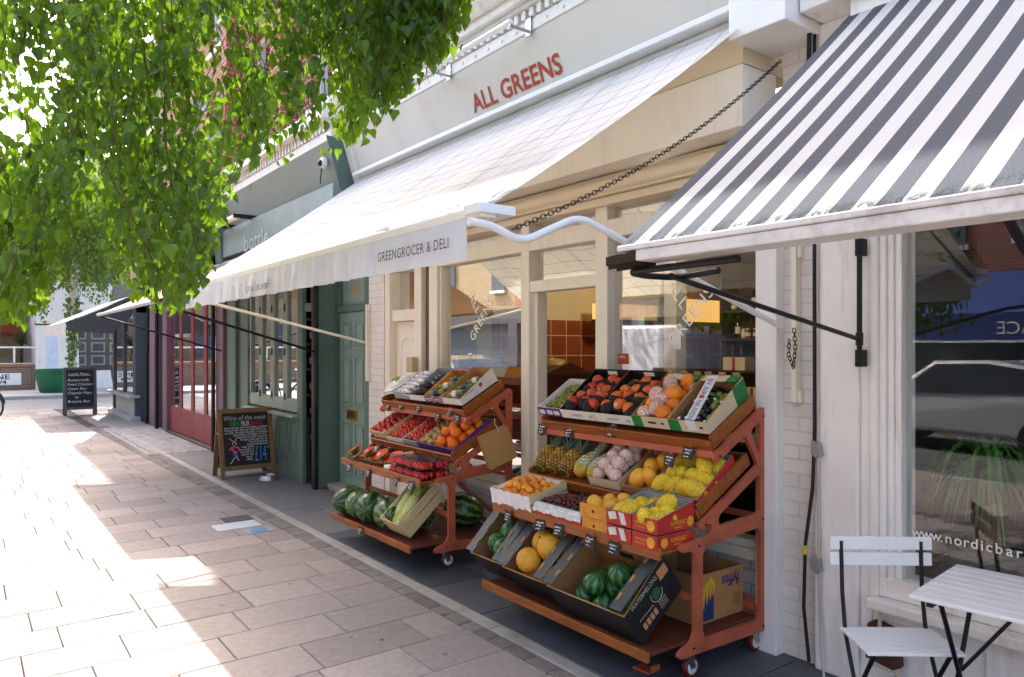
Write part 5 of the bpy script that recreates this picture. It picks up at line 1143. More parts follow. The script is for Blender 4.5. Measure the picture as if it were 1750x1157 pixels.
fill(f, CHERRY, .0145, 13, 8, 'cherry', 'glossy dark cherry heaped in the red and white box', 'cherry', 'dark cherries in the box', z0=.085, jit=.4, heap=.03, y0=.045)
f = mangobox('upper brown box of bare mangoes on the near flat shelf', 2.835, 2.575, MZ+.078, 0, .195, .27, .068, .085, orangecard, carddk, MANGO, 4, 'in the flat shelf brown box', 'bare mangoes', 'mango', 'bare mangoes in brown boxes')
q = MB(); q.lathe([(.008, 0), (.008, .001)], Vector(f(.1, -.0015, .035)), 10, (0, -1, 0)); q.build('vent_hole', darkin, f.front)
f = crate('mango_box', 'lower orange printed box under the brown mango box', 2.83, 2.585, MZ, 0, .185, .265, .074, .074, orangecard, carddk)
q = MB(); q.lathe([(.008, 0), (.008, .001)], Vector(f(.09, -.0015, .035)), 10, (0, -1, 0)); q.build('vent_hole', darkin, f.front)
mnt = pm('printed_mango', '#e3a02a', .5, .2, 30, 0); ylt = pm('yellow_lettering', '#e2b52c', .5)
def redbox(label, u, z, w, filled, side):
    if filled: f = mangobox(label, u, 2.575, z, 0, w, .265, .07, .13, redcard, greycard, NETMANGO, filled, ('in the stickered red box' if not side else 'in the corner red box'), 'yellow netted mangoes', 'netted_mango', 'yellow netted mangoes')
    else: f = crate('mango_box', label, u, 2.575, z, 0, w, .265, .07, .07, redcard, greycard)
    q = MB()
    if side:
        q.lathe([(.026, 0), (.026, .001)], Vector(f(w*.76, -.0012, .036)), 16, (0, -1, 0)); q.build('printed_mango', mnt, f.front)
        txt('MANGOES', .016, f(.02, -.0018, .036), ylt, f.front); txt('ALPHONSO', .012, f(.02, -.0018, .018), ylt, f.front)
        xd, yd = (0, 1, 0), (0, 0, 1); o = Vector(f(w, 0, 0))+f.x*.0018
        txt('ALPHONSO', .03, o+Vector((0, .095, .03)), ylt, f.right, xd, yd, width=.11); txt('MANGO', .016, o+Vector((0, .12, .012)), ylt, f.right, xd, yd, width=.06)
        q = MB(); q.lathe([(.024, 0), (.024, .001)], o+Vector((0, .05 if not filled else .235, .035)), 16, (-1, 0, 0)); q.build('printed_mango', mnt, f.right)
    else:
        q.obox(Vector(f(.02, 0, .02))-f.y*.0015, f.x*.05+f.z*.01, f.y*.001, f.z*.035-f.x*.012); q.obox(Vector(f(.1, 0, .01))-f.y*.0015, f.x*.035, f.y*.001, f.z*.055-f.x*.02); q.build('white_sticker', pm('paper_sticker', '#d9d6d0', .6), f.front)
    return f
redbox('lower red mango box with torn white stickers', 2.635, MZ, .165, 0, False); redbox('upper red mango box with white stickers, full of netted mangoes', 2.635, MZ+.078, .165, 6, False)
redbox('lower red printed mango box at the shelf corner', 2.462, MZ, .155, 0, True); redbox('upper red printed mango box at the shelf corner, full of netted mangoes', 2.462, MZ+.078, .155, 7, True)
# --- near rack, lower shelf: three tilted melon boxes and the banana box
A40 = math.radians(40)
def melonbox(label, u, w, seed, me, spots, what, where, group, side=False):
    f = crate('melon_box', label, u, (0, 2.635, 2.59, 2.55)[seed], .20, A40-math.radians((0, -5, -1, 3)[seed]), w, .36, .2, .235, blackcard, carddk, th=.008); t = f.t
    for x in (0, w-.075):
        q = MB(); q.obox(f(x, .0, .237), f.x*.075, f.y*.36, f.z*.005); fl = q.build('top_flange', pm('grey_flange', '#45484b', .45, .15, 9, .1, 40), t)
        q = MB()
        for y in (.05, .16, .28): q.obox(f(x+(.008 if x else .05), y, .2425), f.x*.016, f.y*.04, f.z*.004)
        q.build('card_tab', card, fl)
    q = MB(); q.obox(f(.04, .0, .0)-f.y*.0 if False else Vector(f(w*.5-.05, .346, .13)), f.x*.09, f.y*.002, f.z*.035); q.build('hand_hole', darkin, t)
    its = []
    for (a, b_, c_) in spots:
        p = f(a*w, b_*.36, c_); its.append((inst('melon' if me is MELON else 'watermelon', me, p, '', 'melon' if me is MELON else 'watermelon', group, (R.uniform(-1.2, .4), R.uniform(-.8, .8), R.uniform(0, 6)), R.uniform(.9, 1.04)), p))
    rank(its, what, where); return f
melonbox('leftmost black box of small watermelons on the near bottom shelf', 3.745, .345, 1, WM_SM, [(.4, .25, .08), (.68, .3, .08), (.42, .62, .08), (.7, .66, .08), (.38, .36, .175), (.55, .62, .18), (.62, .3, .17)], 'small watermelons', 'in the leftmost black box', 'small watermelons in black boxes')
melonbox('middle black box of yellow melons on the near bottom shelf', 3.365, .39, 2, MELON, [(.36, .25, .09), (.68, .25, .09), (.4, .66, .09), (.72, .7, .09), (.40, .26, .20), (.62, .58, .20), (.36, .66, .17)], 'yellow melons', 'in the middle black box', 'yellow melons')
f = melonbox('right black printed box of small watermelons with lettered side', 2.935, .56, 3, WM_SM, [(.26, .24, .08), (.52, .21, .08), (.50, .52, .085), (.30, .60, .08), (.66, .80, .08), (.72, .45, .08), (.42, .36, .165), (.6, .62, .16)], 'small watermelons', 'in the right black box', 'small watermelons in black boxes')
o = Vector(f(f.w, 0, 0))+f.x*.0015; xd = f.y; yd = f.z
txt('WATERMELONS', .036, o+f.y*.05+f.z*.178, pm('cream_print', '#b9b09a', .6), f.right, xd, yd, width=.21)
q = MB(); q.obox(o+f.y*.27+f.z*.15, f.x*.0005, f.y*.07, f.z*.055)
for k in range(4): q.obox(o+f.y*(.06+.03*k)+f.z*.04, f.x*.0005, f.y*.022, f.z*.035)
q.build('orange_print', pm('peach_print', '#c08a5e', .6), f.right)
q = MB(); q.lathe([(.03, 0), (.03, .0006)], o+f.y*.215+f.z*.125, 20, (-1, 0, 0)); q.build('printed_melon', pm('print_green', '#2c5a35', .5), f.right)
q = MB(); q.tube([o+f.y*(.215+.042*math.cos(a*.3+2.6))+f.z*(.125+.042*math.sin(a*.3+2.6)) for a in range(13)], .0018, 4)
for k in range(7): q.obox(o+f.y*(.06+.016*k)+f.z*(.10-.001*k), f.x*.0005, f.y*.01, f.z*.006)
for k in range(5): q.obox(o+f.y*(.2+.012*k)+f.z*.03, f.x*.0005, f.y*.003, f.z*.05)
q.build('cream_print', MC['cream_print'], f.right)
f = crate('banana_box', 'brown cardboard banana box standing behind the black melon boxes', 2.83, 2.95, .197, 0, .45, .38, .25, .25, card, carddk, th=.006)
o = Vector(f(f.w, 0, 0))+f.x*.0015; bl = pm('blue_print', '#1f2f63', .5); yb = pm('banana_print', '#d7a52b', .5, .12, 30, 0)
txt('fyffes', .085, o+Vector((0, .345, .215)), bl, f.right, (0, -1, 0), (0, 0, -1), width=.145, bold=.002); txt('Bananas', .03, o+Vector((0, .125, .045)), inkw, f.right, (0, -1, 0), (0, 0, -1), width=.1)
q = MB(); q.obox(o+Vector((.0003, .02, .012)), (-.0004, 0, 0), (0, .115, 0), (0, 0, .12)); q.build('blue_panel', bl, f.right)
q = MB()
for k in range(5):
    S_, E_ = Vector((.125-.006*k, .228)), Vector((.03+.024*k, .055+.02*k)); M_ = Vector((.005+.035*k, .18+.004*k)); pts = []
    for s_ in range(9):
        w_ = s_/8; m_ = S_*(1-w_)**2+M_*2*w_*(1-w_)+E_*w_*w_; pts.append(o+Vector((-.0012-.0004*k, m_.x, m_.y)))
    for i in range(8):
        w0 = .012*math.sin(.35+2.5*i/8); w1 = .012*math.sin(.35+2.5*(i+1)/8); n_ = Vector((0, .8, .35)); q.quad(pts[i]-n_*w0, pts[i]+n_*w0, pts[i+1]+n_*w1, pts[i+1]-n_*w1)
q.build('printed_bananas', yb, f.right, fix=False)
q = MB(); q.lathe([(.045, 0), (.045, .0006)], Vector(f(.2, -.0012, .11)), 18, (0, -1, 0)); q.build('yellow_disc', yb, f.front); txt('fyffes', .06, f(.28, -.0025, .13), bl, f.front, (1, 0, 0), (0, 0, -1), width=.14)
q = MB(); q.obox(o+Vector((0, .15, .09)), (-.0005, 0, 0), (0, .075, 0), (0, 0, .035)); q.build('hand_hole', carddk, f.right)
q = MB()
for k in range(6): q.obox(o+Vector((0, .29, .05+.011*k)), (-.0005, 0, 0), (0, .075-.004*(k % 3), 0), (0, 0, .003))
q.build('small_print', pm('brown_print', '#6b4a2c', .7), f.right)
# --- far rack, top tray
foil = pm('foil_packet', '#c3c6cc', .22, .3, 40, 1.0, 45, metal=.7)
f1 = Fr(5.86, 2.978, 1.168, A29, 1.3, .38)
o = T('salad_bag', 'clear bag of salad leaves at the far rack top left', 'bag', f1(.1, .15, 0)); q = MB()
ph = random.Random(2)
q.ell(f1(.11, .16, .045), (.11, .17, .05), 20, 12, rot=Matrix.Rotation(A29, 3, 'X'), f=lambda a, p: 1+.06*math.sin(7*a+3*p)+.05*math.sin(11*p)); q.build('plastic_bag', pm('plastic_bag', '#d6d6da', .15, .15, 20, .8, 30), o, smooth=40)
q = MB(); q.ell(f1(.10, .17, .075), (.05, .06, .025), 12, 8, f=lambda a, p: 1+.2*math.sin(5*a)); q.build('lettuce', pm('lettuce_leaf', '#86a53a', .5, .3, 20, .3), o, smooth=40)
f = crate('foil_tray', 'grey card tray of silver foil packets on the far top tray', 5.62, 2.978, 1.168, A29, .26, .34, .04, .05, greycard, whitecard)
for k in range(6):
    q = MB(); q.ell(f(.13, .035+.052*k, .055+.004*k), (.115, .026, .022), 14, 8, rot=Matrix.Rotation(A29+.3, 3, 'X'), f=lambda a, p, k=k: 1+.07*math.sin(9*a+k)+.06*math.sin(13*p)); tag(q.build('foil_packet', foil, smooth=30), ['lowest', 'second lowest', 'third lowest', 'fourth lowest', 'second highest', 'highest'][k]+' silver foil packet in the grey card tray', 'packet', 'silver foil packets')
f = crate('aubergine_box', 'grey box of small dark aubergines on the far top tray', 5.355, 2.978, 1.168, A29, .24, .36, .05, .1, whitecard, greycard)
its = []
for (a, b_) in ((.25, .15), (.6, .2), (.35, .42), (.68, .5), (.4, .72), (.72, .8)):
    p = f(.24*a, .36*b_, .045); its.append((inst('aubergine', AVO, p, '', 'aubergine', 'dark aubergines', (A29+1.2, R.uniform(-.3, .3), R.uniform(-.5, .5))), p))
rank(its, 'dark aubergines', 'in the grey box')
spear = pm('asparagus_stem', '#86994e', .5, .2, 20, .05); tipm = pm('asparagus_tip', '#4d5a3a', .6, .2, 30, .2)
def bundle(c, ax, label, band):
    t = T('asparagus_bundle', label, 'asparagus', c, 'asparagus bundles'); ax = Vector(ax).normalized(); x = ax.cross(Vector((0, 0, 1))).normalized(); y = ax.cross(x); c = Vector(c); q = MB(); q2 = MB()
    for k in range(14):
        a = 2.4*k; r_k = .0065*math.sqrt(k)*1.15; p = c+x*math.cos(a)*r_k+y*math.sin(a)*r_k*.8; l_ = .085+.01*math.sin(k*3)
        q.tube([p-ax*l_, p+ax*.06], [.0055, .0048], 6); q2.tube([p+ax*.06, p+ax*.085, p+ax*.11], [.0052, .006, .001], 6)
    q.build('stems', spear, t, smooth=60); q2.build('tips', tipm, t, smooth=60); q = MB(); q.lathe([(.031, -.02), (.032, 0), (.031, .02)], c-ax*.02, 14, ax); q.build('band', band, t, smooth=60)
flagb = pm('flag_blue', '#2a2f6e', .5); flagr = pm('flag_red', '#c03a2c', .5)
for k in range(2):
    f = crate('asparagus_box', ('orange box with a printed union flag, holding asparagus', 'white printed box of asparagus at the far top tray end')[k], (5.105, 4.835)[k], 2.978, 1.168, A29, .262, .37, .055, .1 if k == 0 else .115, (orangecard, whitecard)[k], (orangecard, card)[k])
    if k == 0:
        for par, w_, o_, up, vx in ((f.front, .262, Vector(f(0, 0, 0))-f.y*.0012, .055, f.y*-.001), (f.t, .262, Vector(f(0, f.d-.05, .1015)), .05, None)):
            upv = f.z if vx is not None else f.y; n_ = -f.y if vx is not None else f.z; q = MB(); q.obox(o_, f.x*w_, n_*.0008, upv*up); q.build('blue_print', flagb, par); q = MB(); q.obox(o_+n_*.001+upv*(up*.36), f.x*w_, n_*.0004, upv*up*.28); q.obox(o_+n_*.001+f.x*(w_*.44), f.x*(w_*.12), n_*.0004, upv*up)
            for s_ in (0, 1): q.obox(o_+n_*(.0015+.0004*s_)+upv*(up*s_), f.x*w_+upv*(up*(1-2*s_)), n_*.0003, f.x*.02)
            q.build('white_cross', whitecard, par); q = MB(); q.obox(o_+n_*.0024+upv*(up*.43), f.x*w_, n_*.0004, upv*up*.14); q.obox(o_+n_*.0024+f.x*(w_*.47), f.x*(w_*.06), n_*.0004, upv*up); q.build('red_cross', flagr, par)
    else:
        q = MB(); q.obox(Vector(f(f.w, .2, .04))+f.x*.0003, f.x*.0008, f.y*.03, f.z*.03); q.build('flag_print', flagr, f.right); q = MB(); q.obox(Vector(f(f.w, .05, .05))+f.x*.0003, f.x*.0008, f.y*.1, f.z*.012); q.build('grey_print', lgrey, f.right)
    for j in range(3): bundle(f(.13+.01*j, .075+.1*j, .05), f.x*(.9-.15*k)+f.y*.35, [('lowest asparagus bundle in the flag box', 'middle asparagus bundle in the flag box', 'highest asparagus bundle in the flag box'), ('lowest asparagus bundle in the white box', 'middle asparagus bundle in the white box', 'highest asparagus bundle in the white box')][k][j], whitecard if (j+k) % 2 else flagb)
# --- far rack, sloped middle tray
f = woodcrate('pale wooden crate of vine tomatoes at the far rack left end', 5.9, 2.89, .812, A29, .3, .36, .08, 2)
fill(f, TOMATO, .027, 5, 6, 'tomato', 'red vine tomato in the pale wooden crate', 'tomato', 'vine tomatoes in the wooden crate', heap=.03, z0=.05, rot=lambda: (R.uniform(-.6, .6)+A29, R.uniform(-.6, .6), 0))
f = crate('tomato_box', 'open box of cherry tomatoes beside the wooden tomato crate', 5.59, 2.89, .812, A29, .27, .36, .05, .055, whitecard, card)
fill(f, CTOM, .0165, 8, 10, 'cherry_tomato', 'small red cherry tomato in the box beside the wooden crate', 'tomato', 'cherry tomatoes in the left box', heap=.035, z0=.035)
f = crate('tomato_box', 'grey sided box of cherry tomatoes next to the potatoes', 5.305, 2.89, .812, A29, .23, .36, .05, .055, greycard, greycard)
fill(f, CTOM, .0165, 7, 10, 'cherry_tomato', 'small red cherry tomato in the grey sided box', 'tomato', 'cherry tomatoes in the right box', heap=.03, z0=.035)
f = crate('potato_box', 'brown box of small potatoes and onions on the far sloped tray', 5.06, 2.89, .812, A29, .25, .36, .05, .07, purplecard, carddk)
fill(f, POTATO, .03, 4, 6, 'potato', 'small pale potato in the brown box beside the oranges', 'potato', 'small potatoes', heap=.02, jit=.2)
f = crate('orange_box', 'purple printed box of large oranges at the far sloped tray end', 4.8, 2.89, .812, A29, .275, .38, .05, .075, purplecard, card)
fill(f, ORANGE, .042, 3, 4, 'orange', 'large bright orange in the purple printed box', 'orange', 'oranges in the purple box', jit=.15, z0=.05); fill(f, ORANGE, .042, 3, 3, 'orange', 'large bright orange in the purple printed box', 'orange', 'oranges in the purple box', jit=.15, z0=.112, x0=.04, y0=.07, up=True)
# --- far rack, flat shelf: melon halves, film tray, punnets
flesh = pm('papaya_flesh', '#d5492a', .35, .12, 20, .1); rind = wm_mat('slice_rind', '#3f5a28', '#a3a04a', 9, .5); labp = pm('paper_label_square', '#e0ddda', .6)
for k in range(4):
    c = Vector((5.74-.2*k, 2.66+.02*k, .72)); ax = Vector((-.9, -.35+.1*k, .12)).normalized(); t = T('melon_wedge', ['leftmost', 'second', 'third', 'rightmost'][k]+(' film wrapped wedge' if k in (0, 3) else ' wedge from left')+' of red fleshed melon on the far flat shelf', 'melon wedge', c, 'red melon wedges')
    sd = ax.cross(Vector((-.25, -.75, 1))).normalized(); nn = sd.cross(ax).normalized(); q = MB(); q2 = MB(); n = 12; ring = []
    for i in range(n+1):
        s_ = -1+2*i/n; w = .07*math.sqrt(max(.02, 1-s_*s_*.96)); ring.append((c+ax*.165*s_, w))
    for i in range(n):
        (p0, w0), (p1, w1) = ring[i], ring[i+1]; top0, top1 = nn*.03, nn*.03
        for j in range(6):
            a0, a1 = math.pi*j/6, math.pi*(j+1)/6; h = lambda p, w, a: p+sd*math.cos(a)*w-nn*math.sin(a)*w*.75+top0
            q.quad(h(p0, w0, a0), h(p1, w1, a0), h(p1, w1, a1), h(p0, w0, a1))
        q2.quad(p0+sd*w0*.93+top0*1.05, p1+sd*w1*.93+top0*1.05, p1-sd*w1*.93+top0*1.05, p0-sd*w0*.93+top0*1.05); q.quad(p0+sd*w0+top0*.995, p1+sd*w1+top0*.995, p1-sd*w1+top0*.995, p0-sd*w0+top0*.995)
    q.build('rind', rind, t, smooth=60, fix=False); q2.build('flesh', flesh, t, fix=False); q = MB(); q.obox(c+nn*.0325-ax*.02-sd*.02, ax*.05, sd*.035, nn*.0006); q.build('label', labp, t)
t = T('film_tray', 'white film wrapped tray between melon wedges and strawberries', 'tray', (5.08, 2.66, .65)); q = MB(); q.ell((5.08, 2.66, .675), (.085, .06, .025), 16, 8); q.build('tray', whitecard, t, smooth=60)
t = T('fruit_packet', 'bag of orange fruit standing behind the strawberry punnets', 'bag', (5.0, 2.78, .65)); q = MB(); q.ell((5.0, 2.78, .72), (.07, .05, .075), 14, 9, f=lambda a, p: 1+.08*math.sin(6*a)); q.build('packet', pm('orange_packet', '#cf9a62', .3, .3, 30, .5, 40), t, smooth=50)
berry = pm('strawberry_skin', '#d3323a', .35, .15, 60, .3, 200, rand=.1); clear = glass('clear_plastic', (.98, .98, .98, 1), 1.35, .8)
BER = MB(); br_ = random.Random(3)
for i in range(3):
    for j in range(3):
        BER.ell((-.037+.037*i+br_.uniform(-.006, .006), -.037+.037*j+br_.uniform(-.006, .006), .028+br_.uniform(0, .012)), (.019, .018, .024), 9, 7, rot=Matrix.Rotation(br_.uniform(-.6, .6), 3, 'X'), f=lambda a, p: 1-.18*math.cos(p))
BERM = BER.mesh('strawberries', berry, smooth=60)
PUN = MB(); z1 = .062
PUN.add([(-.05, -.05, 0), (.05, -.05, 0), (.05, .05, 0), (-.05, .05, 0), (-.058, -.058, z1), (.058, -.058, z1), (.058, .058, z1), (-.058, .058, z1)], [(0, 1, 2, 3), (0, 1, 5, 4), (1, 2, 6, 5), (2, 3, 7, 6), (3, 0, 4, 7), (4, 5, 6, 7)])
PUN.box(-.061, .061, -.061, .061, z1+.0005, z1+.003); PUNM = PUN.mesh('punnet', clear)
for l in range(2):
    for i in range(4):
        for j in range(2):
            t = T('strawberry_punnet', 'clear plastic punnet of strawberries in the '+('upper' if l else 'lower')+' layer, '+('front' if j == 0 else 'back')+' row, '+['leftmost', 'second from left', 'third from left', 'rightmost'][i], 'punnet', (4.96-.125*i, 2.655+.125*j, .652+.07*l), 'strawberry punnets')
            for nm, me in (('punnet', PUNM), ('strawberries', BERM)): o = bpy.data.objects.new(nm, me); COL.objects.link(o); o.parent = t
# --- far rack, lower shelf: whole watermelons and the corn crate
ml = [(5.76, 2.62, .125, WM_BIG, 'leftmost whole striped watermelon on the far bottom shelf'), (5.58, 2.63, .12, WM_BIG2, 'second paler watermelon from the left on the far bottom shelf'), (5.36, 2.62, .135, WM_BIG, 'third large watermelon from the left on the far bottom shelf'), (5.1, 2.64, .128, WM_BIG2, 'fourth watermelon from left with a pale yellow patch'), (4.98, 2.84, .12, WM_BIG2, 'watermelon half hidden behind the corn crate'), (4.84, 3.16, .13, WM_BIG3, 'dark mottled watermelon at the back of the far rack end')]
for k, (u, v, h, me, lb) in enumerate(ml): inst('watermelon', me, (u, v, .194+h), lb, 'watermelon', 'whole watermelons', (math.radians(88 if k != 5 else 40), R.uniform(0, 6), math.radians(-70+15*k)), h/.124)
f = woodcrate('slatted wooden crate of sweetcorn tilted on the far bottom shelf', 4.98, 2.60, .215, math.radians(42), .3, .40, .15, 2)
husk = pm('corn_husk', '#bcc47a', .6, .25, 14, .3, 60, stretch=(1, 1, 1)); silk = pm('corn_silk', '#8b6f42', .8)
for k in range(5):
    x, y, z = ((.07, .13, .07), (.15, .12, .085), (.23, .14, .07), (.11, .2, .13), (.2, .2, .13))[k]; c = Vector(f(x, y, z)); ax = (f.y*.92+f.z*.25+f.x*R.uniform(-.12, .12)).normalized()
    t = T('corn_cob', ['left lower', 'middle lower', 'right lower', 'left upper', 'right upper'][k]+' corn cob in green husk in the slatted crate', 'corn', c, 'corn cobs'); sx = ax.cross(Vector((0, 0, 1))).normalized(); sy = ax.cross(sx); q = MB()
    q.lathe([(.008, -.13), (.028, -.11), (.038, -.04), (.034, .04), (.02, .11), (.005, .15)], c, 12, ax); q.build('cob', husk, t, smooth=60); q = MB()
    for j in range(5):
        a = j*1.26+k; n_ = sx*math.cos(a)+sy*math.sin(a); tn = -sx*math.sin(a)+sy*math.cos(a); pts = [c+ax*(.0+.05*i)+n_*(.03+.012*i*i/4-.004*i) for i in range(5)]
        for i in range(4): w0, w1 = (.016, .017, .013, .008, .001)[i:i+2]; q.quad(pts[i]-tn*w0, pts[i]+tn*w0, pts[i+1]+tn*w1, pts[i+1]-tn*w1)
    q.build('husk_leaves', pm('corn_husk_leaf', '#93a04e', .65, .3, 12, .2, transl=(None, .2)), t, fix=False); q = MB(); q.lathe([(.008, .13), (.012, .16), (.004, .185)], c, 7, ax); q.build('silk', silk, t)
# --- paper bags on a hook, price tags
t = T('paper_bags', 'bundle of brown paper bags hanging from a hook on the far rack', 'paper bags', (4.46, 3.1, .7)); q = MB()
c = Vector((4.43, 3.2, .86)); e1 = Vector((-.55, .60, .30)); e1 = Vector((-.1, .72, .26)).normalized(); e2 = Vector((.05, -.26, .72)).normalized()
for k in range(7):
    a = e1*.24; b_ = e2*.25; o_ = c-a*.5-b_*.5+Vector((-.004*k+.03, .003*k, -.002*k)); q.obox(o_, a, b_, (-.002, 0, 0))
q.build('bag_stack', pm('kraft_bag', '#b58d55', .75, .06, 6, .15, 60), t); q = MB(); q.tube([(4.47, 3.2, 1.07), (4.46, 3.19, 1.03), (4.44, 3.2, 1.0), (4.43, 3.21, .96)], .003, 6); q.build('hook', steel, t)
TAGS = [(3.62, 2.96, 1.10, 'the figs'), (3.36, 2.96, 1.10, 'the left red mangoes'), (3.0, 2.965, 1.14, 'the right red mangoes'), (2.44, 2.96, 1.085, 'the dark plums'), (2.56, 2.955, 1.035, 'the persimmon box lower edge'),
 (3.45, 2.565, .63, 'the apricots'), (3.16, 2.565, .63, 'the cherries left end'), (3.0, 2.565, .635, 'the cherries right end'), (2.75, 2.565, .63, 'the brown mango box'), (2.58, 2.565, .63, 'the red mango boxes'),
 (5.74, 2.96, 1.10, 'the salad bag'), (5.5, 2.955, 1.12, 'the foil packets'), (5.2, 2.955, 1.12, 'the aubergines'), (4.9, 2.96, 1.08, 'the flag box'), (4.72, 2.955, 1.13, 'the white asparagus box'), (4.62, 2.96, 1.09, 'the top tray corner'),
 (5.72, 2.87, .775, 'the tomato crate'), (5.52, 2.87, .80, 'the left cherry tomatoes'), (5.66, 2.565, .625, 'the left melon wedges'), (5.3, 2.565, .63, 'the right melon wedges'), (4.84, 2.565, .63, 'the punnets left end'), (4.62, 2.565, .63, 'the punnets right end'), (5.28, 2.485, .19, 'the whole watermelons')]
tr_ = random.Random(5)
for k, (u, v, z, w) in enumerate(TAGS):
    t = T('price_tag', 'small black chalk price tag in front of '+w, 'price tag', (u, v, z-.06), 'chalk price tags on the racks'); rz = tr_.uniform(-.15, .15); q = MB(); a = Vector((-.075, rz*.07, rz*.035)); c_ = Vector((0, .012, .062)); o_ = Vector((u+.037, v-.004, z-.052)); n_ = Vector((0, -.002, 0)); q.obox(o_, a, n_, c_); q.build('plate', tagblack, t)
    q = MB(); q.obox(o_+c_*1.0+a*.3+Vector((0, .004, -.004)), a*.4, (0, .012, 0), (0, 0, .012)); q.build('clip', redm, t)
    q = MB()
    for i, (z0, n) in enumerate(((.68, 5), (.42, 4), (.14, 3))):
        x = .1+tr_.uniform(0, .1)
        for _ in range(n): w_ = tr_.uniform(.06, .13); q.obox(o_+a*x+c_*(z0+tr_.uniform(-.03, .03))+n_*1.3, a*w_, n_*.2, c_*tr_.uniform(.06, .16)); x += w_+.04
    q.build('chalk_marks', chalkw, t)
# ---------------------------------------------------------------- chalk boards and dog bowl
def aboard(label, u, v0, v1, h, lean, frame, wood_w, depth, legs=0):
    """two hinged panels; the board faces the camera side (smaller u) and runs along v"""
    t = T('chalkboard_sign', label, 'A-board', (u+depth/2, (v0+v1)/2, 0)); w = v1-v0
    def panel(o, y, sgn):
        x = Vector((0, 1, 0)); n = x.cross(y); n = n if n.x*sgn > 0 else -n; q = MB(); th = n*.025; yy = y*h; b0 = .1 if not legs else .14
        q.obox(o, x*wood_w, yy, th); q.obox(o+x*(w-wood_w), x*wood_w, yy, th); q.obox(o+x*wood_w+y*(h-wood_w), x*(w-2*wood_w), y*wood_w, th); q.obox(o+x*wood_w+y*b0, x*(w-2*wood_w), y*wood_w, th); q.build('frame', frame, t, bev=.004)
        q = MB(); q.obox(o+x*wood_w+y*(b0+wood_w)+th*.35, x*(w-2*wood_w), y*(h-b0-2*wood_w), th*.4); return q.build('board', chalkb, t), o+x*wood_w+y*(b0+wood_w)+th*.30, n, w-2*wood_w, h-b0-2*wood_w
    y1 = Vector((lean, 0, 1)).normalized(); y2 = Vector((-lean, 0, 1)).normalized()
    bd = panel(Vector((u, v0, 0)), y1, 1); panel(Vector((u+2*lean*h/math.hypot(1, lean)+.03, v0, 0)), y2, -1)
    q = MB(); zc = h*.62
    for v in (v0+.015, v1-.02): q.box(u+lean*zc, u+lean*h*2-lean*zc+.03, v-.004, v+.004, zc, zc+.015)
    q.build('stay', steel, t); return bd, y1
(bd, o, n, w, h), y = aboard('wooden framed chalkboard with wine notes and blue price outside green shop', 9.16, 2.50, 3.17, .86, .22, oakwood, .055, .4)
x = Vector((0, 1, 0)); o2 = o-n*.004
chg = pm('grey_chalk', '#a5a7aa', .9, .2, 60, 0); chgr = pm('green_chalk', '#3f9a3f', .9, .2, 60, 0); chr_ = pm('red_chalk', '#b33a3a', .9, .2, 60, 0); chb = pm('blue_chalk', '#3f8fc9', .9, .2, 60, 0); chp = pm('pink_chalk', '#d0567a', .9, .2, 60, 0)
def W_(s, sx, sy, size, m, width=None, shear=0): txt(s, size, o2+x*(w*sx)+y*(h*sy), m, bd, x, y, width=width*w if width else None, shear=shear)
W_('Wine of the week', .09, .04, .86, chg) if False else W_('Wine of the week', .04, .86, .085, chg, .92, .25)
W_('TERRA', .14, .75, .085, chgr, .22); W_('FELIX', .4, .75, .085, chalkw, .18); W_('BIANCO', .6, .75, .085, chr_, .26)
for k, (s_, sx, wd) in enumerate((('Just a two hour drive from Naples, you\'ll find', .03, .94), ('the Sannio hills, where the Vignale family vines', .03, .92), ('are made. This stylish little white, is an amazing', .04, .93), ('blend of Fiano and Falanghina. The first', .22, .72), ('vineyards to move off to organic in the', .3, .66), ('the region, a lovely every wine out', .36, .6), ('This cool vineyard of luminous', .54, .42), ('& zesty minerality is just', .5, .46), ('rather drink in', .38, .28), ('warm weather, or', .32, .32), ('served with roast', .34, .3), ('aperitivo this', .36, .26), ('time of', .46, .14), ('a spring', .46, .14))):
    W_(s_, sx, .70-.047*k, .036, chalkw, wd)
W_('£14', .66, .06, .27, chb, .25); W_('50', .93, .29, .05, chb, .06)
q = MB()
def dd(pts, r): q.tube([o2+x*(w*a)+y*(h*b_) for a, b_ in pts], r, 5)
dd([(.12, .3), (.2, .36), (.3, .34), (.34, .28)], .012); dd([(.18, .33), (.22, .25), (.28, .25)], .016); q.build('pink_drawing', chp, bd)
q = MB(); dd([(.2, .22), (.26, .2), (.21, .14)], .013); q.build('blue_drawing', chb, bd)
q = MB(); dd([(.2, .14), (.14, .06), (.11, .05)], .004); dd([(.26, .17), (.3, .09)], .004); dd([(.18, .4), (.22, .46), (.28, .42), (.24, .39)], .004); dd([(.2, .46), (.12, .52)], .003); dd([(.25, .46), (.28, .54)], .003); q.build('white_drawing', chalkw, bd)
t = T('dog_bowl', 'round steel dog bowl on the concrete beside the wine chalkboard', 'bowl', (8.86, 2.97, 0)); q = MB(); q.lathe([(.10, 0), (.115, .005), (.095, .055), (.09, .055), (.085, .02), (.001, .018)], (8.86, 2.97, .001), 24); q.build('bowl', steel, t, smooth=40)
q = MB(); q.obox((8.82, 2.95, .056), (.08, 0, 0), (0, .08, 0), (0, 0, .012)); q.build('sponge', whitecard, t, bev=.004)
(bd, o, n, w, h), y = aboard('dark grey framed chalkboard with a chalked lunch menu at the far corner', 19.9, 1.90, 2.58, 1.14, .12, slateg, .06, .4, 1)
o2 = o-n*.004
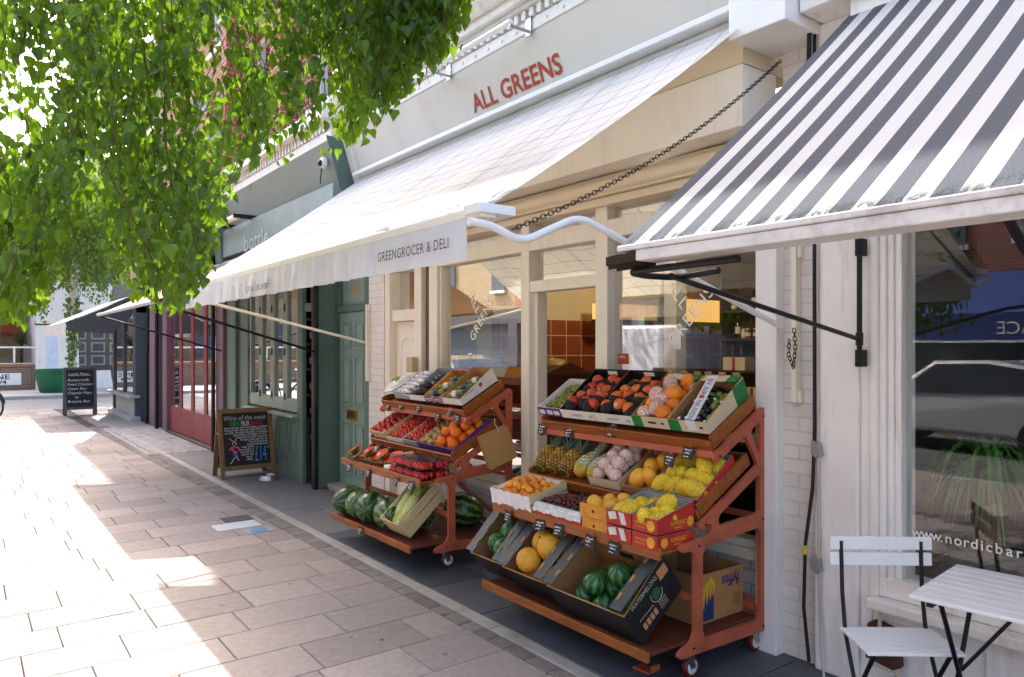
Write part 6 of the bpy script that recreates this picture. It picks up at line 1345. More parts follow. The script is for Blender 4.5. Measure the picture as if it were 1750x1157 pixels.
for k, (s_, sx, wd) in enumerate((('Lunch Menu', .08, .75), ('Buttermilk', .04, .8), ('Fried Chicken', .04, .9), ('Caesar Slaw', .04, .7), ('Chipotle Mayo', .04, .88), ('in', .3, .12), ('Brioche Bun', .04, .8))): txt(s_, .085, o2+x*(w*sx)+y*(h*(.88-(.02 if k == 0 else .07)-.115*k)), chalkw, bd, x, y, width=wd*w, shear=.2)
q = MB(); q.tube([o2+x*(w*(.06+.05*i))+y*(h*(.84+.012*(i % 2))) for i in range(18)], .004, 5); q.build('chalk_underline', chalkw, bd)

# ---------------------------------------------------------------- bistro chair and table
bw = pm('white_slat_paint', '#e6e6e8', .5, .03, 6, .12, 90)
t = T('bistro_chair', 'white slatted folding chair with black frame beside the café window', 'chair', (1.42, 2.93, 0))
A = Vector((1.61, 2.885, 0)); B = Vector((1.375, 3.175, 0)); e = (B-A).normalized(); fw = Vector((-e.y, e.x, 0)); fw = fw if fw.x < 0 else -fw; L_ = (B-A).length
mid = (A+B)/2; up = Vector((0, 0, 1))
for z in (.765, .70):
    q = MB(); q.obox(A-e*.02+up*z-fw*.006, e*(L_+.04), -fw*.012, up*.052-fw*.004); q.build('back_slat', bw, t, bev=.003)
q = MB()
for k in range(6): q.obox(A+e*.005+up*.445+fw*(.02+.045*k), e*(L_-.01), fw*.039, up*.012)
q.build('seat', bw, t, bev=.003)
for s_ in (.025, L_-.025):
    p = A+e*s_; q = MB(); q.tube([p+up*.80-fw*.012, p+up*.60+fw*.0, p+up*.44+fw*.03, p+fw*.27], .0085, 8); q.build('leg', iron, t, smooth=60)
    p = A+e*(s_+(.02 if s_ < .1 else -.02)); q = MB(); q.tube([p+up*.44+fw*.25, p-fw*.06], .0085, 8); q.build('leg', iron, t, smooth=60)
q = MB(); q.tube([A+e*.025+fw*.2+up*.13, A+e*(L_-.025)+fw*.2+up*.13], .007, 8); q.tube([A+e*.04+up*.2+fw*.07, A+e*(L_-.04)+up*.2+fw*.07], .007, 8); q.build('stretcher', iron, t)
t = T('bistro_table', 'white slatted bistro table with crossed black legs', 'table', (1.0, 3.0, 0)); C_ = Vector((1.245, 2.715, 0)); e1 = Vector((.10, .995, 0)).normalized(); e2 = Vector((-.995, .10, 0)).normalized(); S = .55
q = MB()
for k in range(8): q.obox(C_+e1*(S*k/8)+up*.70, e2*.57, e1*(S/8-.008), up*.014)
top = q.build('tabletop', bw, t, bev=.003); q = MB(); q.obox(C_+e2*.06+up*.685, e2*.02, e1*S, up*.014); q.obox(C_+e2*.47+up*.685, e2*.02, e1*S, up*.014); q.build('batten', iron, top)
for s_ in (.08, .46):
    for (a, b_) in ((.04, .5), (.5, .04)): q = MB(); q.tube([C_+e2*(s_+(.015 if a < .1 else 0))+e1*a+up*.69, C_+e2*(s_+(.015 if a < .1 else 0))+e1*b_], .009, 8); q.build('leg', iron, t, smooth=60)
q = MB(); q.tube([C_+e2*.08+e1*.27+up*.35, C_+e2*.48+e1*.27+up*.35], .007, 8); q.tube([C_+e2*.1+e1*.1+up*.1, C_+e2*.48+e1*.1+up*.1], .007, 8); q.tube([C_+e2*.1+e1*.25+up*.4, C_+e2*.3+e1*.3+up*.69], .007, 8); q.build('stretcher', iron, t)

# ---------------------------------------------------------------- far end of the street
t = T('estate_agent', 'white painted corner building with photo cards in its windows', 'building', (31.4, 6, 0))
q = MB(); q.box(31.0, 31.3, 2.1, 3.1, .1, 2.55); q.box(31.0, 31.3, 3.1, 12, .1, .75); q.box(31.0, 31.3, 5.0, 5.25, .75, 2.4); q.box(31.0, 31.3, 6.4, 12, .75, 2.4); q.box(31.0, 31.3, 2.1, 12, 2.4, 8.5); q.box(31.3, 40, 2.1, 2.4, .1, 8.5); q.box(31.3, 40, 11.7, 12, .1, 8.5); q.box(31, 40, 2.1, 12, 8.5, 8.7); q.build('wall', white, t)
for (a, c) in ((3.1, 5.0), (5.25, 6.4)):
    pw = pane(t, a, c, .75, 2.4, 31.1) if False else None
    m = MB(); m.quad((31.12, a, .75), (31.12, c, .75), (31.12, c, 2.4), (31.12, a, 2.4)); pw = m.build('window_pane', mirrorglass, t, fix=False); m = MB(); m.box(31.6, 31.7, a, c, .5, 2.5); m.build('display_back', pm('grey_display', '#7b8085', .7), pw)
    for i in range(int((c-a)/.62)):
        for j in range(3): m = MB(); m.box(31.18, 31.2, a+.12+.62*i, a+.58+.62*i, .95+.48*j, 1.32+.48*j); cd = m.build('photo_card', alu, pw); m = MB(); m.box(31.17, 31.179, a+.17+.62*i, a+.53+.62*i, 1.0+.48*j, 1.27+.48*j); m.build('photo', pm('card_photo', '#5f6b80', .5, .6, 3, 0), cd)
m = MB(); m.box(30.98, 31.01, 2.45, 2.75, .1, 2.1); m.build('door', pm('blue_white_door', '#c8d2e2', .5), t); m = MB(); m.box(30.96, 30.99, 2.1, 12, 2.45, 2.7); m.build('string_course', white, t)
for (a, z) in ((3.6, 4.0), (5.6, 4.0), (8, 4.0), (3.6, 6.3), (5.6, 6.3), (8, 6.3)): m = MB(); m.box(30.97, 31.01, a, a+1, z, z+1.5); m.build('window', pm('far_window', '#5a6470', .2), t)
t = T('garden_wall', 'low brown brick wall carrying the street name plate', 'wall', (31.3, -2, .1)); q = MB(); q.box(31.2, 31.5, -14, 2.09, .1, .92); q.build('wall', brick('old_brown_brick', '#8a6a58', '#735648', '#a39585'), t); q = MB(); q.box(31.15, 31.55, -14, 2.09, .92, 1.0); q.build('coping', pm('coping_brick', '#9a6a52', .8), t)
t = T('street_name_sign', 'white street name plate on the low brick wall at far left', 'sign', (31.17, .8, .28)); q = MB(); q.box(31.17, 31.195, -.6, 1.68, .28, .70); q.build('plate', alu, t, bev=.01); txt('NARBONNE', .24, (31.165, -.5, .49), inkdk, t, (0, 1, 0), width=1.85, bold=.004); txt('AVENUE SW4', .2, (31.165, -.25, .32), inkdk, t, (0, 1, 0), width=1.5, bold=.004)
t = T('glass_balustrade', 'white railing with glass panels on top of the brick wall', 'railing', (31.4, -2, 1.0)); q = MB(); q.box(31.3, 31.36, -14, 2.6, 1.58, 1.64); q.box(31.3, 31.34, -14, 2.0, 1.02, 1.05)
for v in (-8, -6, -4, -2, -.2, 1.45): q.box(31.3, 31.36, v, v+.06, .98, 1.58)
q.build('rail', alu, t); m = MB(); m.quad((31.33, -14, 1.06), (31.33, 2.0, 1.06), (31.33, 2.0, 1.56), (31.33, -14, 1.56)); m.build('glass_panel', shopglass, t, fix=False)
def planter(u, v, r0, r1, h, mat, label, base=0.1):
    t = T('planter', label, 'planter', (u, v, base)); q = MB(); q.lathe([(r0*.92, 0), (r0, .04), (r1*.97, h*.6), (r1, h*.85), (r1*1.03, h*.88), (r1*1.03, h), (r1*.95, h), (r1*.93, h*.9)], (u, v, base), 32); q.build('tub', mat, t, smooth=40); q = MB(); q.lathe([(r1*.94, 0), (.001, .02)], (u, v, base+h*.9), 20); q.build('soil', pm('soil', '#3a2f26', .95), t); return t
planter(28.9, 2.55, .5, .62, .78, pm('green_tub', '#17633f', .5, .2, 3, .1), 'big round dark green planter on the far pavement'); planter(28.6, 4.55, .32, .42, .75, pm('dark_tub', '#3b3a42', .5), 'dark grey tall planter half hidden behind the lunch board')
def spiky(u, v, z, s, label):
    t = T('spiky_plant', label, 'plant', (u, v, z)); q = MB(); pr = random.Random(int(u*10+v*100))
    for k in range(60):
        a = pr.uniform(0, 6.28); el = pr.uniform(.1, 1.3); d = Vector((math.cos(a)*math.cos(el), math.sin(a)*math.cos(el), math.sin(el))); tn = Vector((-math.sin(a), math.cos(a), 0)); c = Vector((u, v, z+.1)); l_ = s*pr.uniform(.7, 1)
        p1, p2 = c+d*l_*.5, c+d*l_+Vector((0, 0, -.15*s)); q.quad(c-tn*.02*s, c+tn*.02*s, p1+tn*.03*s, p1-tn*.03*s); q.add([p1-tn*.03*s, p1+tn*.03*s, p2], [(0, 1, 2)])
    q.build('leaves', pm('yucca_leaf', '#4d5f33', .5, .3, 9, 0), t, fix=False); q = MB(); q.lathe([(.06, -z+1.0 if False else -.9), (.05, .12)], (u, v, z), 8); q.build('stem', darkwood, t)
spiky(33, .6, 1.6, .9, 'left spiky plant behind the glass railing'); spiky(33.2, 1.8, 1.6, .9, 'right spiky plant behind the glass railing')
t = T('terrace_building', 'pale terrace building with dark windows and orange red panel', 'building', (38, -2, 0)); q = MB(); q.box(37.5, 44, -16, 2.0, 0, 9); q.build('wall', ybrick, t)
for k in range(6):
    for z in (1.2, 4.2, 6.6): m = MB(); m.box(37.42, 37.5, -9+k*1.8, -8+k*1.8, z, z+1.6); m.build('window', MC['far_window'], t)
m = MB(); m.box(37.35, 37.5, 1.3, 1.95, 2.2, 4.2); m.build('orange_panel', pm('orange_panel', '#b5532e', .6), t); m = MB(); m.box(37.35, 37.5, -.5, 1.2, 3.6, 4.3); sg = m.build('sign_panel', alu, t); m = MB(); m.box(37.3, 37.34, -.3, 1.1, 3.75, 3.9); m.build('blue_stripe', bl, sg)
t = T('terrace_awning', 'white sloping awning over the terrace behind the railing', 'awning', (35, 0, 2.2)); awn(t, 33.5, 36.5, 2.3, 3.3, -2.5, 2.1, cloth); q = MB(); q.tube([(33.5, -2.5, 1.0), (33.5, -2.5, 2.1)], .03, 8); q.tube([(33.5, 2.2, 1.0), (33.5, 2.2, 3.28)], .03, 8); q.build('post', alu, t)

# ---------------------------------------------------------------- trees
def leafmat(name, cols, tcol, tf=.5):
    t = NT(name); g = t.a('NewGeometry'); o = t.ramp(g.outputs['Random Per Island'], [(i/(len(cols)-1), L(c)) for i, c in enumerate(cols)])
    t.w(o, t.b.inputs['Base Color']); t.b.inputs['Roughness'].default_value = .38; t.b.inputs['Specular IOR Level'].default_value = .45
    tr = t.a('BsdfTranslucent'); t.w(t.mix(.75, o, L(tcol)), tr.inputs[0]); mx = t.a('MixShader'); mx.inputs[0].default_value = tf
    t.w(t.b.outputs[0], mx.inputs[1]); t.w(tr.outputs[0], mx.inputs[2]); t.w(mx.outputs[0], t.out.inputs[0]); return t.m
lm1 = leafmat('birch_leaf', ['#20390f', '#2d4c13', '#3c5e17', '#56791f'], '#86ad1a', .46); lm2 = leafmat('far_birch_leaf', ['#33501a', '#456322', '#557526'], '#86a52a', .45)
bark = NT('birch_bark'); _v = bark.coord((3, 3, 14)); bark.w(bark.ramp(bark.noise(_v, 2.2, 6, .7), [(.4, L('#cfc8bd')), (.58, L('#bdb4a6')), (.66, L('#4a423b'))]), bark.b.inputs['Base Color']); bark.b.inputs['Roughness'].default_value = .8
twig = pm('birch_twig', '#4d3524', .8, .2, 20, 0)
def leaf(vs, fs, p, d, n, ln, r):
    """one heart shaped birch leaf: stalk end p, hanging along d, facing n, folded a little on its midrib"""
    s = d.cross(n); w = ln*.40; b = len(vs); q = p+d*ln*.12; k = n*(ln*r.uniform(.05, .16)); c = n*(ln*r.uniform(-.12, .12))
    vs += [p, q, q+s*w*.8+d*ln*.02+k, q+s*w+d*ln*.25+k, q+s*w*.55+d*ln*.55+k*.7+c*.5, q+d*ln*.95+c, q-s*w*.55+d*ln*.55+k*.7+c*.5, q-s*w+d*ln*.25+k, q-s*w*.8+d*ln*.02+k, q+d*ln*.45]
    fs += [(b+1, b+2, b+3, b+9), (b+9, b+3, b+4, b+5), (b+9, b+5, b+6, b+7), (b+1, b+9, b+7, b+8)]
def strands(par, specs, lsize, mat, r, step=.03, side=.05, name='crown', twr=.0018):
    vs, fs = [], []; tw = MB()
    for (u, v, z1, z0, wob) in specs:
        a = r.uniform(0, 6.28); p = Vector((u, v, z1))+Vector((math.cos(a), math.sin(a), 0))*wob*4.5; k = 0; pts = [p.copy()]
        sway = Vector((math.cos(a), math.sin(a), 0))*wob
        n_ = max(3, int((z1-z0)/step))
        for i in range(n_):
            s_ = i/n_; q = Vector((u, v, z1+(z0-z1)*s_))+sway*(4.5*(1-s_)**1.7)+sway*.3*math.sin(s_*5)+Vector((r.uniform(-.006, .006), r.uniform(-.006, .006), 0)); pts.append(q)
            for _ in range(2 if r.random() < .75 else 1):
                b = r.uniform(0, 6.28); off = Vector((math.cos(b), math.sin(b), r.uniform(-.4, .25)))*r.uniform(.1, 1)*side
                d = Vector((r.gauss(0, .32), r.gauss(0, .32), -1)).normalized(); nn = Vector((r.gauss(0, 1), r.gauss(0, 1), r.gauss(0, .35))); nn = (nn-d*nn.dot(d)).normalized()
                leaf(vs, fs, q+off, d, nn, lsize*r.uniform(.5, 1.3), r)
        tw.tube(pts[::3]+[pts[-1]], twr, 4, caps=False)
    me = bpy.data.meshes.new(name); org = wloc(par); me.from_pydata([tuple(Vector((p.y, p.x, p.z))-org) for p in vs], [], fs); me.materials.append(mat); me.update()
    o = bpy.data.objects.new(name, me); COL.objects.link(o); o.parent = par; tw.build('twigs', twig, par); return len(fs)
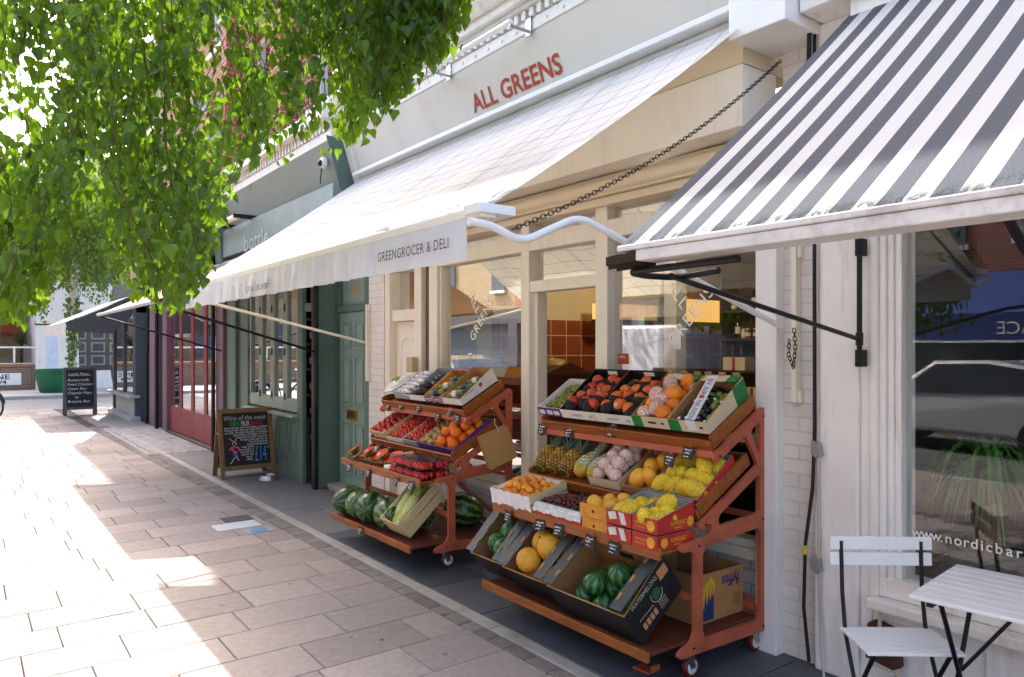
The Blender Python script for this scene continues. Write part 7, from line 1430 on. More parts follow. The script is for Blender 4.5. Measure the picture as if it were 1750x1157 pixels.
STR = [(4.2,1.43,4.57,3.68,0.085),(4.84,0.05,4.56,3.64,0.028),(2.78,0.67,2.25,1.93,0.033),(2.7,1.54,3.47,2.89,0.029),(3.8,-0.01,3.91,3.17,0.071),(4.49,0.62,3.77,3.28,0.049),(3.21,1.25,3.83,3.35,0.032),(3.82,0.25,2.37,1.77,0.058),(3.6,0.59,2.49,1.95,0.028),(5.04,0.12,2.77,1.84,0.021),(3.44,1.6,3.06,2.72,0.023),(5.26,0.43,2.97,2.54,0.019),(3.9,1.84,3.37,2.92,0.044),(3.67,1.22,3.46,2.94,0.042),(3.45,0.28,2.22,1.94,0.023),(4.11,0.83,2.7,1.86,0.052),(3.87,0.82,2.6,1.79,0.029),(3.81,1.6,3.84,3.41,0.043),(4.18,0.28,3.21,2.33,0.083),(3.79,0.88,3.59,3.1,0.048),(5.46,0.35,2.94,1.81,0.055),(4.83,0.79,2.68,2.03,0.03),(3.7,1.68,4.03,3.44,0.058),(4.53,0.6,4.1,3.55,0.054),(3.71,1.39,4.35,3.52,0.044),(3.35,1.19,4.08,3.32,0.073),(2.98,1.76,3.75,3.35,0.04),(2.74,1.24,3.35,3.02,0.034),(3.35,0.05,2.35,2.06,0.031),(2.9,0.97,3.03,2.59,0.039),(4.62,0.95,2.46,1.81,0.023),(2.9,1.77,3.71,3.21,0.03),(2.56,1.59,3.33,3.02,0.033),(3.17,1.74,3.45,2.91,0.053),(2.89,1.65,3.54,3.03,0.042),(2.6,1.65,3.66,3.08,0.051),(2.97,0.41,3.39,2.94,0.039),(2.68,1.58,3.73,2.97,0.041),(3.75,1.24,4.08,3.29,0.028),(3.7,0.6,2.71,2.02,0.025),(4.35,0.06,2.57,1.74,0.08),(4.01,1.61,3.97,3.33,0.047),(3.15,1.63,3.15,2.8,0.036),(4.03,1.58,3.6,3.12,0.048),(3.14,1.54,4.08,3.23,0.081),(3.88,0.54,3.09,2.7,0.04),(4.15,0.07,2.1,1.76,0.024),(3.14,0.97,3.69,3.2,0.042),(3.44,1.12,3.77,3.44,0.034),(4.69,0.58,3.76,3.05,0.029),(4.66,0.51,3.44,2.64,0.026),(3.62,1.7,3.17,2.78,0.031),(3.08,1.86,3.9,3.19,0.068),(3.67,0.23,2.76,2.33,0.043),(4.73,0.8,3.07,2.23,0.03),(4.07,0.89,3.49,2.8,0.067),(2.92,0.57,2.38,1.77,0.054),(2.71,1.49,3.32,2.98,0.031),(3.19,0.59,3.42,3.05,0.038),(2.97,1.72,3.64,2.97,0.053),(2.97,1.78,3.38,2.98,0.034),(3.43,0.03,2.17,1.75,0.042),(4.48,0.8,2.73,1.89,0.031),(4.49,0.5,4.31,3.69,0.06),(5.2,0.0,4.29,3.64,0.023),(5.43,0.22,2.26,1.81,0.037),(3.83,0.08,2.33,1.86,0.041),(5.6,0.11,2.35,1.8,0.054),(3.51,0.7,2.28,1.94,0.035),(2.63,1.52,3.73,3.2,0.052),(3.39,1.04,2.98,2.44,0.053),(3.74,0.39,2.82,2.49,0.034),(2.79,1.36,3.03,2.55,0.048),(4.61,0.53,3.08,2.68,0.034),(3.6,1.57,4.41,3.6,0.06),(4.83,1.08,4.27,3.33,0.069),(3.27,0.41,3.0,2.72,0.029),(3.12,0.39,3.17,2.6,0.056),(3.55,0.03,2.16,1.75,0.042),(2.77,1.67,3.49,3.03,0.021),(3.07,0.97,3.57,3.05,0.032),(3.85,1.55,4.19,3.75,0.042),(3.03,1.73,4.02,3.2,0.057),(2.77,1.72,3.35,3.04,0.033),(5.41,0.06,3.55,2.87,0.035),(3.51,0.46,2.92,2.48,0.037),(3.64,0.15,3.76,3.12,0.043),(3.9,1.5,4.03,3.42,0.021),(3.99,0.61,3.02,2.3,0.02),(3.89,1.52,3.93,3.33,0.059),(4.58,0.17,2.57,1.77,0.07),(4.54,0.67,3.42,3.01,0.042),(3.77,1.41,4.5,3.63,0.072),(2.75,1.72,3.54,3.16,0.039),(2.7,1.51,3.7,3.09,0.059),(3.87,1.73,3.66,2.8,0.049),(3.45,0.74,3.66,3.23,0.043),(2.62,1.62,3.43,2.88,0.054),(4.78,0.4,2.62,2.21,0.031),(2.91,1.77,3.81,3.01,0.036),(2.94,1.16,3.23,2.87,0.031),(5.0,0.2,2.61,1.75,0.077),(3.11,1.48,4.23,3.41,0.027),(3.65,0.16,2.17,1.73,0.044),(2.96,1.77,3.48,3.01,0.028),(3.55,0.88,2.36,2.03,0.034),(3.13,1.45,3.63,2.87,0.056),(4.85,0.1,2.67,2.26,0.039),(2.87,0.82,3.48,3.09,0.04),(3.29,-0.0,3.32,2.99,0.034),(3.33,0.63,2.61,1.87,0.051),(3.34,0.81,2.83,2.07,0.068),(3.82,1.22,3.68,3.31,0.022),(3.79,1.7,4.67,3.7,0.046),(5.42,0.36,3.0,2.81,0.021),(4.49,0.57,3.45,3.02,0.032),(3.58,0.84,2.67,1.89,0.075),(5.32,0.32,3.04,1.96,0.022),(3.94,0.33,2.63,2.47,0.019),(2.88,1.8,3.62,3.12,0.046),(4.26,0.48,3.66,2.9,0.029),(4.37,1.08,2.53,2.2,0.034),(3.18,1.49,3.1,2.6,0.021),(5.03,0.71,4.3,3.62,0.057),(3.01,1.92,3.53,3.17,0.037),(3.98,1.68,3.8,3.21,0.057),(2.84,1.42,3.12,2.62,0.024),(3.51,0.13,2.44,1.75,0.038),(3.56,0.46,3.81,3.12,0.064),(3.42,0.66,2.89,2.18,0.051),(2.94,1.64,3.12,2.81,0.023),(3.06,1.51,3.72,3.36,0.037),(3.06,1.02,2.92,2.62,0.032),(4.28,0.17,2.41,1.73,0.066),(5.52,-0.01,4.66,3.92,0.031),(3.23,0.32,2.73,2.33,0.026),(3.18,0.68,3.06,2.74,0.033),(4.05,1.56,3.92,3.44,0.039),(3.89,1.0,4.24,3.51,0.049),(2.84,1.31,3.14,2.74,0.04),(3.0,1.64,3.63,2.81,0.028),(3.82,1.72,3.54,2.79,0.023),(2.69,1.68,3.7,3.21,0.043),(4.9,0.2,2.42,1.79,0.061),(5.13,0.13,2.79,1.8,0.055),(3.21,0.14,2.52,2.05,0.04),(5.43,0.25,4.67,3.92,0.027),(3.42,1.53,3.11,2.73,0.039),(3.02,1.89,3.76,3.23,0.053),(2.65,1.52,3.5,2.78,0.053),(3.85,0.87,3.34,2.85,0.048),(4.37,0.52,3.89,3.46,0.034),(2.98,1.17,2.94,2.59,0.026),(3.13,0.71,3.61,3.03,0.027),(5.09,0.11,2.65,2.05,0.059),(4.14,1.46,4.34,3.76,0.043),(2.74,1.47,3.3,2.71,0.058),(3.54,0.75,3.57,2.9,0.055),(3.0,1.21,3.69,3.16,0.02),(2.74,1.28,3.64,3.12,0.051),(3.7,0.19,2.51,1.83,0.066),(3.44,0.66,2.44,2.15,0.03),(4.27,0.63,3.83,3.03,0.051),(2.78,1.41,3.08,2.59,0.049),(3.2,1.52,3.86,3.12,0.064),(3.06,1.54,3.57,3.25,0.033),(2.71,1.73,3.36,3.03,0.034),(3.89,0.15,2.42,1.76,0.047),(4.71,0.35,4.09,3.59,0.048),(3.75,0.86,2.63,1.89,0.069),(3.19,1.67,4.16,3.39,0.049),(3.82,1.4,4.26,3.63,0.033),(4.43,0.7,2.97,2.12,0.015),(3.11,0.21,2.36,1.91,0.045),(3.25,0.51,2.4,2.14,0.011),(3.92,0.9,3.37,2.93,0.044),(3.42,0.76,2.88,2.18,0.025),(2.76,1.44,3.39,2.86,0.026),(2.92,1.03,3.45,2.95,0.049),(3.38,0.76,2.33,1.83,0.025),(2.79,1.63,3.63,2.86,0.026),(3.11,0.52,2.5,1.87,0.018),(2.89,1.12,3.53,3.16,0.038),(3.77,0.47,3.55,2.99,0.055),(3.9,1.19,3.91,3.31,0.05),(3.85,0.22,3.66,3.19,0.047),(4.3,0.31,2.67,1.85,0.025),(2.77,1.42,3.35,2.64,0.046),(4.22,0.24,3.54,3.07,0.032),(3.37,0.69,3.0,2.42,0.051),(3.06,1.5,3.43,2.87,0.055),(3.14,1.43,3.18,2.55,0.031),(2.63,1.55,3.19,2.82,0.038),(3.28,1.52,2.94,2.6,0.029),(5.45,0.15,2.86,1.86,0.075),(3.21,0.09,2.06,1.71,0.036),(3.01,1.55,3.76,3.26,0.049),(3.55,0.83,2.67,1.86,0.054),(2.94,1.48,3.55,3.1,0.045),(2.7,1.4,3.37,2.83,0.036),(3.83,-0.0,3.49,3.12,0.038),(3.1,0.98,2.94,2.38,0.055),(3.59,1.51,4.32,3.56,0.026),(3.04,0.73,3.21,2.75,0.046),(3.27,0.24,3.41,3.02,0.039),(3.5,1.2,2.97,2.51,0.046),(3.8,1.56,4.27,3.3,0.063),(4.03,0.07,3.5,2.86,0.046),(4.19,1.41,4.38,3.52,0.07),(3.67,1.01,4.11,3.26,0.051),(2.98,1.82,3.79,3.01,0.03),(4.75,1.19,4.54,3.54,0.078),(5.51,0.15,4.84,3.88,0.043),(3.55,1.59,4.23,3.36,0.07),(2.84,1.77,3.56,3.24,0.034),(3.34,0.51,2.94,2.23,0.017),(4.45,0.63,3.66,2.94,0.069),(3.29,0.81,2.3,2.05,0.027),(3.94,0.26,2.2,1.78,0.043),(3.85,0.95,2.42,2.2,0.024),(4.46,0.2,4.05,3.2,0.042),(2.72,1.63,3.67,2.89,0.07),(3.08,0.73,3.8,3.09,0.059),(3.89,0.57,3.13,2.53,0.052),(3.62,0.54,3.57,2.88,0.037),(4.15,0.88,2.48,1.8,0.065),(3.03,1.14,3.09,2.8,0.028),(4.29,0.87,2.59,2.02,0.036),(4.84,0.73,3.61,2.88,0.025),(3.88,0.14,3.33,2.69,0.023),(2.88,1.58,3.93,3.2,0.062),(3.83,0.87,4.18,3.41,0.029),(2.74,1.65,3.91,3.13,0.043),(2.9,1.06,3.41,2.99,0.042),(4.45,0.92,4.04,3.05,0.022),(3.06,1.66,3.52,2.79,0.063),(3.16,0.77,2.91,2.54,0.028),(4.08,0.06,3.86,3.35,0.04),(3.85,1.76,3.99,2.99,0.023),(3.4,0.8,2.3,1.86,0.044),(3.71,0.97,4.0,3.15,0.051),(3.45,1.61,4.11,3.3,0.07),(4.32,0.04,2.45,1.76,0.067),(3.04,1.21,3.09,2.51,0.056),(4.56,0.62,3.85,3.39,0.046),(3.68,0.5,3.59,3.17,0.042),(2.88,1.81,3.72,3.28,0.025),(5.51,0.26,4.07,3.19,0.08),(2.73,1.74,3.88,3.2,0.06),(4.93,0.26,3.63,2.89,0.061),(4.95,0.28,3.99,3.36,0.029),(3.64,1.61,3.24,2.72,0.02),(4.32,1.38,4.0,3.45,0.054),(3.29,0.72,2.8,2.26,0.053),(2.96,1.68,3.71,3.19,0.039),(3.96,0.7,3.79,3.0,0.043),(3.83,0.66,3.79,2.99,0.022),(3.08,0.87,3.78,3.13,0.057),(2.78,1.64,3.37,2.89,0.029),(3.01,1.16,2.9,2.53,0.038),(4.86,0.88,3.35,2.32,0.068),(4.33,0.54,4.07,3.6,0.047),(2.9,1.77,3.4,3.08,0.02),(4.09,0.75,2.56,1.82,0.042),(3.76,1.17,4.14,3.42,0.059),(3.21,1.58,3.47,2.68,0.021),(2.85,1.58,3.65,3.31,0.035),(3.11,1.83,3.58,3.16,0.034),(3.67,1.54,3.7,3.18,0.051),(3.37,0.31,2.5,2.36,0.017),(5.52,0.25,2.46,1.77,0.067),(2.63,1.65,3.43,3.03,0.04),(2.85,1.67,3.5,2.92,0.038),(4.3,0.54,3.39,3.05,0.035),(2.97,1.64,4.11,3.27,0.075),(3.94,0.93,4.23,3.54,0.042),(4.59,0.08,2.28,1.8,0.027),(3.13,1.56,3.86,3.41,0.045),(3.81,0.71,4.13,3.37,0.064),(4.58,0.16,2.6,1.79,0.036),(5.12,0.6,3.71,2.87,0.039),(3.76,0.63,2.51,2.18,0.026),(2.99,1.58,3.77,3.18,0.032),(3.07,1.54,3.57,2.97,0.041),(4.61,1.11,3.96,3.3,0.058),(2.75,1.59,3.34,2.82,0.052),(3.33,0.37,2.97,2.38,0.046),(4.43,0.42,3.91,3.02,0.066),(3.48,0.2,3.09,2.79,0.031),(3.13,1.81,3.83,3.06,0.07),(3.86,0.86,3.83,3.46,0.03),(4.73,0.31,2.42,1.79,0.036),(3.28,1.46,3.87,3.28,0.048),(4.46,1.06,2.63,2.15,0.047),(3.26,1.6,3.08,2.72,0.037),(4.73,0.89,3.86,3.02,0.08),(3.41,0.4,3.4,2.76,0.06),(4.58,0.48,4.19,3.21,0.043),(2.88,1.78,3.64,3.14,0.05),(4.67,0.86,3.27,2.68,0.032),(3.84,0.61,2.61,2.18,0.032),(2.97,1.53,3.17,2.81,0.035),(3.49,0.69,2.55,1.8,0.072),(3.3,1.23,3.35,2.58,0.05),(3.83,1.49,4.05,3.47,0.031),(3.48,0.63,2.33,1.89,0.044),(3.07,1.63,3.32,2.77,0.054),(3.46,0.05,3.11,2.78,0.035),(3.02,0.8,3.58,2.95,0.034),(3.84,0.23,3.57,3.09,0.047),(5.51,0.31,4.48,3.87,0.034),(4.6,1.02,2.63,1.9,0.055),(3.02,1.84,3.69,3.04,0.063),(2.8,1.81,3.74,3.33,0.042),(3.13,1.82,3.73,3.04,0.054),(3.81,0.89,3.76,2.92,0.08),(2.95,1.36,3.66,3.13,0.039),(4.99,0.47,3.65,2.98,0.022),(3.91,0.31,3.62,3.01,0.031),(3.62,1.32,4.09,3.42,0.02),(3.02,1.84,4.01,3.34,0.05),(3.17,0.62,3.78,3.15,0.061),(4.55,0.76,3.25,2.51,0.025),(5.07,0.11,4.35,3.78,0.056),(4.27,0.22,2.89,2.4,0.025),(3.06,0.67,2.03,1.78,0.027),(3.5,0.08,2.79,2.35,0.044),(3.93,0.09,2.42,1.78,0.062),(3.81,0.31,3.66,3.32,0.036),(3.19,1.68,3.51,2.84,0.034),(4.8,1.19,2.62,2.27,0.036),(3.68,0.65,3.21,2.67,0.053),(3.29,1.26,3.86,3.22,0.034),(4.56,1.07,4.54,3.59,0.088),(3.86,1.81,3.33,2.8,0.036),(3.0,1.47,3.22,2.91,0.032),(4.29,1.06,4.39,3.56,0.043),(3.4,1.41,3.44,2.82,0.034),(3.01,1.5,3.85,3.24,0.052),(3.08,0.34,3.27,3.03,0.026),(3.76,0.13,2.93,2.28,0.061),(2.94,1.7,3.63,2.91,0.05),(4.59,0.39,3.97,3.09,0.078),(4.36,0.94,4.13,3.5,0.033),(3.62,1.52,2.66,2.61,0.009),(3.19,1.74,3.41,2.9,0.031),(5.12,0.25,2.72,1.76,0.022),(3.52,0.52,2.76,2.47,0.03),(5.09,0.84,3.67,3.16,0.029),(3.13,1.76,3.59,2.95,0.027),(3.48,0.64,3.17,2.69,0.024),(3.84,0.77,2.91,2.49,0.042),(3.45,0.72,3.34,3.02,0.033),(2.82,1.54,3.59,3.01,0.056),(2.94,1.08,3.21,2.79,0.043),(3.53,0.08,2.08,1.8,0.03),(3.02,1.69,3.57,3.22,0.036),(4.61,0.66,3.74,3.04,0.037),(3.21,0.46,3.23,2.57,0.042),(4.77,0.47,4.64,3.67,0.058),(4.42,0.72,3.09,2.19,0.033),(3.04,1.51,3.69,3.3,0.039),(2.88,1.47,3.53,3.11,0.043),(3.51,0.33,3.12,2.8,0.031),(4.15,1.28,4.35,3.61,0.071),(4.92,0.79,2.73,2.14,0.026),(3.5,1.06,3.28,2.48,0.023),(2.95,1.66,4.09,3.35,0.036),(3.6,0.3,3.68,3.14,0.053),(4.68,0.7,3.65,3.0,0.03),(2.58,1.59,3.3,2.86,0.022),(3.6,0.25,2.45,2.18,0.013),(2.91,1.76,3.6,3.12,0.033),(3.99,0.88,2.92,2.47,0.045),(4.64,0.07,4.16,3.54,0.048),(3.32,1.44,3.81,3.27,0.053),(3.8,0.31,2.6,1.98,0.033),(4.03,0.97,3.05,2.21,0.04),(5.01,0.2,3.81,3.39,0.043),(3.08,1.76,3.74,2.96,0.051),(3.06,1.2,3.87,3.22,0.063),(3.96,1.84,4.37,3.3,0.076),(3.77,0.99,3.83,3.43,0.041),(4.66,0.28,2.7,1.84,0.082),(3.71,0.55,3.46,2.77,0.066),(3.37,0.89,3.79,3.19,0.059),(5.41,0.03,2.59,1.8,0.049),(3.14,1.47,3.46,2.75,0.065),(3.18,1.48,3.95,3.23,0.067),(3.27,0.33,2.6,2.35,0.027),(3.02,1.86,3.45,3.07,0.039),(3.26,1.0,2.86,2.52,0.035),(4.77,1.07,3.13,2.33,0.047),(4.46,1.03,2.92,1.88,0.062),(2.73,1.39,3.65,2.92,0.026),(4.52,0.65,3.66,2.69,0.081),(4.79,0.58,4.04,3.56,0.043),(3.48,1.16,3.23,2.52,0.025),(3.22,0.15,2.36,1.78,0.057),(3.82,0.93,2.79,2.18,0.034),(2.96,1.65,3.77,2.97,0.077),(2.7,1.48,3.38,2.71,0.063),(3.88,1.37,4.38,3.62,0.058),(3.96,1.53,3.89,3.27,0.061),(3.02,1.44,3.41,2.81,0.026),(3.16,0.53,3.33,3.03,0.032),(4.08,0.92,3.87,2.97,0.031),(2.85,1.49,3.29,2.75,0.053),(3.67,1.13,3.65,3.27,0.039),(3.57,1.67,3.44,2.71,0.041),(4.68,0.18,2.4,1.72,0.066),(3.9,0.33,2.63,2.1,0.023),(5.2,0.61,4.12,3.14,0.08),(4.56,0.19,3.7,3.02,0.051),(3.55,0.22,3.49,2.81,0.066),(4.77,0.25,2.69,1.77,0.087),(3.79,0.49,3.49,3.07,0.027),(3.73,0.05,2.37,1.95,0.03),(4.31,0.4,3.41,2.52,0.085),(3.01,1.6,3.86,3.38,0.048),(3.75,0.47,3.43,2.75,0.06),(5.07,0.5,2.94,2.68,0.028),(4.3,0.51,4.11,3.42,0.032),(5.46,0.03,2.52,1.83,0.062),(3.58,0.8,3.67,3.03,0.035),(3.1,1.85,3.51,3.07,0.044),(5.02,0.61,3.86,2.83,0.067),(3.85,0.59,3.4,2.88,0.021),(2.99,1.12,3.4,2.83,0.056),(3.66,0.04,2.04,1.73,0.032),(3.33,1.05,3.76,3.01,0.072),(2.8,0.6,2.01,1.77,0.026),(4.15,0.05,3.1,2.65,0.045),(2.94,1.78,3.71,3.28,0.03),(3.6,0.23,2.11,1.8,0.032),(3.11,1.68,3.88,3.41,0.047),(4.77,0.59,3.56,3.05,0.021),(3.33,0.74,3.3,2.77,0.043),(3.91,0.23,2.51,1.93,0.055),(3.53,0.24,3.17,2.83,0.028),(3.21,0.86,3.69,3.0,0.067),(2.89,0.7,2.45,1.95,0.05),(3.84,0.02,2.29,1.81,0.048),(3.38,1.59,3.18,2.73,0.04),(2.64,1.55,3.39,2.84,0.054),(3.92,0.22,2.26,1.79,0.047),(3.04,1.88,3.88,3.31,0.053),(3.91,1.23,4.21,3.31,0.071),(2.94,0.69,3.75,3.07,0.032),(2.82,1.52,3.6,3.23,0.029),(5.12,0.25,2.6,1.84,0.073),(2.59,1.65,3.58,3.05,0.052),(5.21,0.28,2.7,1.78,0.059),(3.81,1.73,3.48,2.75,0.047),(2.77,1.34,3.13,2.6,0.035),(4.2,0.86,3.74,3.17,0.036),(3.52,1.61,3.09,2.74,0.026),(4.23,1.5,4.4,3.53,0.05),(2.77,1.69,3.25,2.95,0.031),(2.82,1.31,3.59,3.05,0.053),(5.22,0.67,3.88,2.83,0.082),(2.91,1.84,4.13,3.36,0.044),(3.51,1.16,3.12,2.55,0.036),(2.83,1.51,3.62,2.99,0.061),(3.05,1.56,3.35,2.84,0.028),(4.01,0.57,3.6,2.79,0.028),(3.33,0.02,3.18,2.59,0.057),(3.23,1.04,3.21,2.42,0.059),(2.86,1.62,3.65,3.19,0.045),(2.65,1.71,3.39,3.08,0.032),(5.58,0.19,4.15,3.64,0.05),(5.23,0.18,2.31,1.82,0.049),(2.86,1.82,4.11,3.28,0.068),(3.08,0.7,2.39,1.83,0.039),(2.96,0.66,2.25,1.81,0.044),(3.78,1.53,4.2,3.68,0.051),(2.72,1.45,3.24,2.94,0.032),(3.31,0.11,2.7,2.11,0.042),(3.83,0.9,3.23,2.35,0.035),(3.55,0.75,3.16,2.54,0.06),(4.52,-0.01,4.23,3.49,0.038),(4.22,0.98,3.64,2.86,0.074),(3.2,1.15,3.9,3.15,0.063),(2.67,1.53,3.19,2.79,0.041),(3.29,0.2,2.59,1.93,0.051),(3.1,0.74,2.44,1.94,0.049),(3.03,1.79,3.68,3.28,0.04),(4.09,0.36,3.86,3.36,0.049),(5.35,0.23,3.11,2.52,0.057),(3.02,1.56,3.18,2.71,0.046),(4.54,0.21,3.07,2.29,0.032),(4.9,0.77,3.9,3.47,0.043),(3.61,0.61,3.02,2.65,0.038),(4.3,0.71,2.96,2.06,0.02),(4.83,1.11,4.95,3.99,0.033),(4.68,0.83,2.39,1.89,0.036),(2.74,1.77,3.83,3.16,0.02),(3.14,1.51,3.66,3.24,0.042),(3.57,1.69,4.33,3.5,0.079),(2.83,1.25,3.4,3.04,0.037),(3.51,0.13,3.45,2.79,0.064),(4.38,0.44,3.43,2.58,0.042),(2.83,1.47,3.78,3.25,0.048),(5.08,0.2,2.39,1.76,0.062),(4.26,0.31,3.64,2.87,0.032),(3.12,1.83,3.42,3.06,0.037),(2.8,1.81,3.97,3.19,0.05),(4.49,0.04,2.54,2.21,0.034),(4.14,0.42,3.14,2.58,0.04),(3.54,1.41,3.06,2.67,0.039),(3.12,1.83,4.17,3.4,0.074),(4.78,1.24,3.93,2.91,0.087),(2.94,1.12,3.28,2.58,0.067),(2.94,1.58,3.71,2.96,0.062),(4.2,0.86,3.9,3.32,0.057),(3.47,0.17,3.18,2.61,0.056),(5.45,0.07,3.92,2.87,0.063),(3.64,1.71,3.57,2.77,0.072),(4.19,0.96,2.62,1.83,0.063),(3.48,1.61,3.5,2.69,0.064),(3.96,0.31,2.33,1.92,0.025),(3.11,1.76,3.37,3.04,0.025),(4.35,0.5,4.37,3.57,0.077),(4.28,0.01,2.55,1.77,0.038),(2.89,0.71,3.14,2.8,0.035),(3.64,1.22,4.35,3.51,0.039),(3.28,1.2,3.36,2.84,0.052),(3.16,0.46,2.97,2.39,0.057),(3.78,1.75,3.52,3.02,0.02),(3.66,0.81,3.23,2.46,0.074),(5.57,0.02,3.48,2.7,0.032),(3.68,1.62,3.9,3.29,0.057),(4.4,0.09,2.23,1.79,0.044),(4.07,0.61,3.81,3.3,0.05),(2.85,1.42,3.62,2.95,0.065),(4.89,0.08,2.56,1.77,0.03),(2.79,1.58,3.43,2.79,0.048),(4.89,1.04,4.22,3.15,0.083),(3.99,1.13,3.78,3.32,0.046),(3.85,0.9,3.4,2.72,0.042),(3.76,0.26,3.67,2.97,0.067),(3.46,0.55,2.71,1.99,0.034),(3.03,1.89,3.75,3.08,0.065),(5.28,0.18,3.69,3.07,0.022),(2.84,1.4,3.27,2.59,0.061),(3.48,0.13,2.15,1.72,0.022),(3.93,0.09,2.45,1.75,0.067),(4.96,0.97,4.3,3.71,0.057),(3.06,1.7,3.56,2.92,0.023),(3.42,0.12,2.37,1.76,0.049),(3.62,0.22,2.55,2.18,0.038),(3.49,0.15,2.29,1.73,0.054),(4.1,0.88,2.32,1.94,0.039),(2.82,1.41,3.09,2.6,0.048),(2.71,1.67,3.76,3.25,0.051),(4.97,0.8,2.77,2.24,0.035),(3.94,0.65,3.28,2.72,0.022),(4.01,1.09,2.98,2.46,0.052),(3.17,1.11,3.86,3.14,0.07),(3.68,1.62,3.89,2.95,0.04)]
t = T('street_tree', 'weeping birch whose leafy branches hang over the pavement at upper left', 'tree', (2.9, -1.05, 0))
q = MB(); q.tube([(2.9, -1.05, -.02), (2.91, -1.04, .6), (2.93, -1.06, 1.6), (2.9, -1.02, 2.8), (2.95, -.95, 4.0), (3.0, -.9, 5.4), (3.1, -.8, 7.2)], [.16, .125, .115, .105, .09, .07, .03], 14); q.build('trunk', bark.m, t, smooth=60)
q = MB()
for pts in ([(2.95, -.96, 3.8), (3.3, -.2, 4.6), (3.5, .7, 4.8), (3.6, 1.5, 4.5), (3.6, 2.0, 4.1)], [(2.95, -.95, 4.2), (4.0, -.3, 4.9), (4.8, .5, 4.9), (5.3, 1.0, 4.5)], [(2.92, -1.0, 3.4), (3.6, -.6, 4.0), (4.3, 0, 4.1), (4.7, .5, 3.8)], [(2.98, -.92, 4.8), (2.6, -.1, 5.3), (2.5, .9, 5.2), (2.6, 1.4, 4.8)], [(2.95, -.95, 4.3), (3.4, .2, 5.2), (4.0, 1.3, 5.1), (4.2, 1.8, 4.7)]): q.tube(pts, [.05, .035, .024, .014, .008][:len(pts)], 8)
q.build('branches', bark.m, t, smooth=60)
sr = random.Random(12); strands(t, STR, .053, lm1, sr, .026, .085)
sp2 = []
for _ in range(60):
    a = sr.uniform(0, 6.28); rr = 1.0*math.sqrt(sr.random()); z1 = sr.uniform(4.5, 6.2); sp2.append((3.0+rr*math.cos(a)*1.2, -1.0+rr*math.sin(a), z1, z1-sr.uniform(.8, 1.8), .1))
strands(t, sp2, .085, lm1, sr, .06, .08, 'upper_crown')
t = T('weeping_tree', 'tall bright weeping birch at the far corner behind the green planter', 'tree', (25.3, 2.55, 0))
q = MB(); q.tube([(27.6, 2.95, .1), (27.55, 2.9, 2), (27.4, 2.9, 4), (27.3, 2.9, 6.5), (27.2, 2.9, 8.5)], [.14, .12, .1, .07, .02], 10); q.build('trunk', bark.m, t, smooth=60)
sp3 = []
for _ in range(330):
    a = sr.uniform(0, 6.28); rr = 2.2*math.sqrt(sr.random()); z1 = 8.6-.45*rr-sr.uniform(0, 2.6); ln = sr.uniform(1.2, 3.0); zb = max(2.35+sr.uniform(0, .6), z1-ln); u, v = 26.9+rr*math.cos(a), 3.1+rr*math.sin(a)*.75; sp3.append((u, v, z1, zb, .2))
for k in range(10): sp3.append((27.5+sr.uniform(-.1, .1), 2.86+sr.uniform(-.1, .1), 3.2, .7+sr.uniform(0, 1), .03))
strands(t, sp3, .12, lm2, sr, .085, .12, twr=.004)
for k, (u, v, zt, lb) in enumerate(((20.5, -2.0, 7.5, 'birch at the kerb far along the street, out over the road'), (11.6, -2.3, 7.0, 'birch at the kerb half way along the street'))):
    t = T('street_tree', lb, 'tree', (u, v, 0), None); q = MB(); q.tube([(u, v, -.02), (u+.03, v, 2), (u, v+.05, 4.5), (u, v, zt)], [.14, .12, .09, .02], 10); q.build('trunk', bark.m, t, smooth=60); sp = []
    for _ in range(110):
        a = sr.uniform(0, 6.28); rr = 1.7*math.sqrt(sr.random()); z1 = zt-.3*rr-sr.uniform(0, 2); sp.append((u+rr*math.cos(a), v+rr*math.sin(a)*.8, z1, z1-sr.uniform(.8, 1.6), .15))
    strands(t, sp, .12, lm2, sr, .1, .12, twr=.004)

# ---------------------------------------------------------------- opposite side of the street, seen in the glass
def rowhouse(u0, u1, mat, frontmat, label, sign=None):
    t = T('terrace_house', label, 'house', ((u0+u1)/2, -11.2, 0)); q = MB(); q.box(u0, u1, -18, -11.1, 3.2, 9.5); q.build('wall', mat, t); q = MB(); q.box(u0, u1, -18, -11.05, 0, .6); q.box(u0, u0+.3, -18, -11, .6, 3.2); q.box(u1-.3, u1, -18, -11, .6, 3.2); q.box(u0+.3, u1-.3, -18, -11.0, 2.6, 3.2); q.build('shop_front', frontmat, t)
    q = MB(); q.box(u0+.3, u1-.3, -11.3, -11.25, .6, 2.6); q.build('shop_window', pm('dark_shop_window', '#596167', .2), t)
    for k in range(3):
        for z in (4, 6.8): q = MB(); a = u0+.6+k*(u1-u0-.6)/3; q.box(a, a+.9, -11.1, -11.04, z, z+1.7); w_ = q.build('window', MC['far_window'], t); q = MB(); q.box(a-.06, a+.96, -11.04, -10.98, z-.12, z-.005); q.build('sill', white, w_)
    return t
hs = [(-8, -2, rbrick, slateg, 'red brick house over a grey shop front across the road'), (-2, 4, ybrick, white, 'yellow brick house over a white shop front across the road'), (4, 10.5, rbrick, black, 'red brick house behind the blue awning across the road'), (10.5, 17, ybrick, green, 'tall yellow brick house over a green shop front across the road'), (17, 24, obrick, slateg, 'orange brick house over a grey blue shop front across the road'), (24, 36, ybrick, slateg, 'long yellow brick house over a dark shop front across the road')]
for h_ in hs: rowhouse(*h_)
t = T('blue_awning', 'blue shop awning with white lettering across the road', 'awning', (7, -10, 2)); bc = pm('blue_awning_cloth', '#2b3f7e', .8, .05, 3, .05); awn(t, 4.3, 10.2, -11, 3.3, -9.2, 2.3, bc)
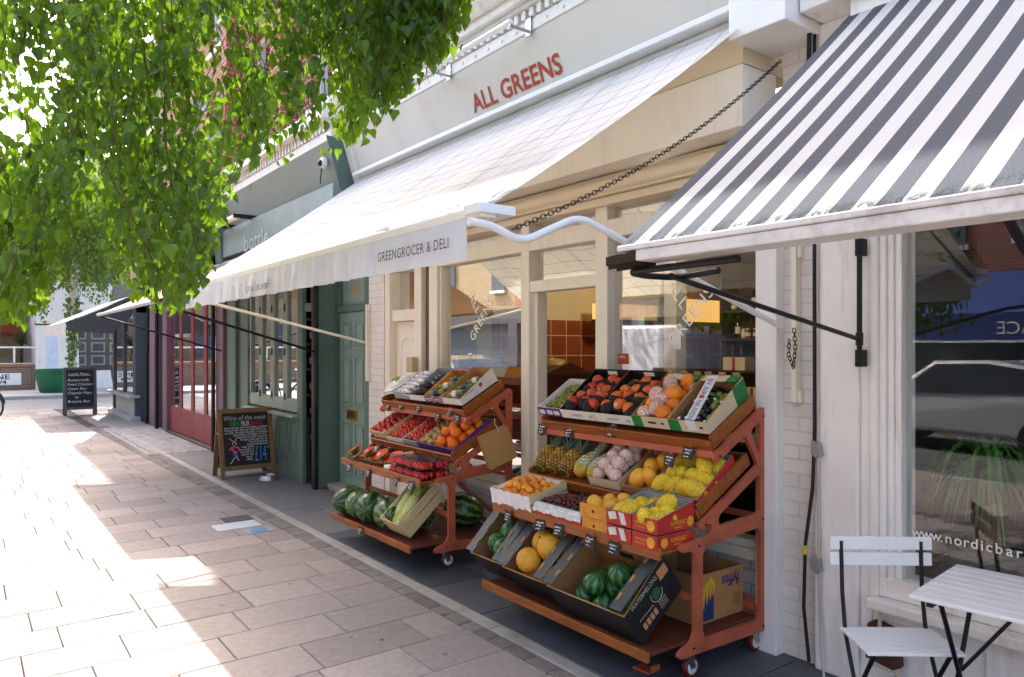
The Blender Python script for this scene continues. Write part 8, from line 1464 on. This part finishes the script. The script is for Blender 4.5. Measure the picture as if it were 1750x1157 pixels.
q = MB(); q.box(4.3, 10.2, -9.2, -9.18, 1.75, 2.29); vl = q.build('valance', bc, t); q = MB(); q.box(4.3, 10.2, -9.21, -9.16, 1.70, 1.748); q.build('front_bar', alu, t)
txt('PLACE', .36, (6.0, -9.174, 1.87), inkw, vl, (1, 0, 0))
def car(u, v, col, label, kind='car', s=1.0):
    t = T('parked_'+kind, label, kind, (u, v, -.13)); paint = pm('paint_'+col.strip('#'), col, .2, .02, 3, 0, coat=1)
    q = MB(); z0 = -.13; w = .88
    if kind == 'car': prof = [(-2.1, .35), (-2.15, .7), (-2.05, .95), (-1.75, 1.02), (-1.2, 1.42), (-.6, 1.52), (.3, 1.5), (.95, 1.05), (1.9, .9), (2.12, .7), (2.1, .35), (1.75, .3), (-1.75, .3)]; win = [(-1.62, 1.0), (-1.15, 1.38), (-.6, 1.46), (.25, 1.44), (.82, 1.02)]
    else: prof = [(-2.4, .35), (-2.45, 2.0), (-2.3, 2.15), (1.0, 2.15), (1.5, 1.35), (2.3, 1.1), (2.4, .7), (2.38, .35), (2.0, .3), (-2.0, .3)]; win = [(.1, 1.3), (.1, 1.95), (.9, 1.95), (1.28, 1.35)]
    n = len(prof); secs = [(-w, .0), (-w*.97, .0), (w*.97, .0), (w, 0)]
    def ring(y, ins): return [(u+a*(1-ins*.01), v+y*(1-.16*max(0, (b-.95)/.6)), z0+b) for a, b in prof]
    r0, r1 = ring(-w, 0), ring(w, 0); q.add(r0+r1, [tuple(range(n)), tuple(range(n, 2*n))]+[(i, (i+1) % n, n+(i+1) % n, n+i) for i in range(n)]); bd = q.build('body', paint, t, bev=.06)
    gm = pm('car_glass', '#3a4147', .05, .02, 3, 0)
    for sg in (-1, 1): q = MB(); q.prism([(u+a, v+sg*(w*(1-.16*max(0, (b-.95)/.6))+.004), z0+b) for a, b in win], (0, -sg*.03, 0)); q.build('side_window', gm, t)
    if kind == 'car':
        for (a0, b0, a1, b1) in ((.33, 1.47, .93, 1.06), (-1.22, 1.40, -1.72, 1.05)):
            d = .012*(1 if a0 > 0 else -1); q = MB(); q.prism([(u+a0+d, v-w*.82, z0+b0), (u+a0+d, v+w*.82, z0+b0), (u+a1+d, v+w*.92, z0+b1), (u+a1+d, v-w*.92, z0+b1)], (0, 0, .012)); q.build('windscreen' if a0 > 0 else 'rear_window', gm, t)
        q = MB(); q.ell((u-1.0, v, z0+1.53), (.12, .03, .04), 8, 5); q.build('roof_aerial', paint, t)
    for a in (-1.35, 1.35):
        for sg in (-1, 1):
            c = (u+a, v+sg*(w-.1), z0+.32); q = MB(); q.lathe([(.2, -.1), (.3, -.1), (.32, -.08), (.32, .08), (.3, .1), (.2, .1)], c, 22, (0, 1, 0)); wh = q.build('wheel', rubber, t, smooth=40); q = MB(); q.lathe([(.21, -.09), (.21, .09)], c, 18, (0, 1, 0)); q.build('rim', steel, wh)
    for sg in (-1, 1): q = MB(); q.ell((u+2.05, v+sg*.62, z0+.78), (.08, .18, .07), 10, 6); q.build('headlight', alu, t, smooth=60); q = MB(); q.ell((u-2.1, v+sg*.66, z0+.85), (.06, .14, .1), 10, 6); q.build('tail_light', pm('tail_light', '#8f1a1a', .2), t, smooth=60)
car(6.2, -6.6, '#c4c7ca', 'silver white hatchback parked at the opposite kerb'); car(11.0, -3.8, '#b4b7ba', 'white van parked at the kerb further along', 'van'); car(17.3, -3.8, '#2d3440', 'dark blue hatchback parked at the kerb far along the street'); car(0.2, -6.7, '#6a6d70', 'grey hatchback parked at the opposite kerb nearest')
# bicycle cut by the left edge of the photograph
t = T('parked_bicycle', 'bicycle with blue mudguard cover parked at the far left', 'bicycle', (18.9, .35, 0)); tyre = rubber
def wheel(c): 
    q = MB(); q.tube([(c[0]+.33*math.cos(a*.2618)*.25, c[1]+.33*math.cos(a*.2618)*.97, c[2]+.33*math.sin(a*.2618)) for a in range(25)], .02, 8, caps=False); w_ = q.build('wheel', tyre, t, smooth=60); q = MB()
    for k in range(12): a = k*.5236; q.tube([c, (c[0]+.31*math.cos(a)*.25, c[1]+.31*math.cos(a)*.97, c[2]+.31*math.sin(a))], .0025, 4)
    q.tube([(c[0]+.305*math.cos(a*.2618)*.25, c[1]+.305*math.cos(a*.2618)*.97, c[2]+.305*math.sin(a*.2618)) for a in range(25)], .012, 6, caps=False); q.build('rim', steel, w_)
wheel((18.8, .38, .35)); wheel((18.54, -.65, .35))
q = MB(); bk = lambda s_, z: (18.54+.26*s_, -.65+1.03*s_, z); q.tube([bk(1, .35), bk(.62, .75), bk(.05, .8)], .018, 8); q.tube([bk(.62, .75), bk(.5, .3), bk(.05, .75)], .018, 8); q.tube([bk(1, .35), bk(.5, .3)], .014, 8); q.tube([bk(0, .35), bk(.06, .95)], .018, 8); q.tube([bk(.5, .3), bk(.66, .95)], .016, 8); q.build('frame', pm('dark_bike_paint', '#24262c', .3), t, smooth=60)
q = MB(); q.ell(bk(.66, .97), (.06, .13, .03), 10, 6); q.build('saddle', rubber, t, smooth=60); q = MB(); q.tube([(18.3, -.6, 1.02), bk(.06, .97), (18.8, -.55, 1.02)], .014, 8); q.build('handlebar', steel, t)
q = MB(); a0 = [bk(.72+.33*math.cos(a)*.97+.28, .37+.37*math.sin(a)) for a in [.1+.25*i for i in range(12)]]; q.tube(a0, .035, 8); q.build('mudguard', pm('navy_cover', '#23264a', .5), t, smooth=60); q = MB(); q.obox(bk(.86, .42), (.05, 0, 0), (.06, .24, -.02), (0, 0, .28)); q.build('pannier_bag', pm('navy_bag', '#2a2e55', .8), t, bev=.02)
# back wall of sky side: nothing else is needed, the world lights the street
